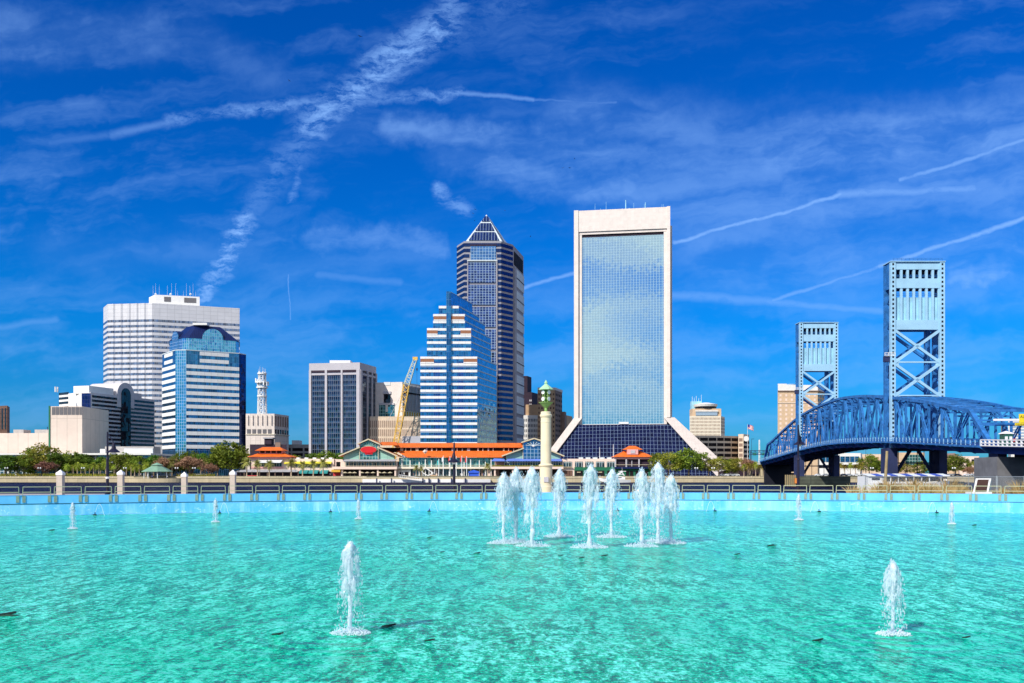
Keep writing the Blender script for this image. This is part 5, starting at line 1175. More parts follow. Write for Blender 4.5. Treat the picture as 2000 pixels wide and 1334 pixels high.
# deck, floor beams, brackets and walkway railing
DD = [150 + i * 6.5 for i in range(48)] + [463, 490, 520, 560]
mb, mg = MB(), MB()
for a, b_ in zip(DD, DD[1:]):
    A = [V((bx(a) - 2.2, a, zb(a) + .55)), V((bx(a) + BW + 2.2, a, zb(a) + .55)), V((bx(b_) + BW + 2.2, b_, zb(b_) + .55)), V((bx(b_) - 2.2, b_, zb(b_) + .55))]
    u = V((0, 0, .5)); mb.hexa(A + [p + u for p in A])
    for s in (-.1, BW * .33, BW * .67, BW + .1): mg.bar(V((bx(a) + s, a, zb(a) - .1)), V((bx(b_) + s, b_, zb(b_) - .1)), .5, 1.3)
mb.build('deck_slab', 'deck_blue', br); mg.build('girder', 'deck_blue', br)['kind'] = 'stuff'
for a in [205 + 8.33 * i for i in range(31)]:
    MB().extr([V((bx(a) - 2.6, a, zb(a) + .55)), V((bx(a) + .2, a, zb(a) + .55)), V((bx(a) + .2, a, zb(a) - 1.0)), V((bx(a) - .6, a, zb(a) - .7))], (0, .5, 0)).build('bracket', 'steel_blue', br)
    MB().box(bx(a) + .2, bx(a) + BW, a, a + .6, zb(a) - .9, zb(a) + .5).build('floor_beam', 'dark_steel', br)
mb = MB()
R0, R1 = 205.5, 449
nP = 96; 
for i in range(nP): 
    a, b_ = R0 + (R1 - R0) * i / nP, R0 + (R1 - R0) * (i + 1) / nP
    for h in (1.1, 1.9): mb.bar(V((bx(a) - 2.3, a, zb(a) + 1.0 + h - .6)), V((bx(b_) - 2.3, b_, zb(b_) + 1.0 + h - .6)), .10, .12)
    mb.bar(V((bx(a) - 2.3, a, zb(a) + .8)), V((bx(b_) - 2.3, b_, zb(b_) + .8)), .16, .5)
mb.build('railing', 'steel_blue', br)
mb = MB()
for i in range(nP + 1): a = R0 + (R1 - R0) * i / nP; mb.bar(V((bx(a) - 2.3, a, zb(a) + .9)), V((bx(a) - 2.3, a, zb(a) + 2.3)), .16)
mb.build('railing_posts', 'pale_steel', br)['kind'] = 'stuff'
# near concrete approach with white balustrade
mb = MB(); a = 205.0; i = 0
while a > 150:
    MB().box(bx(a) - 2.5, bx(a) - 2.2, a - .35, a, zb(a) + .9, zb(a) + 2.3).build('approach_baluster', 'dock_white', br); a -= 2.05; i += 1
for h in (2.3, 1.0, 1.6): 
    for k in range(8): a, b_ = 205 - 6.9 * k, 205 - 6.9 * (k + 1); MB().bar(V((bx(a) - 2.35, a, zb(a) + h)), V((bx(b_) - 2.35, b_, zb(b_) + h)), .28, .22).build('approach_rail', 'dock_white', br)
MB().box(bx(203) - 1.2, bx(203) + BW + 1.2, 200, 210, -6, zb(205) - 1.6).build('pier', 'shaded_pier_stone', br)
for s in (1, BW / 2, BW - 1): MB().box(bx(203) + s - 1, bx(203) + s + 1, 202, 206, zb(205) - 1.7, zb(205) - .3).build('bearing', 'dark_steel', br)
MB().box(bx(545) + 2, bx(545) + BW + 6, 545, 549.5, -6, zb(545) - .6).build('abutment', 'hole_and_deck_shade', br)  # near-black colour stands in for the shadow under the deck
for D_ in (452, 500): MB().box(bx(D_) + .5, bx(D_) + BW - .5, D_, D_ + 3, -6, zb(D_) - .7).build('pier', 'hole_and_deck_shade', br)  # deck shadow painted on as near-black, same as the abutment
# lift towers
tw = thing('lift_tower', 'nearer and taller looking blue lift tower of the bridge', 'bridge tower', (bx(270) + BW / 2, 270, -3.5), 'lift towers of the bridge')
ox, oy = bx(270) + BW / 2, 268.0
def tz(py): return Z(py, 270)
L0, L1 = -7.15, 7.15
mb = None
colp = []
for x in (L0, L1):
    for y in (0, 4.2):
        mb = MB(); mb.box(ox + x - .75, ox + x + .75, oy + y - .5, oy + y + .5, -5, tz(515))
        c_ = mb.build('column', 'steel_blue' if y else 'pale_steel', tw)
        if y == 0:
            h = MB(); z = tz(940)
            while z < tz(520): h.box(ox + x - .26, ox + x + .26, oy - .53, oy - .49, z, z + .62); z += 1.28
            h.build('lacing_holes', 'hole_and_deck_shade', c_)
    mb = MB(); z = tz(930); k = 0
    while z < tz(570):
        mb.bar(V((ox + x, oy + .5, z)), V((ox + x, oy + 3.7, z + 3.6)), .3) if k % 2 else mb.bar(V((ox + x, oy + 3.7, z)), V((ox + x, oy + .5, z + 3.6)), .3); z += 3.6; k += 1
    mb.build('side_bracing', 'steel_blue', tw)
    MB().box(ox + x - .6, ox + x + .6, oy + .4, oy + 3.9, tz(566), tz(515)).build('side_panel', 'steel_blue', tw)
i0, i1 = L0 + .75, L1 - .75
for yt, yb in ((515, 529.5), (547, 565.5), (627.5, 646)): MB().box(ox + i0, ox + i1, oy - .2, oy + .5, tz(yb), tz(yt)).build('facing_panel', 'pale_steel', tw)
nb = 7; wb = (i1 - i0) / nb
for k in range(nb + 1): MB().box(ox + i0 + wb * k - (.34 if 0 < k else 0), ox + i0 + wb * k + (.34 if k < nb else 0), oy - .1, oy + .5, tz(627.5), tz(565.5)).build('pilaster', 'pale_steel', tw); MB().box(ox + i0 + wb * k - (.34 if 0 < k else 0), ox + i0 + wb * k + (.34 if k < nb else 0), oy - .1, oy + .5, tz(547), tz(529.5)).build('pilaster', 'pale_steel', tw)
for k in range(nb): MB().box(ox + i0 + wb * k + .36, ox + i0 + wb * (k + 1) - .36, oy + .45, oy + 1.4, tz(627.5), tz(583)).build('counterweight_panel', 'weight_panel', tw)
for k in range(nb):
    mb = MB(); xa, xb = ox + i0 + wb * k + .36, ox + i0 + wb * (k + 1) - .36
    for y, yy in ((540, 0), (543, 0), (576, 1), (579, 1)): mb.bar(V((xa, oy + .3, tz(y))), V((xb, oy + .3, tz(y))), .12)
    mb.build('opening_rail', 'steel_blue', tw)
MB().box(ox + i0, ox + i1, oy + 3.6, oy + 4.4, tz(566), tz(515)).build('rear_panel', 'dark_steel', tw)
MB().box(ox + i0, ox + i1, oy + 3.6, oy + 4.4, tz(646), tz(584)).build('rear_weight', 'steel_blue', tw)
MB().box(ox + L0 - .9, ox + L1 + .9, oy - .7, oy + 5, tz(515), tz(513.5)).build('roof_deck', 'pale_steel', tw)
mb = MB()
for x in [L0 + (L1 - L0) * i / 12 for i in range(13)]: mb.bar(V((ox + x, oy - .5, tz(513.5))), V((ox + x, oy - .5, tz(508.5))), .07)
for y in (508.5, 511): mb.bar(V((ox + L0, oy - .5, tz(y))), V((ox + L1, oy - .5, tz(y))), .07)
mb.build('roof_rail', 'steel_blue', tw)
for a, b_ in ((647, 710), (712, 775)):
    for y in (0, 4.2):
        zc = (tz(a) + tz(b_)) / 2; c_ = V((ox, oy + y, zc))
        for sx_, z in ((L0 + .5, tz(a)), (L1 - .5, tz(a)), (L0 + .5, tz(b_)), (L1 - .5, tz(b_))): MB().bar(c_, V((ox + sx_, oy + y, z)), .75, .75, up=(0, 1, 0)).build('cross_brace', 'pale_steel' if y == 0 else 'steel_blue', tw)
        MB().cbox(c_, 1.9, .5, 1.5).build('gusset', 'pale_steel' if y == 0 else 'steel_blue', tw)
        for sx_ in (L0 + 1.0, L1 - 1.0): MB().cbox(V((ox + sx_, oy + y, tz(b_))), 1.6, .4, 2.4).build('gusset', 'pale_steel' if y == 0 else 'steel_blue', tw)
    MB().box(ox + i0, ox + i1, oy - .3, oy + .3, tz(b_ + .5), tz(b_ - 2.5)).build('cross_strut', 'pale_steel', tw)
# below the deck: heavy legs and knee bracing
for x in (L0, L1): MB().box(ox + x - 1.15, ox + x + 1.15, oy - 1.0, oy + 5.6, -5, zb(270) - 1.0).build('leg', 'dark_steel', tw)
for sg_ in (-1, 1): MB().bar(V((ox + sg_ * 1.0, oy + 2, zb(270) - 1.4)), V((ox + sg_ * 6.2, oy + 2, 0.4)), .7, .8).build('knee_brace', 'dark_steel', tw)
MB().box(ox + L0, ox + L1, oy + 1.4, oy + 2.6, zb(270) - 1.9, zb(270) - .9).build('deck_beam', 'dark_steel', tw); MB().box(ox + L0, ox + L1, oy + 1.6, oy + 2.4, -.6, .4).build('lower_strut', 'dark_steel', tw); MB().box(ox + L0, ox + L1, oy + 1.8, oy + 2.2, 4.6, 5.0).build('mid_strut', 'dark_steel', tw)
mb = MB()
for x in (-4.5, -2, 1, 3, 5): mb.bar(V((ox + x, oy + 2.2, .4)), V((ox + x, oy + 2.2, zb(270) - 1.2)), .16)
mb.build('service_pipes', 'dark_steel', tw)['kind'] = 'stuff'
MB().box(ox + L0 - 2.2, ox + L0 - .8, oy - .2, oy + 1.4, tz(708), tz(697)).build('operator_cage', 'dark_steel', tw)
mb = MB()
for z in (tz(697), tz(694), tz(691)): mb.bar(V((ox + L0 - 2.4, oy - .5, z)), V((ox + L0 + .6, oy - .5, z)), .12)
for x in (-2.4, -1.4, -.4, .6): mb.bar(V((ox + L0 + x, oy - .5, tz(697))), V((ox + L0 + x, oy - .5, tz(691))), .12)
mb.build('balcony_rail', 'lamp_white', tw)
mb = MB()
for x in (-1.9, -1.3): mb.bar(V((ox + L0 + x, oy + .6, zb(270))), V((ox + L0 + x, oy + .6, tz(706))), .12)
for x in (L0 + 1.2, 4.2, 4.6): mb.bar(V((ox + x, oy + 2.6, zb(270))), V((ox + x, oy + 2.6, tz(646))), .14)
mb.build('hoist_cables', 'steel_blue', tw)['kind'] = 'stuff'
MB().box(ox + 3.9, ox + 5.3, oy + 3.2, oy + 4.4, zb(270), tz(646)).build('stair_shaft', 'steel_blue', tw)
MB().box(ox - 5, ox + 4, oy - .6, oy - .4, tz(775), tz(773.5)).build('walkway', 'pale_steel', tw)
KID[tw.name] = children(tw)
tw2 = dup(tw, (bx(378) + BW / 2, 378, -3.5), 'farther lift tower of the blue bridge, a tan brick tower behind it')
# timber fenders
for j, (D_, lab) in enumerate(((376, 'greenish plank fender around the foot of the farther lift tower'), (268, 'greenish plank fender around the foot of the nearer lift tower'))):
    t = thing('pier_fender', lab, 'fender', (bx(D_) + BW / 2, D_, -3.5), 'timber fenders at the towers')
    MB().box(bx(D_) - 4.2, bx(D_) + BW + 4.2, D_ - 6, D_ + 8, -4.5, .6 if j == 0 else -.6).build('planking', 'wood_fender', t)
    for k in range(6): MB().tube((bx(D_) - 4.4 + k * .01, D_ - 6 + k * 2.6, -5), (bx(D_) - 4.4, D_ - 6 + k * 2.6, 1.2), .3, .3, 6).build('pile', 'wood_pole', t)
t = thing('warning_board', 'orange warning board on the fender of the farther lift tower', 'sign', (bx(370) - 3, 369.6, -1))
MB().box(X(1553, 369), X(1561, 369), 369.5, 369.8, Z(944, 369), Z(934, 369)).build('board', 'orange_sign', t)
# clearance signs hanging at the near portal
def text_mesh(txt, size, loc, rot, mat, parent, name='lettering'):
    cu = bpy.data.curves.new('t', 'FONT'); cu.body = txt; cu.size = size; cu.extrude = .01
    o = bpy.data.objects.new('t', cu); COL.objects.link(o); dg = bpy.context.evaluated_depsgraph_get(); me = bpy.data.meshes.new_from_object(o.evaluated_get(dg)); bpy.data.objects.remove(o)
    me.materials.clear(); me.materials.append(M[mat]); q = bpy.data.objects.new(name, me); COL.objects.link(q); q.parent = parent; q.location = V(loc) - WL[parent.name]; q.rotation_euler = rot; return q
D_ = 214.0
t = thing('clearance_sign', 'yellow clearance signs hanging on the near portal of the bridge at the right edge', 'sign', (X(1994, D_), D_, Z(826, D_)))
MB().box(X(1990, D_), X(2012, D_), D_ - .1, D_, Z(825.5, D_), Z(808.5, D_)).build('board', 'yellow_sign', t); MB().box(X(1982, D_), X(2012, D_), D_ - .1, D_, Z(831, D_), Z(826, D_)).build('lower_board', 'yellow_sign', t)
text_mesh('CLEARANCE', .52, (X(1983, D_), D_ - .12, Z(830.3, D_)), (rad(90), 0, 0), 'sign_black', t); text_mesh('ALL', .9, (X(1992, D_), D_ - .12, Z(816.5, D_)), (rad(90), 0, 0), 'sign_black', t)
t = thing('sign_beam', 'white horizontal sign back on the near bridge portal', 'sign', (X(1965, D_), D_, Z(820, D_)))
MB().box(X(1940, D_), X(1990, D_), D_ - .15, D_ + .1, Z(822, D_), Z(818, D_)).build('beam', 'dock_white', t)
# ------------------------------------------------------------------ fountain jets
def jet(label, px, ytop, ybase, seed, nd, wide=1.0, group=None, lean=0.0):
    rn = random.Random(seed); D = (CZ - WZ) * F / (ybase - HY); x0 = X(px, D); H = (ybase - ytop) / F * D
    t = thing('fountain_jet', label, 'fountain jet', (x0, D, WZ), group)
    ph = rn.uniform(0, 50)
    # central stream: a knotted column that bursts near the top
    mb = MB(); nz, nn = 44, 12; vs = []
    for j in range(nz + 1):
        f = j / nz
        r = H * (.026 + .016 * f ** 2 + .018 * math.exp(-((f - .88) / .12) ** 2)) * (1.0 if f < .94 else max(.05, (1 - f) / .06))
        r *= .85 + .4 * mnoise.noise(V((ph, f * 9, 0)))
        cx = x0 + lean * H * f * f + H * .012 * mnoise.noise(V((ph + 9, f * 5, 1)))
        for i in range(nn):
            a_ = 2 * math.pi * i / nn; rr = r * (1 + .55 * mnoise.noise(V((math.cos(a_) * 1.6 + ph, math.sin(a_) * 1.6, f * 26))))
            vs.append((cx + rr * math.cos(a_), D + rr * math.sin(a_), WZ + H * f))
    mb.add(vs, [(j * nn + i, j * nn + (i + 1) % nn, (j + 1) * nn + (i + 1) % nn, (j + 1) * nn + i) for j in range(nz) for i in range(nn)])
    mb.build('stream', 'froth', t, smooth=True)
    # water falling back: lumpy crown, hanging strands and a thin ragged sheet
    def env(f): return H * wide * ((.055 + .048 * math.sin(math.pi * min(1, (1 - f) / .35) * .5)) if f > .5 else .103)
    mb = MB(); nz, nn = 34, 40; vs = []; fmin = .30
    for j in range(nz + 1):
        f = fmin + (1 - fmin) * j / nz
        cap = 1.0 if f < .93 else math.sqrt(max(.02, (1 - f) / .07))
        for i in range(nn):
            a_ = 2 * math.pi * i / nn; ca, sa = math.cos(a_), math.sin(a_)
            k = 1 + .55 * mnoise.noise(V((ca * 1.1 + ph, sa * 1.1, f * 5))) + .40 * mnoise.noise(V((ca * 2.6 + ph, sa * 2.6 + 7, f * 15)))
            rr = env(f) * cap * max(.15, k) * .82
            vs.append((x0 + lean * H * f + rr * ca, D + rr * sa, WZ + H * (f * .985 + .03 * (mnoise.noise(V((ca * 2 + ph, sa * 2, 3))) if j == 0 else 0))))
    mb.add(vs, [(j * nn + i, j * nn + (i + 1) % nn, (j + 1) * nn + (i + 1) % nn, (j + 1) * nn + i) for j in range(nz) for i in range(nn)])
    mb.build('falling_sheet', 'water_sheet', t, smooth=True)
    mb = MB()
    for k in range(34):                                   # strands and clots of falling water
        a_ = rn.uniform(0, 6.283); f1 = rn.uniform(.45, 1.0) ** .8; L = rn.uniform(.05, .30) * f1; q = rn.uniform(.35, 1.15); w0 = H * rn.uniform(.006, .019); pts = []
        for j in range(7):
            f = f1 - L * j / 6; rr = env(max(.3, f)) * q * (.8 + .25 * (f1 - f) / .3) * (1.0 if f < .93 else .5); pts.append(V((x0 + lean * H * f + rr * math.cos(a_) + rn.uniform(-.3, .3) * w0, D + rr * math.sin(a_), WZ + H * f)))
        vs = []
        for j, p in enumerate(pts):
            r = w0 * (.25 + math.sin(math.pi * (j + .3) / 6.8)) * rn.uniform(.6, 1.5)
            vs += [p + V((r * math.cos(6.283 * i / 6), r * math.sin(6.283 * i / 6), 0)) for i in range(6)]
        mb.add(vs, [(j * 6 + i, j * 6 + (i + 1) % 6, (j + 1) * 6 + (i + 1) % 6, (j + 1) * 6 + i) for j in range(6) for i in range(6)])
    mb.build('falling_strands', 'froth_thin', t, smooth=True)
    mb = MB()
    for _ in range(nd):
        f = rn.random() ** .75; a_ = rn.uniform(0, 6.283); rr = env(max(.2, f)) * (1.25 + .5 * (1 - f)) * rn.random() ** .55
        if f > .93: rr *= .5
        s = rn.choice((.005, .006, .008, .010, .014)) * (.55 + .2 * D / 10)
        mb.octa((x0 + lean * H * f + rr * math.cos(a_), D + rr * math.sin(a_), WZ + H * f * rn.uniform(.96, 1.02)), s, s, s * rn.uniform(1, 3.2))
    mb.build('spray', 'froth_thin', t)['kind'] = 'stuff'
    # churned ring where it lands
    mb = MB(); n_ = 40; R_ = H * .16 * wide; vs = [(x0, D, WZ + .012)]
    for q in (.45, .8, 1.0): vs += [(x0 + R_ * 1.35 * q * math.cos(6.283 * i / n_) * (1 + .35 * mnoise.noise(V((math.cos(6.283 * i / n_) * 2 + ph, math.sin(6.283 * i / n_) * 2, q)))), D + R_ * q * math.sin(6.283 * i / n_) * (1 + .35 * mnoise.noise(V((math.cos(6.283 * i / n_) * 2 + ph, math.sin(6.283 * i / n_) * 2, q)))), WZ + (.03 if q < .6 else .012 if q < .9 else .004)) for i in range(n_)]
    mb.add(vs, [(0, 1 + i, 1 + (i + 1) % n_) for i in range(n_)] + [(1 + j * n_ + i, 1 + (j + 1) * n_ + i, 1 + (j + 1) * n_ + (i + 1) % n_, 1 + j * n_ + (i + 1) % n_) for j in range(2) for i in range(n_)])
    mb.build('foam', 'foam', t, smooth=True)
    mb = MB()
    for _ in range(int(480 * min(1.4, max(.4, H)))):
        a_ = rn.uniform(0, 6.283); q = rn.random() ** .7; rr = R_ * (.1 + 1.0 * q); s = rn.uniform(.003, .011) * (.55 + .2 * D / 10)
        mb.octa((x0 + rr * math.cos(a_) * 1.3, D + rr * math.sin(a_), WZ + .01 + abs(rn.gauss(0, .035 * H)) * (1.15 - q)), s * 1.3, s * 1.3, s * rn.uniform(.8, 2.2))
    mb.build('splash', 'froth', t)['kind'] = 'stuff'
    return t
g1, g2, g3 = 'jets of the central ring', 'small jets near the basin wall', 'front jets'
RING = [(983, 922, 1062), (1007, 911, 1059), (1040, 911, 1067), (1092, 915, 1049), (1151, 906, 1070), (1194, 915, 1050), (1253, 915, 1068), (1285, 902, 1059), (1310, 926, 1062)]
for j, (px, a, b_) in enumerate(RING): jet('frothy white jet of the central fountain ring, %s from the left%s' % (nth(j), {0: ', shortest on that side', 7: ', the tallest'}.get(j, '')), px, a, b_, 10 + j, 850, 1.0, g1, RN.uniform(-.01, .02))
jet('solitary knee high jet in the left foreground with a white splash ring', 684, 1056, 1238, 41, 650, .95, g3)
jet('solitary bell shaped jet in the right foreground', 1744, 1095, 1240, 42, 650, 1.05, g3)
for j, (px, a, b_) in enumerate(((142, 981, 1033), (421, 974, 1020), (700, 975, 1014), (1560, 965, 1016), (1859, 981, 1024))): jet('short bubbling jet close to the basin wall, %s of five from the left' % nth(j), px, a, b_, 60 + j, 380, .8, g2)
# dark fittings breaking the surface
FIT = [(541, 1240, 20), (838, 1252, 18), (1597, 1252, 20), (1887, 1246, 16), (10, 1202, 30), (758, 1224, 24), (931, 1081, 12), (839, 1050, 9), (863, 1079, 9), (1095, 1086, 9), (1136, 1090, 10), (1180, 1086, 12), (1440, 1083, 11), (1505, 1066, 12), (100, 1036, 10), (1512, 1066, 8), (1903, 1026, 8)]
for j, (px, py, wpx) in enumerate(FIT):
    D = (CZ - WZ) * F / (py - HY); s = wpx / F * D; rn = random.Random(j)
    t = thing('fountain_fitting', 'dark algae covered fitting breaking the pool surface, %s from the left of its kind' % nth(sorted(range(len(FIT)), key=lambda q: FIT[q][0]).index(j)), 'fountain fitting', (X(px, D), D, WZ), 'dark fittings in the pool')
    mb = MB(); n_, m_ = 10, 5; vs = []
    for a in range(m_ + 1):
        f = a / m_; 
        for i in range(n_): an = 6.283 * i / n_; q = .7 + .6 * mnoise.noise(V((math.cos(an) * 1.3 + j * 7, math.sin(an) * 1.3, f * 2))); r = s * math.cos(f * 1.5) * q; vs.append((X(px, D) + r * math.cos(an), D + r * .8 * math.sin(an), WZ - .02 + s * .20 * math.sin(f * 1.55) * q))
    mb.add(vs, [(a * n_ + i, a * n_ + (i + 1) % n_, (a + 1) * n_ + (i + 1) % n_, (a + 1) * n_ + i) for a in range(m_) for i in range(n_)]); mb.build('lump', 'algae_rock', t, smooth=True)
    mb = MB(); mb.tube((X(px, D) - s * .5, D, WZ), (X(px, D) + s * .6, D + s * .2, WZ + s * .18), s * .10, s * .08, 6); mb.build('pipe', 'nozzle_dark', t)

# ------------------------------------------------------------------ near plaza: pillars, lamps, clock column, plaque, fence
for j, (px, w_, yt, D, lab) in enumerate(((115.5, 13.5, 918, 62, 'square stone pillar with a white pyramid cap, leftmost, left of the black lamp post'), (234, 12.2, 917.5, 66, 'square stone pillar with white cap just right of the lamp post with bell lantern'), (358.5, 11.5, 921.5, 68, 'square stone pillar with a white pyramid cap standing right of the green gazebo'), (453.5, 11.8, 917.5, 66, 'square stone pillar with a white pyramid cap in front of the big round oak'))):
    t = thing('stone_pillar', lab, 'pillar', (X(px, D), D, 0), 'capped pillars along the quay'); h = w_ * .42 / F * D; zt = Z(yt + 7, D)
    MB().box(X(px, D) - h, X(px, D) + h, D, D + 2 * h, 0, zt - .1).build('shaft', 'pillar_stone', t)
    mb = MB(); g = h * 1.16; c = V((X(px, D), D + h, zt + .27)); mb.box(c.x - g, c.x + g, D + h - g, D + h + g, zt - .1, zt + .04); e = [V((c.x + a * g, D + h + b_ * g, zt + .04)) for a, b_ in ((-1, -1), (1, -1), (1, 1), (-1, 1))]
    for i in range(4): mb.tri(e[i], e[(i + 1) % 4], c)
    mb.build('cap', 'cap_white', t)
for j, (px, yt, D, az, lab) in enumerate(((210, 843, 62, 0, 'black lamp post with a bell lantern hung on its right side, between two stone pillars'), (887, 864, 64, -90, 'black lamp post with lantern facing the viewer, left of the fountain jets'), (1559, 829, 64, 60, 'tall black lamp post standing in front of the farther lift tower'))):
    t = thing('lamp_post', lab, 'street lamp', (X(px, D), D, 0), 'black lamp posts along the quay'); x, zt = X(px, D), Z(yt, D)
    mb = MB(); mb.lathe([(.17, 0), (.17, .5), (.10, .6), (.085, 2.6), (.11, 2.65), (.07, 2.8), (.055, zt - .05), (.02, zt)], (x, D, 0), 12); mb.build('pole', 'dark_lamp', t)
    u = V((math.cos(rad(az)), math.sin(rad(az)), 0)); b0 = V((x, D, 0))
    mb = MB(); mb.bar(b0 + V((0, 0, zt - .08)), b0 + u * .42 + V((0, 0, zt - .75)), .05); mb.bar(b0 + V((0, 0, zt - .75)), b0 + u * .45 + V((0, 0, zt - .75)), .05); mb.build('bracket', 'dark_lamp', t)
    c = b0 + u * .42
    mb = MB(); mb.lathe([(.03, zt - .72), (.09, zt - .80), (.12, zt - .95), (.15, zt - 1.15), (.40, zt - 1.36), (.40, zt - 1.40)][::-1], (c.x, c.y, 0), 16); ln = mb.build('lantern', 'dark_lamp', t)
    MB().lathe([(.10, zt - 1.52), (.16, zt - 1.41)], (c.x, c.y, 0), 12).build('diffuser', 'lamp_white', ln)
    if j == 0: MB().lathe([(.12, 1.35), (.14, 1.45), (.05, 1.52)], (x, D, 0), 10).build('collar', 'cap_white', t)
# clock column
D = 60.0; x = X(1066.3, D)
t = thing('clock_column', 'cream stone column carrying a green bronze clock with several white dials', 'clock column', (x, D, 0))
def zz(py): return Z(py, D)
q = D / F
MB().lathe([(13.2 * q, 0), (13.2 * q, zz(951)), (12.6 * q, zz(949)), (12.2 * q, zz(948.5)), (12.2 * q, zz(912)), (13.6 * q, zz(911)), (14.4 * q, zz(909)), (14.4 * q, zz(908)), (12.2 * q, zz(907)), (10.6 * q, zz(905.5))], (x, D, 0), 40).build('pedestal', 'column_cream', t, smooth=False)
MB().lathe([(10.5 * q, zz(906)), (10.1 * q, zz(826)), (10.4 * q, zz(825.5)), (10.4 * q, zz(823)), (10.1 * q, zz(822.5)), (10.1 * q, zz(816)), (11.6 * q, zz(814)), (12.0 * q, zz(811.5)), (12.0 * q, zz(810.5)), (10.2 * q, zz(809)), (9.9 * q, zz(804.5)), (9 * q, zz(804))], (x, D, 0), 40).build('shaft', 'column_cream', t, smooth=False)
MB().lathe([(3.2 * q, zz(804.5)), (3.0 * q, zz(797)), (3.6 * q, zz(796.5)), (12.5 * q, zz(787.5)), (14 * q, zz(786.8)), (14 * q, zz(786))], (x, D, 0), 24).build('bowl', 'verdigris', t)
MB().lathe([(14.6 * q, zz(761.5)), (14.8 * q, zz(760.3)), (3.4 * q, zz(750.8)), (2.4 * q, zz(748.5)), (3.8 * q, zz(748)), (.2 * q, zz(742))], (x, D, 0), 8, math.pi / 8).build('roof', 'verdigris_pale', t)
ck = MB().lathe([(2.4 * q, zz(786)), (2.0 * q, zz(774)), (2.4 * q, zz(761))], (x, D, 0), 8).build('clock_core', 'verdigris', t)
for k in range(4):
    a_ = rad(45 + 90 * k); 
    for z in (zz(766.5), zz(779.5)):
        c = V((x + 6.0 * q * math.cos(a_), D + 6.0 * q * math.sin(a_), z)); u = V((math.cos(a_), math.sin(a_), 0))
        mb = MB(); mb.tube(c, c + u * .06, 4.4 * q, 4.4 * q, 20); r_ = mb.build('dial_rim', 'verdigris', ck)
        MB().tube(c + u * .05, c + u * .085, 3.9 * q, 3.9 * q, 20).build('dial', 'lamp_white', ck)
for k in range(8): a_ = rad(45 * k + 22); mb = MB(); mb.bar(V((x + 7.4 * q * math.cos(a_), D + 7.4 * q * math.sin(a_), zz(786))), V((x + 7.4 * q * math.cos(a_), D + 7.4 * q * math.sin(a_), zz(761))), .035); mb.bar(V((x + 7.4 * q * math.cos(a_), D + 7.4 * q * math.sin(a_), zz(773))), V((x, D, zz(773))), .05); mb.build('scroll_bracket', 'verdigris', t)
MB().box(x - 4.8 * q, x + 4.4 * q, D - 12.3 * q - .04, D - 11.0 * q, zz(941.5), zz(931.5)).build('plaque', 'header_grey', t)
# tilted plaque on a stand
D = 56.0; t = thing('plaque_stand', 'dark bronze plaque in a tilted white frame beside the chain link fence', 'plaque', (X(1918, D), D, 0))
def slab(px0, px1, y0, y1, yo, nm, mt, th, dxt=0):
    MB().hexa([P(px0, y1, D - yo), P(px1, y1, D - yo), P(px1, y1, D - yo + th), P(px0, y1, D - yo + th), P(px0 + dxt, y0, D + .35 - yo), P(px1 + dxt, y0, D + .35 - yo), P(px1 + dxt, y0, D + .35 - yo + th), P(px0 + dxt, y0, D + .35 - yo + th)]).build(nm, mt, t)
slab(1900, 1930, 934.5, 963, 0, 'frame', 'cap_white', .12, 6); slab(1904.5, 1926.5, 936.5, 960, .03, 'tablet', 'bronze', .03, 5)
MB().hexa([P(1930, 963, D), P(1935, 963, D + .6), P(1932, 963, D + .8), P(1926, 963, D + .3), P(1936, 934.5, D + .35), P(1937, 934.5, D + .7), P(1934, 934.5, D + .9), P(1932, 934.5, D + .5)]).build('side_cheek', 'pale_fabric', t)
MB().box(X(1898, D), X(1936, D), D - .1, D + .8, 0, Z(961, D)).build('foot', 'cap_white', t)
# chain link fence
D = 64.0; t = thing('chain_link_fence', 'chain link fence with steel posts behind the dry ornamental grass', 'fence', (X(1850, D), D, 0))
x0, x1, z1 = X(1690, D), X(2080, D), Z(931, D); pt_ = .085; mb = MB()
n_ = int((x1 - x0) / pt_)
for i in range(-int(z1 / pt_), n_):
    for s in (1, -1):
        a, b_ = x0 + i * pt_, x0 + i * pt_ + z1
        za, zb_ = 0, z1
        if a < x0: za = x0 - a; a = x0
        if b_ > x1: zb_ = z1 - (b_ - x1); b_ = x1
        if s < 0: mb.bar((a, D, za), (b_, D, zb_), .007)
        else: mb.bar((x0 + x1 - a, D + .01, za), (x0 + x1 - b_, D + .01, zb_), .007)
mb.build('mesh_panel', 'chain_wire', t)
for px, r in ((1690, .03), (1784, .025), (1838, .05), (1892, .02), (1947, .07), (2000, .025), (2060, .03)): MB().tube((X(px, D), D, 0), (X(px, D), D, z1 + .05), r, r, 8).build('post', 'chain_wire', t)
MB().tube((x0, D, z1), (x1, D, z1), .022, .022, 6).build('top_rail', 'chain_wire', t)
t = thing('notice_board', 'small white notice on the chain link fence', 'sign', (X(1847, D), D - .05, 1.3)); MB().box(X(1842, D), X(1849, D), D - .05, D - .03, Z(939, D), Z(935.5, D)).build('board', 'cap_white', t)
t = thing('wooden_pole', 'slightly leaning bare wooden pole in front of the nearer lift tower', 'pole', (X(1729, 66), 66, 0)); MB().tube((X(1727.5, 66), 66, 0), (X(1732.5, 66), 66, Z(881, 66)), .115, .09, 10).build('pole', 'wood_pole', t)
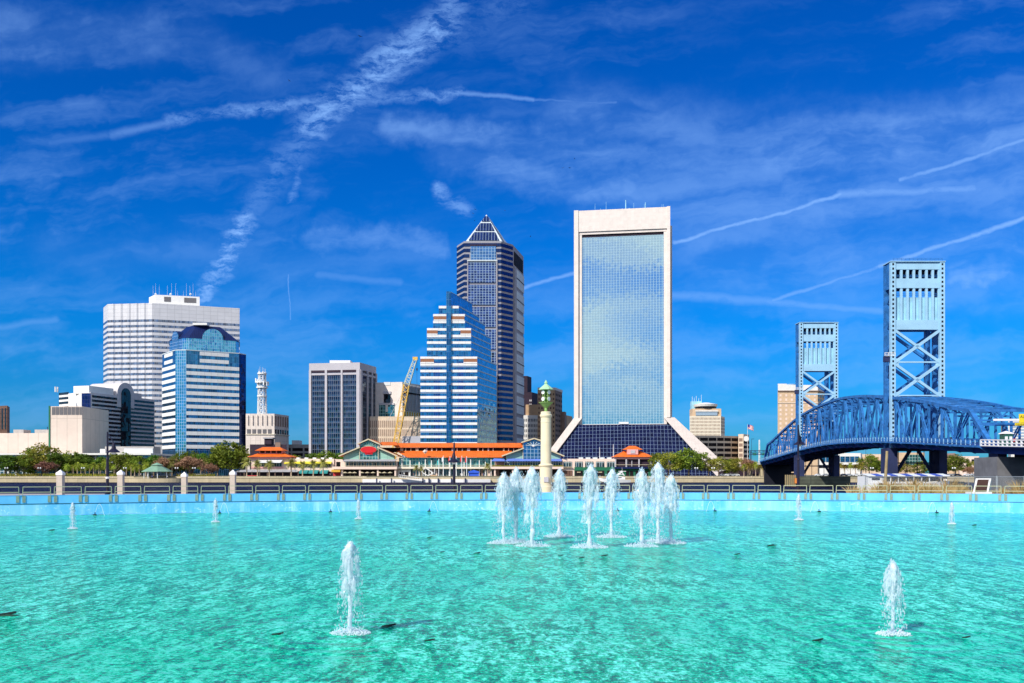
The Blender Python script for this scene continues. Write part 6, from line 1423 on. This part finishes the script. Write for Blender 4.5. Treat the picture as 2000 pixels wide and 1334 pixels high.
# dry ornamental grass and lawn strip
mb = MB(); mb.quad((X(1600, 53), 53, .02), (60, 48, .02), (60, 70, .02), (X(1600, 70), 70, .02)); setp(mb.build('lawn', 'lawn'), kind='structure')
mb = MB(); rn = random.Random(5)
for k in range(95):
    cx = rn.uniform(22.5, 44); cy = rn.uniform(57, 62.5); hgt = rn.uniform(.7, 1.35) * (1.15 if rn.random() < .3 else .9)
    pxx = CX + F * cx / cy
    if pxx < 1625: continue
    if 1885 < pxx < 1945 : hgt *= .6
    if pxx < 1680 : hgt *= .75
    for b_ in range(60):
        a_ = rn.uniform(0, 6.283); sp = rn.uniform(.05, .65) * hgt; h = hgt * rn.uniform(.6, 1.05); p0 = V((cx + .12 * math.cos(a_), cy + .12 * math.sin(a_), 0)); p1 = p0 + V((sp * .45 * math.cos(a_), sp * .45 * math.sin(a_), h * .7)); p2 = p0 + V((sp * math.cos(a_), sp * math.sin(a_), h)); w_ = V((.014, 0, 0))
        mb.quad(p0 - w_, p0 + w_, p1 + w_, p1 - w_); mb.tri(p1 - w_ * 1.2, p1 + w_ * 1.2, p2)
setp(mb.build('ornamental_grass', 'dry_grass'), 'clumps of dry tawny ornamental grass before the chain link fence', 'grass', kind='stuff')

# ------------------------------------------------------------------ boats
t = thing('motor_yacht', 'white motor yacht moored by the east pavilion behind the jets', 'boat', (X(1200, 535), 535, -3.5)); x, D = X(1200, 535), 535
def sect(mb, secs):
    n_ = len(secs[0]); vs = [p for s in secs for p in s]; mb.add(vs, [(j * n_ + i, j * n_ + i + 1, (j + 1) * n_ + i + 1, (j + 1) * n_ + i) for j in range(len(secs) - 1) for i in range(n_ - 1)] + [tuple(range(n_ - 1, -1, -1)), tuple(range((len(secs) - 1) * n_, len(secs) * n_))]); return mb
secs = []
for f, w_, zk, zd in ((-9.0, .1, 1.2, 2.7), (-7.2, 1.3, .2, 2.5), (-4, 2.1, -.2, 2.2), (0, 2.3, -.3, 1.9), (5, 2.3, -.3, 1.7), (9.2, 2.1, -.2, 1.5)): secs.append([(x + f, D - w_, -3.5 + zd), (x + f, D - w_ * .75, -3.5 + zk + .3), (x + f, D, -3.5 + zk), (x + f, D + w_ * .75, -3.5 + zk + .3), (x + f, D + w_, -3.5 + zd)])
sect(MB(), secs).build('hull', 'hull_white', t)
MB().extr([V((x + a, D - 1.7, -3.5 + b_)) for a, b_ in ((-4.5, 2.0), (6, 1.8), (6, 3.2), (1.5, 3.9), (-1.5, 3.4))], (0, 3.4, 0)).build('cabin', 'hull_white', t)
MB().extr([V((x + a, D - 1.74, -3.5 + b_)) for a, b_ in ((-2.6, 2.7), (4, 2.6), (4, 3.1), (-1.2, 3.2))], (0, .06, 0)).build('window', 'boat_glass', t)
mb = MB()
for y in (-1.5, 1.4): mb.bar((x + 1, D + y, -3.5 + 3.6), (x + 4.5, D + y, -3.5 + 6.6), .9, .35, up=(0, 1, 0)); mb.bar((x + 5.6, D + y, -3.5 + 4), (x + 4, D + y, -3.5 + 6.4), .4, .3, up=(0, 1, 0))
mb.box(x + 2.4, x + 6.6, D - 1.5, D + 1.7, 2.9, 3.2); mb.box(x - .2, x + 5.5, D - 1.6, D + 1.6, .95, 1.25); mb.build('arch', 'hull_white', t); MB().tube((x + 4.6, D, 3.2), (x + 4.4, D, 5.2), .07, .05, 5).build('mast', 'hull_white', t)
D = 108; x0, x1 = X(1684, D), X(1850, D); t = thing('tour_boat', 'white tour boat with a blue and white striped canopy beyond the chain link fence', 'boat', ((x0 + x1) / 2, D, -3.5)); L = x1 - x0
secs = []
for f, w_ in ((0, 1.6), (.15, 1.9), (.7, 1.9), (.9, 1.2), (1.02, .1)): secs.append([(x0 + L * f, D - w_, Z(943, D) + .5 * max(0, f - .6)), (x0 + L * f, D - w_ * .8, -3.7), (x0 + L * f, D + w_ * .8, -3.7), (x0 + L * f, D + w_, Z(943, D) + .5 * max(0, f - .6))])
sect(MB(), secs).build('hull', 'hull_white', t)
MB().box(x0 + .3, x0 + L * .66, D - 1.55, D + 1.55, Z(948, D), Z(940.5, D)).build('side_panel', 'hull_white', t); MB().box(x0 + .05, x0 + L * .17, D - 1.6, D + 1.6, Z(948, D), Z(930, D)).build('stern_cabin', 'hull_white', t)
MB().box(x0 + L * .18, x0 + L * .72, D - 1.45, D + 1.45, Z(941, D), Z(931.5, D)).build('cabin_glazing', 'glass_black', t)
for k in range(7): f = .18 + .54 * k / 6; MB().box(x0 + L * f - .05, x0 + L * f + .05, D - 1.6, D - 1.5, Z(941, D), Z(930, D)).build('canopy_post', 'hull_white', t)
for k in range(11): 
    f0, f1 = k / 11 * .95, (k + 1) / 11 * .95; MB().hexa([(x0 + L * f0, D - 1.8, Z(930, D)), (x0 + L * f1, D - 1.8, Z(930, D)), (x0 + L * f1, D, Z(926, D)), (x0 + L * f0, D, Z(926, D)), (x0 + L * f0, D - 1.8, Z(929, D)), (x0 + L * f1, D - 1.8, Z(929, D)), (x0 + L * f1, D, Z(925, D)), (x0 + L * f0, D, Z(925, D))]).build('canopy_stripe', 'canopy_blue' if k % 2 else 'hull_white', t)
MB().box(x0 + .5, x0 + 1.4, D - 1.66, D - 1.6, Z(937, D), Z(933, D)).build('cabin_window', 'boat_glass', t); MB().tube((x0 + L * .14, D - 1.95, Z(947, D)), (x0 + L * .14, D - 1.7, Z(947, D)), .25, .25, 10).build('buoy', 'tyre', t)
t = thing('dolphin_pile', 'cluster of dark timber piles beside the tour boat', 'mooring pile', (X(1706, 200), 200, -3.5))
for k in range(7): a_ = k * .9; MB().tube((X(1706, 200) + .9 * math.cos(a_), 200 + .9 * math.sin(a_), -5), (X(1706, 200) + .5 * math.cos(a_), 200 + .5 * math.sin(a_), Z(929 + k % 3, 200)), .32, .30, 8).build('pile', 'wood_fender', t)

# ------------------------------------------------------------------ vegetation
def leaf(mb, c, s, rn):
    a = V((rn.gauss(0, 1), rn.gauss(0, 1), rn.gauss(0, .6))).normalized(); b_ = a.cross(V((rn.gauss(0, 1), rn.gauss(0, 1), rn.gauss(0, 1)))).normalized(); c = V(c)
    mb.quad(c - a * s, c + b_ * s * .6, c + a * s, c - b_ * s * .6)
def crown_mb(seed, rx, rz, nclump, per, ls, cr=.30, flat=.0):
    rn = random.Random(seed); mb = MB()
    for k in range(nclump):
        a_ = rn.uniform(0, 6.283); u = rn.uniform(-.75, 1); r = (1 - u * u) ** .5 * rn.uniform(.45, 1.0); c = V((r * math.cos(a_) * rx, r * math.sin(a_) * rx, u * rz * rn.uniform(.75, 1.05))); q = cr * rx * rn.uniform(.6, 1.25)
        for _ in range(per): d = V((rn.gauss(0, 1), rn.gauss(0, 1), rn.gauss(0, 1))).normalized() * (q * rn.random() ** .45); leaf(mb, c + V((d.x, d.y, d.z * .75)), ls * rn.uniform(.6, 1.3), rn)
    return mb
def tree_proto(name, cat, seed, h, rx, rz, mat, nclump=46, per=42, ls=.42, bark='trunk_bark', trunk_h=None, limbs=6):
    t = thing(name, '', cat, (0, 0, 0)); rn = random.Random(seed); hc = h - rz
    mb = crown_mb(seed, rx, rz, nclump, per, ls); mb.v = [(x, y, z + hc) for x, y, z in mb.v]; mb.build('crown', mat, t)
    mb = MB(); th = hc - rz * .5; mb.tube((0, 0, -.3), (.1, 0, th * .6), .42, .30, 8); mb.tube((.1, 0, th * .6), (.2, .1, hc), .30, .15, 7)
    for k in range(limbs): a_ = k * 2.4; mb.tube((.1, 0, th * (.5 + .08 * k)), (math.cos(a_) * rx * .6, math.sin(a_) * rx * .6, hc + rz * .1 * (k % 3)), .2, .07, 5)
    mb.build('trunk', bark, t); KID[t.name] = children(t); return t
def bare_proto(seed, h, rx):
    t = thing('bare_tree', '', 'tree', (0, 0, 0)); rn = random.Random(seed); mb = MB(); tw_ = MB()
    def grow(p, d, l, r, dep):
        q = p + d * l; mb.tube(p, q, r, r * .65, 5)
        if dep == 0:
            for _ in range(9): e = q + V((rn.gauss(0, 1), rn.gauss(0, 1), rn.gauss(.3, 1))) * l * .55; w_ = V((.045, 0, 0)); tw_.quad(q - w_, q + w_, e + w_ * .5, e - w_ * .5); leaf(tw_, e, .30, rn)
            return
        for _ in range(3 if dep > 1 else 4): grow(q, (d + V((rn.gauss(0, .55), rn.gauss(0, .55), rn.gauss(.05, .3)))).normalized(), l * rn.uniform(.66, .86), r * .62, dep - 1)
    for k in range(4): a_ = k * 1.6 + seed; grow(V((0, 0, 0)), V((.38 * math.cos(a_), .38 * math.sin(a_), 1)).normalized(), h * .29, .22, 4)
    tw_.build('twig_crown', 'leaf_bare', t); mb.build('trunk', 'twig', t); KID[t.name] = children(t); return t
def palm_proto(name, cat, seed, h, n, fl, mat, droop, tr=.22, boots=False):
    t = thing(name, '', cat, (0, 0, 0)); rn = random.Random(seed); mb = MB()
    for k in range(n):
        a_ = k * 2.4 + rn.uniform(-.2, .2); el = rn.uniform(-.75, 1.25); L = fl * rn.uniform(.8, 1.1); d = V((math.cos(a_), math.sin(a_), 0)); s = V((-math.sin(a_), math.cos(a_), 0)); pts = []
        for j in range(6): f = j / 5; rr = L * f; pts.append(V((0, 0, h)) + d * (rr * math.cos(el) * (1 - .15 * f)) + V((0, 0, rr * math.sin(el) - droop * L * f * f)))
        for j in range(5):
            p, q = pts[j], pts[j + 1]; w0 = fl * (.05 + .13 * math.sin(math.pi * min(1, j / 5 + .12))); w1 = fl * (.05 + .13 * math.sin(math.pi * min(1, (j + 1) / 5 + .12))) * (0.25 if j == 4 else 1); dz = V((0, 0, -.35))
            for sg_ in (-1, 1):
                for m_ in range(3): u, v_ = p.lerp(q, m_ / 3), p.lerp(q, m_ / 3 + .22); mb.tri(u, v_, u.lerp(v_, .9) + s * sg_ * (w0 + w1) * .75 + dz * (w0 + w1) + (q - p) * .35)
    mb.build('crown', mat, t)
    mb = MB(); mb.lathe([(tr * 1.5, -.2), (tr * 1.1, .5), (tr * .9, h * .5), (tr, h - .6), (tr * 1.7, h - .25), (tr * 1.0, h + .1)], (0, 0, 0), 8); mb.build('trunk', 'palm_trunk', t); KID[t.name] = children(t); return t
oakA = tree_proto('oak_tree', 'tree', 3, 12, 7.0, 5.0, 'leaf_oak', 60, 52, .46); oakB = tree_proto('oak_tree', 'tree', 8, 12, 6.4, 4.8, 'leaf_deep', 56, 52, .44); oakC = tree_proto('spreading_tree', 'tree', 21, 11, 7.0, 4.3, 'leaf_olive', 50, 34, .42, limbs=9); oakD = tree_proto('oak_tree', 'tree', 33, 12, 6.6, 5.4, 'leaf_oak', 46, 50, .46)
bareA, bareB = bare_proto(1, 9.5, 5), bare_proto(4, 9.5, 5)
palm = palm_proto('palmetto', 'palm tree', 2, 6.4, 40, 2.7, 'leaf_palm', .42); palm2 = palm_proto('palmetto', 'palm tree', 9, 5.4, 40, 2.8, 'leaf_palm', .5); datep = palm_proto('date_palm', 'palm tree', 5, 7.2, 46, 4.4, 'leaf_date', .40, .34); yellowp = palm_proto('palmetto', 'palm tree', 12, 5.2, 40, 2.7, 'leaf_yellow', .5)
used = set()
def plant(proto, px, D, ytop, label, group, wpx=None, h0=12.0, z0=GZ):
    """set a copy of a prototype so that its real height reaches the given sight line"""
    h = Z(ytop, D) - z0; s = h / h0; sx_ = s if wpx is None else (wpx / F * D) / (2 * {'oak_tree': 6.5, 'spreading_tree': 6.9, 'bare_tree': 5.6}.get(proto.name.split('.')[0], 7))
    rz = RN.uniform(0, 6.28)
    if proto.name not in used: used.add(proto.name); proto.location = (X(px, D), D, z0); proto.rotation_euler = (0, 0, rz); proto.scale = (sx_, sx_, s); proto['label'] = label; proto['group'] = group; return proto
    o = dup(proto, (X(px, D), D, z0), label, rz, (sx_, sx_, s)); o['group'] = group; return o
g = 'broad trees on the far bank'
for px, D, yt, w_, pr, lab in ((10, 572, 890, 62, oakB, 'dark green tree at the left edge of the riverside park'), (-30, 575, 894, 60, oakA, 'green tree cut by the left edge of the picture'), (47, 576, 892, 56, oakD, 'rounded green tree second from the left edge, behind the promenade'), (84, 585, 864, 76, oakC, 'tall open crowned tree in front of the cream theatre hall'), (110, 580, 885, 44, oakB, 'dark tree right of the bare brown tree in the left park'), (225, 584, 886, 48, oakD, 'round tree behind the lamp post lantern'), (196, 586, 893, 40, oakB, 'small dark tree behind the palmetto grove'), (272, 584, 892, 36, oakD, 'small tree behind the gazebo, left of its roof'), (300, 590, 890, 46, oakB, 'dark tree directly behind the gazebo roof'), (371, 594, 884, 44, oakA, 'small tree at the foot of the blue banded tower'), (398, 594, 886, 36, oakB, 'small dark tree between the bare trees and the big oak'), (330, 588, 897, 34, oakD, 'low dark tree between the gazebo and bare tree'),
    (140, 588, 884, 50, oakA, 'dark tree behind the start of the palmetto row'), (165, 590, 888, 46, oakB, 'dark tree behind the palmetto row, left of the lamp post'), (246, 590, 887, 42, oakA, 'dark tree behind the palmettos left of the gazebo'), (352, 592, 886, 40, oakA, 'small dark tree right of the gazebo roof, behind bare branches'), (64, 590, 876, 50, oakA, 'dark tree left of the tall open crowned tree'), (125, 592, 888, 40, oakD, 'dark tree below the corner of the fly tower'),
    (449, 580, 866, 72, oakA, 'biggest round dark oak left of the date palms'), (425, 582, 884, 50, oakB, 'dark oak partly behind the biggest round oak'), (612, 622, 886, 40, oakB, 'dark tree above the yellow awnings, left of a pair'), (640, 624, 883, 50, oakA, 'dark tree at the foot of the dark glass tower'), (668, 626, 886, 40, oakB, 'dark tree beside the left slope of the green market hall'), (575, 622, 890, 34, oakD, 'small tree behind the west pavilion roof'),
    (1284, 568, 886, 34, oakD, 'small tree close to the east pavilion'), (1306, 565, 881, 58, oakC, 'light olive tree right of the east pavilion'), (1345, 566, 879, 70, oakA, 'broad green tree under the right buttress of the great tower'), (1384, 566, 894, 44, oakC, 'smaller olive tree right of the broad green tree'), (1404, 560, 891, 56, oakC, 'thin leaved pale tree in front of the garage'), (1442, 590, 893, 44, oakC, 'sparse tree in front of the garage stair tower'), (1425, 592, 897, 34, oakD, 'small green tree below the garage decks'),
    (1698, 600, 890, 44, oakA, 'green tree seen between the two lift towers'), (1722, 604, 898, 30, oakC, 'small olive tree left of the nearer lift tower leg'), (1768, 600, 904, 40, oakC, 'tree framed in the legs of the nearer lift tower'), (1800, 600, 902, 36, oakD, 'small tree inside the right half of the nearer lift tower legs'), (1866, 590, 890, 52, oakA, 'round green tree right of the nearer lift tower'), (1900, 596, 899, 26, oakC, 'small tree between the round tree and the concrete pier'), (1935, 620, 890, 40, oakC, 'tree showing above the concrete pier under the deck')):
    plant(pr, px, D, yt, lab, g, w_)
g = 'bare brown trees'
for px, D, yt, w_, pr, lab in ((92, 566, 899, 40, bareA, 'bare reddish brown tree in front of the dark trees at left'), (325, 582, 889, 44, bareB, 'bare brown tree behind the right side of the gazebo'), (373, 572, 889, 54, bareA, 'biggest bare brown tree between gazebo and round oak'), (409, 566, 902, 30, bareB, 'small pale bare tree left of the round oak'), (1462, 580, 893, 30, bareA, 'thin bare tree near the bridge gantry'), (1893, 575, 909, 22, bareB, 'small bare tree beside the concrete bridge pier')): plant(pr, px, D, yt, lab, g, w_, 10.2)
g = 'palmettos in the riverside park'
for j, px in enumerate((131, 143, 151, 158, 167, 175, 183, 193, 207, 223, 247, 256, 263, 272, 285, 392)):
    plant(palm if j % 2 else palm2, px, 560 + (j * 7) % 12, (904, 907, 902, 905)[j % 4] if j != 8 else 897, 'palmetto in the row along the left promenade, %s palm from the left' % nth(j), g, None, 7.6 if j % 2 else 6.5)
g = 'palmettos by the bridge'
for j, px in enumerate((1453, 1461, 1469, 1476, 1484, 1492, 1500, 1640, 1650, 1661, 1671, 1681)):
    plant(yellowp if j % 3 else palm, px, 556 + (j * 5) % 12, (906, 903, 905, 902)[j % 4], ('yellowish palmetto in the cluster left of the bridge, %s from the left' % nth(j)) if j < 7 else ('palmetto under the bridge span, %s from the left' % nth(j - 7)), g, None, 6.4 if j % 3 else 7.6)
g = 'date palms before the shops'
for j, (px, yt) in enumerate(((482, 888), (503, 893), (526, 893), (569, 891), (591, 895), (612, 893), (631, 889))): plant(datep, px, 556, yt, 'date palm before the west pavilion and link shops, %s from the left' % nth(j), g, None, 10.8)
for px, yt, D, lab, pr in ((336, 888, 580, 'feathery palm rising behind the gazebo among bare trees', datep), (401, 889, 584, 'pale feathery palm top left of the round oak', datep), (813, 905, 555, 'leaning palm beside the white outdoor staircase', datep), (952, 900, 556, 'single palm in front of the arcade near the blue awnings', datep), (823, 908, 556, 'lower palm touching the white outdoor staircase', datep)): plant(pr, px, D, yt, lab, 'single palms', None, 10.8)
g = 'clipped hedges along the promenade'
rn = random.Random(77)
for j, (a, b_) in enumerate(((-30, 30), (32, 80), (84, 128), (130, 180), (182, 240), (345, 420))):
    mb = MB(); D = 553
    for _ in range(900): leaf(mb, (X(rn.uniform(a, b_), D), D + rn.uniform(-.8, .8), GZ + rn.random() * 1.5), .28, rn)
    mb.box(X(a, D), X(b_, D), D - .4, D + .4, GZ, GZ + .8)
    setp(mb.build('hedge', 'leaf_hedge'), 'low yellowish hedge behind the promenade balustrade, %s segment from the left' % nth(j), 'hedge', g)
# small street lamps of the promenade (twin globes)
sl = thing('globe_lamp', '', 'street lamp', (0, 0, 0), 'twin globe lamps on the far bank')
MB().lathe([(.22, 0), (.16, .6), (.11, .7), (.10, 4.4)], (0, 0, 0), 8).build('pole', 'dark_lamp', sl); MB().bar((-.75, 0, 4.3), (.75, 0, 4.3), .12).build('arm', 'dark_lamp', sl)
for s in (-.7, .7): mb = MB(); mb.lathe([(.16, 4.3), (.42, 4.6), (.45, 4.9), (.3, 5.2), (.05, 5.3)], (s, 0, 0), 8); mb.build('globe', 'lamp_white', sl)
for j, (px, D) in enumerate(((12.5, 552), (77, 552), (162, 552), (244, 552), (345, 552), (379, 552), (1360, 552), (1393, 552), (1703, 552), (1863, 552))):
    lab = 'twin globe street lamp on the far promenade, %s from the left' % nth(j)
    if j == 0: sl.location = (X(px, D), D, GZ); sl['label'] = lab
    else: dup(sl, (X(px, D), D, GZ), lab)
tl = thing('roadway_lamp', '', 'street lamp', (0, 0, 0), 'tall roadway lamps')
MB().tube((0, 0, 0), (0, 0, 1), .14, .10, 6).build('pole', 'dark_lamp', tl); MB().box(-.1, 1.6, -.12, .12, .99, 1.0).build('lamp_arm', 'dark_lamp', tl)
for j, (px, D, y, lab) in enumerate(((1468, 600, 857, 'tall roadway lamp between the garage and bridge'), (1453, 600, 875, 'shorter roadway lamp in front of the garage stair tower'), (1356, 640, 875, 'small roadway lamp on the right buttress'), (1691, 640, 878, 'thin lamp mast under the bridge span'))):
    if j == 0: tl.location = (X(px, D), D, GZ); tl.scale = (1, 1, Z(y, D) - GZ); tl['label'] = lab
    else: dup(tl, (X(px, D), D, GZ), lab, 0, (1, 1, Z(y, D) - GZ))
t = thing('radio_mast', 'thin white lattice mast standing left of the bridge end', 'mast', (X(1483, 640), 640, GZ)); lattice(MB(), (X(1483, 640), 640, GZ), (X(1483, 640), 640, Z(859, 640)), .8, .5, 14, .1).build('lattice', 'lamp_white', t)

# ------------------------------------------------------------------ cars
cars = {}
def car_proto(col):
    t = thing('parked_car', '', 'car', (0, 0, 0), 'cars on the far bank'); mb = MB()
    prof = [(-2.2, .35), (2.2, .35), (2.25, .75), (1.5, .95), (.7, 1.42), (-.9, 1.45), (-1.7, .98), (-2.25, .9)]
    mb.extr([V((a, -.85, b_)) for a, b_ in prof], (0, 1.7, 0)); mb.build('body', col, t)
    mb = MB(); mb.extr([V((a, -.87, b_)) for a, b_ in ((-1.5, 1.0), (1.25, 1.0), (.65, 1.36), (-.85, 1.38))], (0, 1.74, 0)); mb.build('window', 'boat_glass', t)
    for x in (-1.4, 1.4):
        for y in (-.8, .8): MB().tube((x, y - .12, .33), (x, y + .12, .33), .33, .33, 12).build('wheel', 'tyre', t)
    KID[t.name] = children(t); return t
CARS = [(1422, 556, 'car_white', 0), (1412, 560, 'car_white', 0), (1430, 556, 'car_silver', 0), (1437, 562, 'car_white', 0), (1648, 556, 'car_dark', 0), (1658, 556, 'car_silver', 0), (1672, 556, 'car_white', 0), (1686, 556, 'car_silver', 0), (1698, 556, 'car_white', 0), (1708, 556, 'car_dark', 0), (1716, 556, 'car_white', 0), (1845, 556, 'car_dark', 0), (1853, 556, 'car_white', 0), (1860, 556, 'car_silver', 0), (1870, 556, 'car_dark', 0), (1888, 556, 'car_white', 0), (1902, 556, 'car_silver', 0), (1895, 560, 'car_dark', 0), (1322, 560, 'car_dark', 0), (385, 565, 'car_white', 0), (398, 565, 'car_silver', 0), (1598, 556, 'car_white', 0), (1612, 556, 'car_silver', 0)]
order = sorted(range(len(CARS)), key=lambda q: CARS[q][0])
for j, (px, D, col, _) in enumerate(CARS):
    lab = '%s car parked on the far bank, %s parked car from the left' % (col.split('_')[1], nth(order.index(j)))
    if col not in cars: o = cars[col] = car_proto(col); o.location = (X(px, D), D, GZ); o['label'] = lab
    else: dup(cars[col], (X(px, D), D, GZ), lab, RN.choice((0, math.pi)))
for j, (D_, col, lab) in enumerate(((196, 'car_dark', 'dark car crossing the bridge near the right edge, leading'), (189, 'car_silver', 'silver car on the bridge deck at the right edge'), (202, 'car_red', 'reddish car on the bridge deck behind the white balustrade'), (232, 'car_dark', 'dark car inside the near end of the bridge truss'))):
    if col not in cars: o = cars[col] = car_proto(col)
    else: o = dup(cars[col], (0, 0, 0), lab)
    o.location = (bx(D_) + 2.6, D_, zb(D_) + 1.06); o.rotation_euler = (0, 0, rad(90)); o['label'] = lab
    if o.name.startswith('parked_car'): o['group'] = 'cars on the bridge'; o.name = 'passing_car'
t = thing('bridge_cabin', 'small green gate cabin with a white roof on the bridge approach', 'cabin', (bx(198) + .2, 198, zb(198) + 1))
MB().box(bx(198) - .9, bx(198) + .9, 197, 199, zb(198) + 1, zb(198) + 3.6).build('wall', 'car_green', t); MB().lathe([(1.6, 3.6), (1.5, 3.75), (.1, 4.2)], (bx(198), 198, zb(198)), 4, math.pi / 4).build('roof', 'cap_white', t)
for x in (-.5, .45): MB().box(bx(198) + x - .3, bx(198) + x + .3, 196.95, 197, zb(198) + 2.3, zb(198) + 3.0).build('window', 'lamp_white', t)

# ------------------------------------------------------------------ people on the promenade
def person_mesh(seed):
    rn = random.Random(seed); sw = rn.uniform(-.12, .22); me = bpy.data.meshes.new('person')
    J = {'pel': (0, 0, .95, .15), 'bel': (0, 0, 1.12, .14), 'che': (0, 0, 1.34, .16), 'nek': (0, -.01, 1.50, .06), 'hd0': (0, -.02, 1.60, .085), 'hd1': (0, -.02, 1.70, .07)}
    E = [('pel', 'bel'), ('bel', 'che'), ('che', 'nek'), ('nek', 'hd0'), ('hd0', 'hd1')]
    for s, n_ in ((-1, 'l'), (1, 'r')):
        k = sw * s
        J.update({n_ + 'sh': (s * .19, 0, 1.42, .065), n_ + 'el': (s * .25, k * .5, 1.15, .045), n_ + 'wr': (s * .26, k - .08, .92, .032), n_ + 'ha': (s * .26, k - .12, .82, .035), n_ + 'hi': (s * .09, 0, .88, .10), n_ + 'kn': (s * .10, -k * .6 - .03, .48, .065), n_ + 'an': (s * .10, -k * 1.2 + .02, .09, .042), n_ + 'to': (s * .10, -k * 1.2 - .14, .04, .035)})
        E += [('che', n_ + 'sh'), (n_ + 'sh', n_ + 'el'), (n_ + 'el', n_ + 'wr'), (n_ + 'wr', n_ + 'ha'), ('pel', n_ + 'hi'), (n_ + 'hi', n_ + 'kn'), (n_ + 'kn', n_ + 'an'), (n_ + 'an', n_ + 'to')]
    ks = list(J); me.from_pydata([J[k][:3] for k in ks], [(ks.index(a), ks.index(b_)) for a, b_ in E], [])
    o = bpy.data.objects.new('p', me); COL.objects.link(o); md = o.modifiers.new('s', 'SKIN'); sd_ = o.modifiers.new('u', 'SUBSURF'); sd_.levels = 1; sd_.render_levels = 1
    for i, k in enumerate(ks): me.skin_vertices[0].data[i].radius = (J[k][3],) * 2; me.skin_vertices[0].data[i].use_root = (k == 'pel')
    dg = bpy.context.evaluated_depsgraph_get(); m2 = bpy.data.meshes.new_from_object(o.evaluated_get(dg)); bpy.data.objects.remove(o)
    m2.materials.clear()
    for nm in ('skin', 'shirt_white', 'trouser_dark', 'hair'): m2.materials.append(M[nm])
    for p in m2.polygons:
        z, x_, y_ = p.center.z, abs(p.center.x), p.center.y
        p.material_index = 3 if (z > 1.70 or (z > 1.60 and y_ > .02)) else 0 if (z > 1.49 or (x_ > .2 and z < 1.2)) else 1 if z > .95 else 2
        p.use_smooth = True
    return m2
pm = [person_mesh(1), person_mesh(2)]
PEOPLE = [(297, 537.6, 'shirt_blue', 'trouser_dark', 'blue shirted person standing at the platform edge in front of the gazebo'), (275, 548, 'shirt_white', 'trouser_tan', 'white shirted person left of the gazebo'), (311, 541, 'shirt_yellow', 'trouser_dark', 'yellow shirted person under the gazebo roof'), (327, 540, 'shirt_white', 'trouser_dark', 'white shirted person at the right side of the gazebo'), (349, 551, 'shirt_blue', 'trouser_tan', 'blue shirted person walking right of the gazebo'), (645, 551, 'shirt_white', 'trouser_dark', 'white shirted person by the ochre awning'), (808, 551, 'shirt_red', 'trouser_dark', 'red shirted person near the outdoor staircase'), (900, 552, 'shirt_white', 'trouser_tan', 'white shirted person walking before the arcade poles'), (944, 552, 'shirt_blue', 'trouser_dark', 'blue shirted person right of the blue tent'), (1262, 552, 'shirt_white', 'trouser_dark', 'white shirted person near the east pavilion'), (1703, 551, 'shirt_blue', 'trouser_dark', 'blue shirted person by the parked cars near the lift tower'), (960, 552, 'shirt_red', 'trouser_tan', 'red shirted person in front of the blue awnings')]
for j, (px, D, sh, tr_, lab) in enumerate(PEOPLE):
    o = bpy.data.objects.new('person', pm[j % 2]); COL.objects.link(o); o.location = (X(px, D), D, Z(934.5, 540) if D < 545 else GZ); o.rotation_euler = (0, 0, RN.uniform(-1.5, 1.5)); setp(o, lab, 'person')
    for sl_, mt in ((1, sh), (2, tr_)): o.material_slots[sl_].link = 'OBJECT'; o.material_slots[sl_].material = M[mt]
# ------------------------------------------------------------------ birds
def bird_mesh():
    mb = MB(); mb.lathe([(.02, -.28), (.10, -.1), (.11, .08), (.06, .22), (.01, .30)], (0, 0, 0), 6); mb.v = [(x, z, y) for x, y, z in mb.v]
    for s in (-1, 1):
        a, b_, c, d = V((s * .05, .12, .05)), V((s * .5, .16, .24)), V((s * .95, -.05, .16)), V((s * .42, -.12, .18)); e = V((s * .05, -.10, .05)); up = V((0, 0, .025))
        for u in (V(), ): mb.quad(a, b_, d, e); mb.tri(b_, c, d); mb.quad(e - up, d - up, b_ - up, a - up); mb.tri(d - up, c - up, b_ - up)
    mb.quad(V((-.03, -.25, 0)), V((.03, -.25, 0)), V((.10, -.46, .01)), V((-.10, -.46, .01)))
    return mb
B0 = None
for j, (px, py, lab) in enumerate(((703, 71, 'dark soaring bird high in the sky right of the big vapour trail'), (565, 158, 'dark soaring bird above the left arm of the crossed vapour trails'), (1113, 328, 'dark bird above the great white framed tower, lower right of three'), (1099, 328, 'dark bird above the great white framed tower, lower left of three'), (1122, 310, 'dark bird above the great white framed tower, topmost of three'), (986, 411, 'tiny dark bird right of the pyramid tip'), (1036, 462, 'tiny dark bird between the pyramid tower and great white tower'), (928, 409, 'tiny dark bird just left of the pyramid tip, highest of its group'), (924, 417, 'tiny dark bird left of the pyramid tip, lower left of its group'), (927, 431, 'tiny dark bird left of the pyramid slope'))):
    D = 330; p = P(px, py, D)
    if B0 is None: B0 = bird_mesh().build('bird', 'bird_dark', None, loc=(0, 0, 0)); o = B0
    else: o = B0.copy(); COL.objects.link(o)
    o.location = p; o.rotation_euler = (RN.uniform(-.3, .6), RN.uniform(-.5, .5), RN.uniform(0, 6)); o.scale = (1.0 if j < 2 else .6,) * 3; setp(o, lab, 'bird', 'birds in the sky')
for o in list(bpy.data.objects):          # prototypes that found no place
    if o.parent is None and o.get('label') == '' :
        for c in children(o): bpy.data.objects.remove(c)
        bpy.data.objects.remove(o)
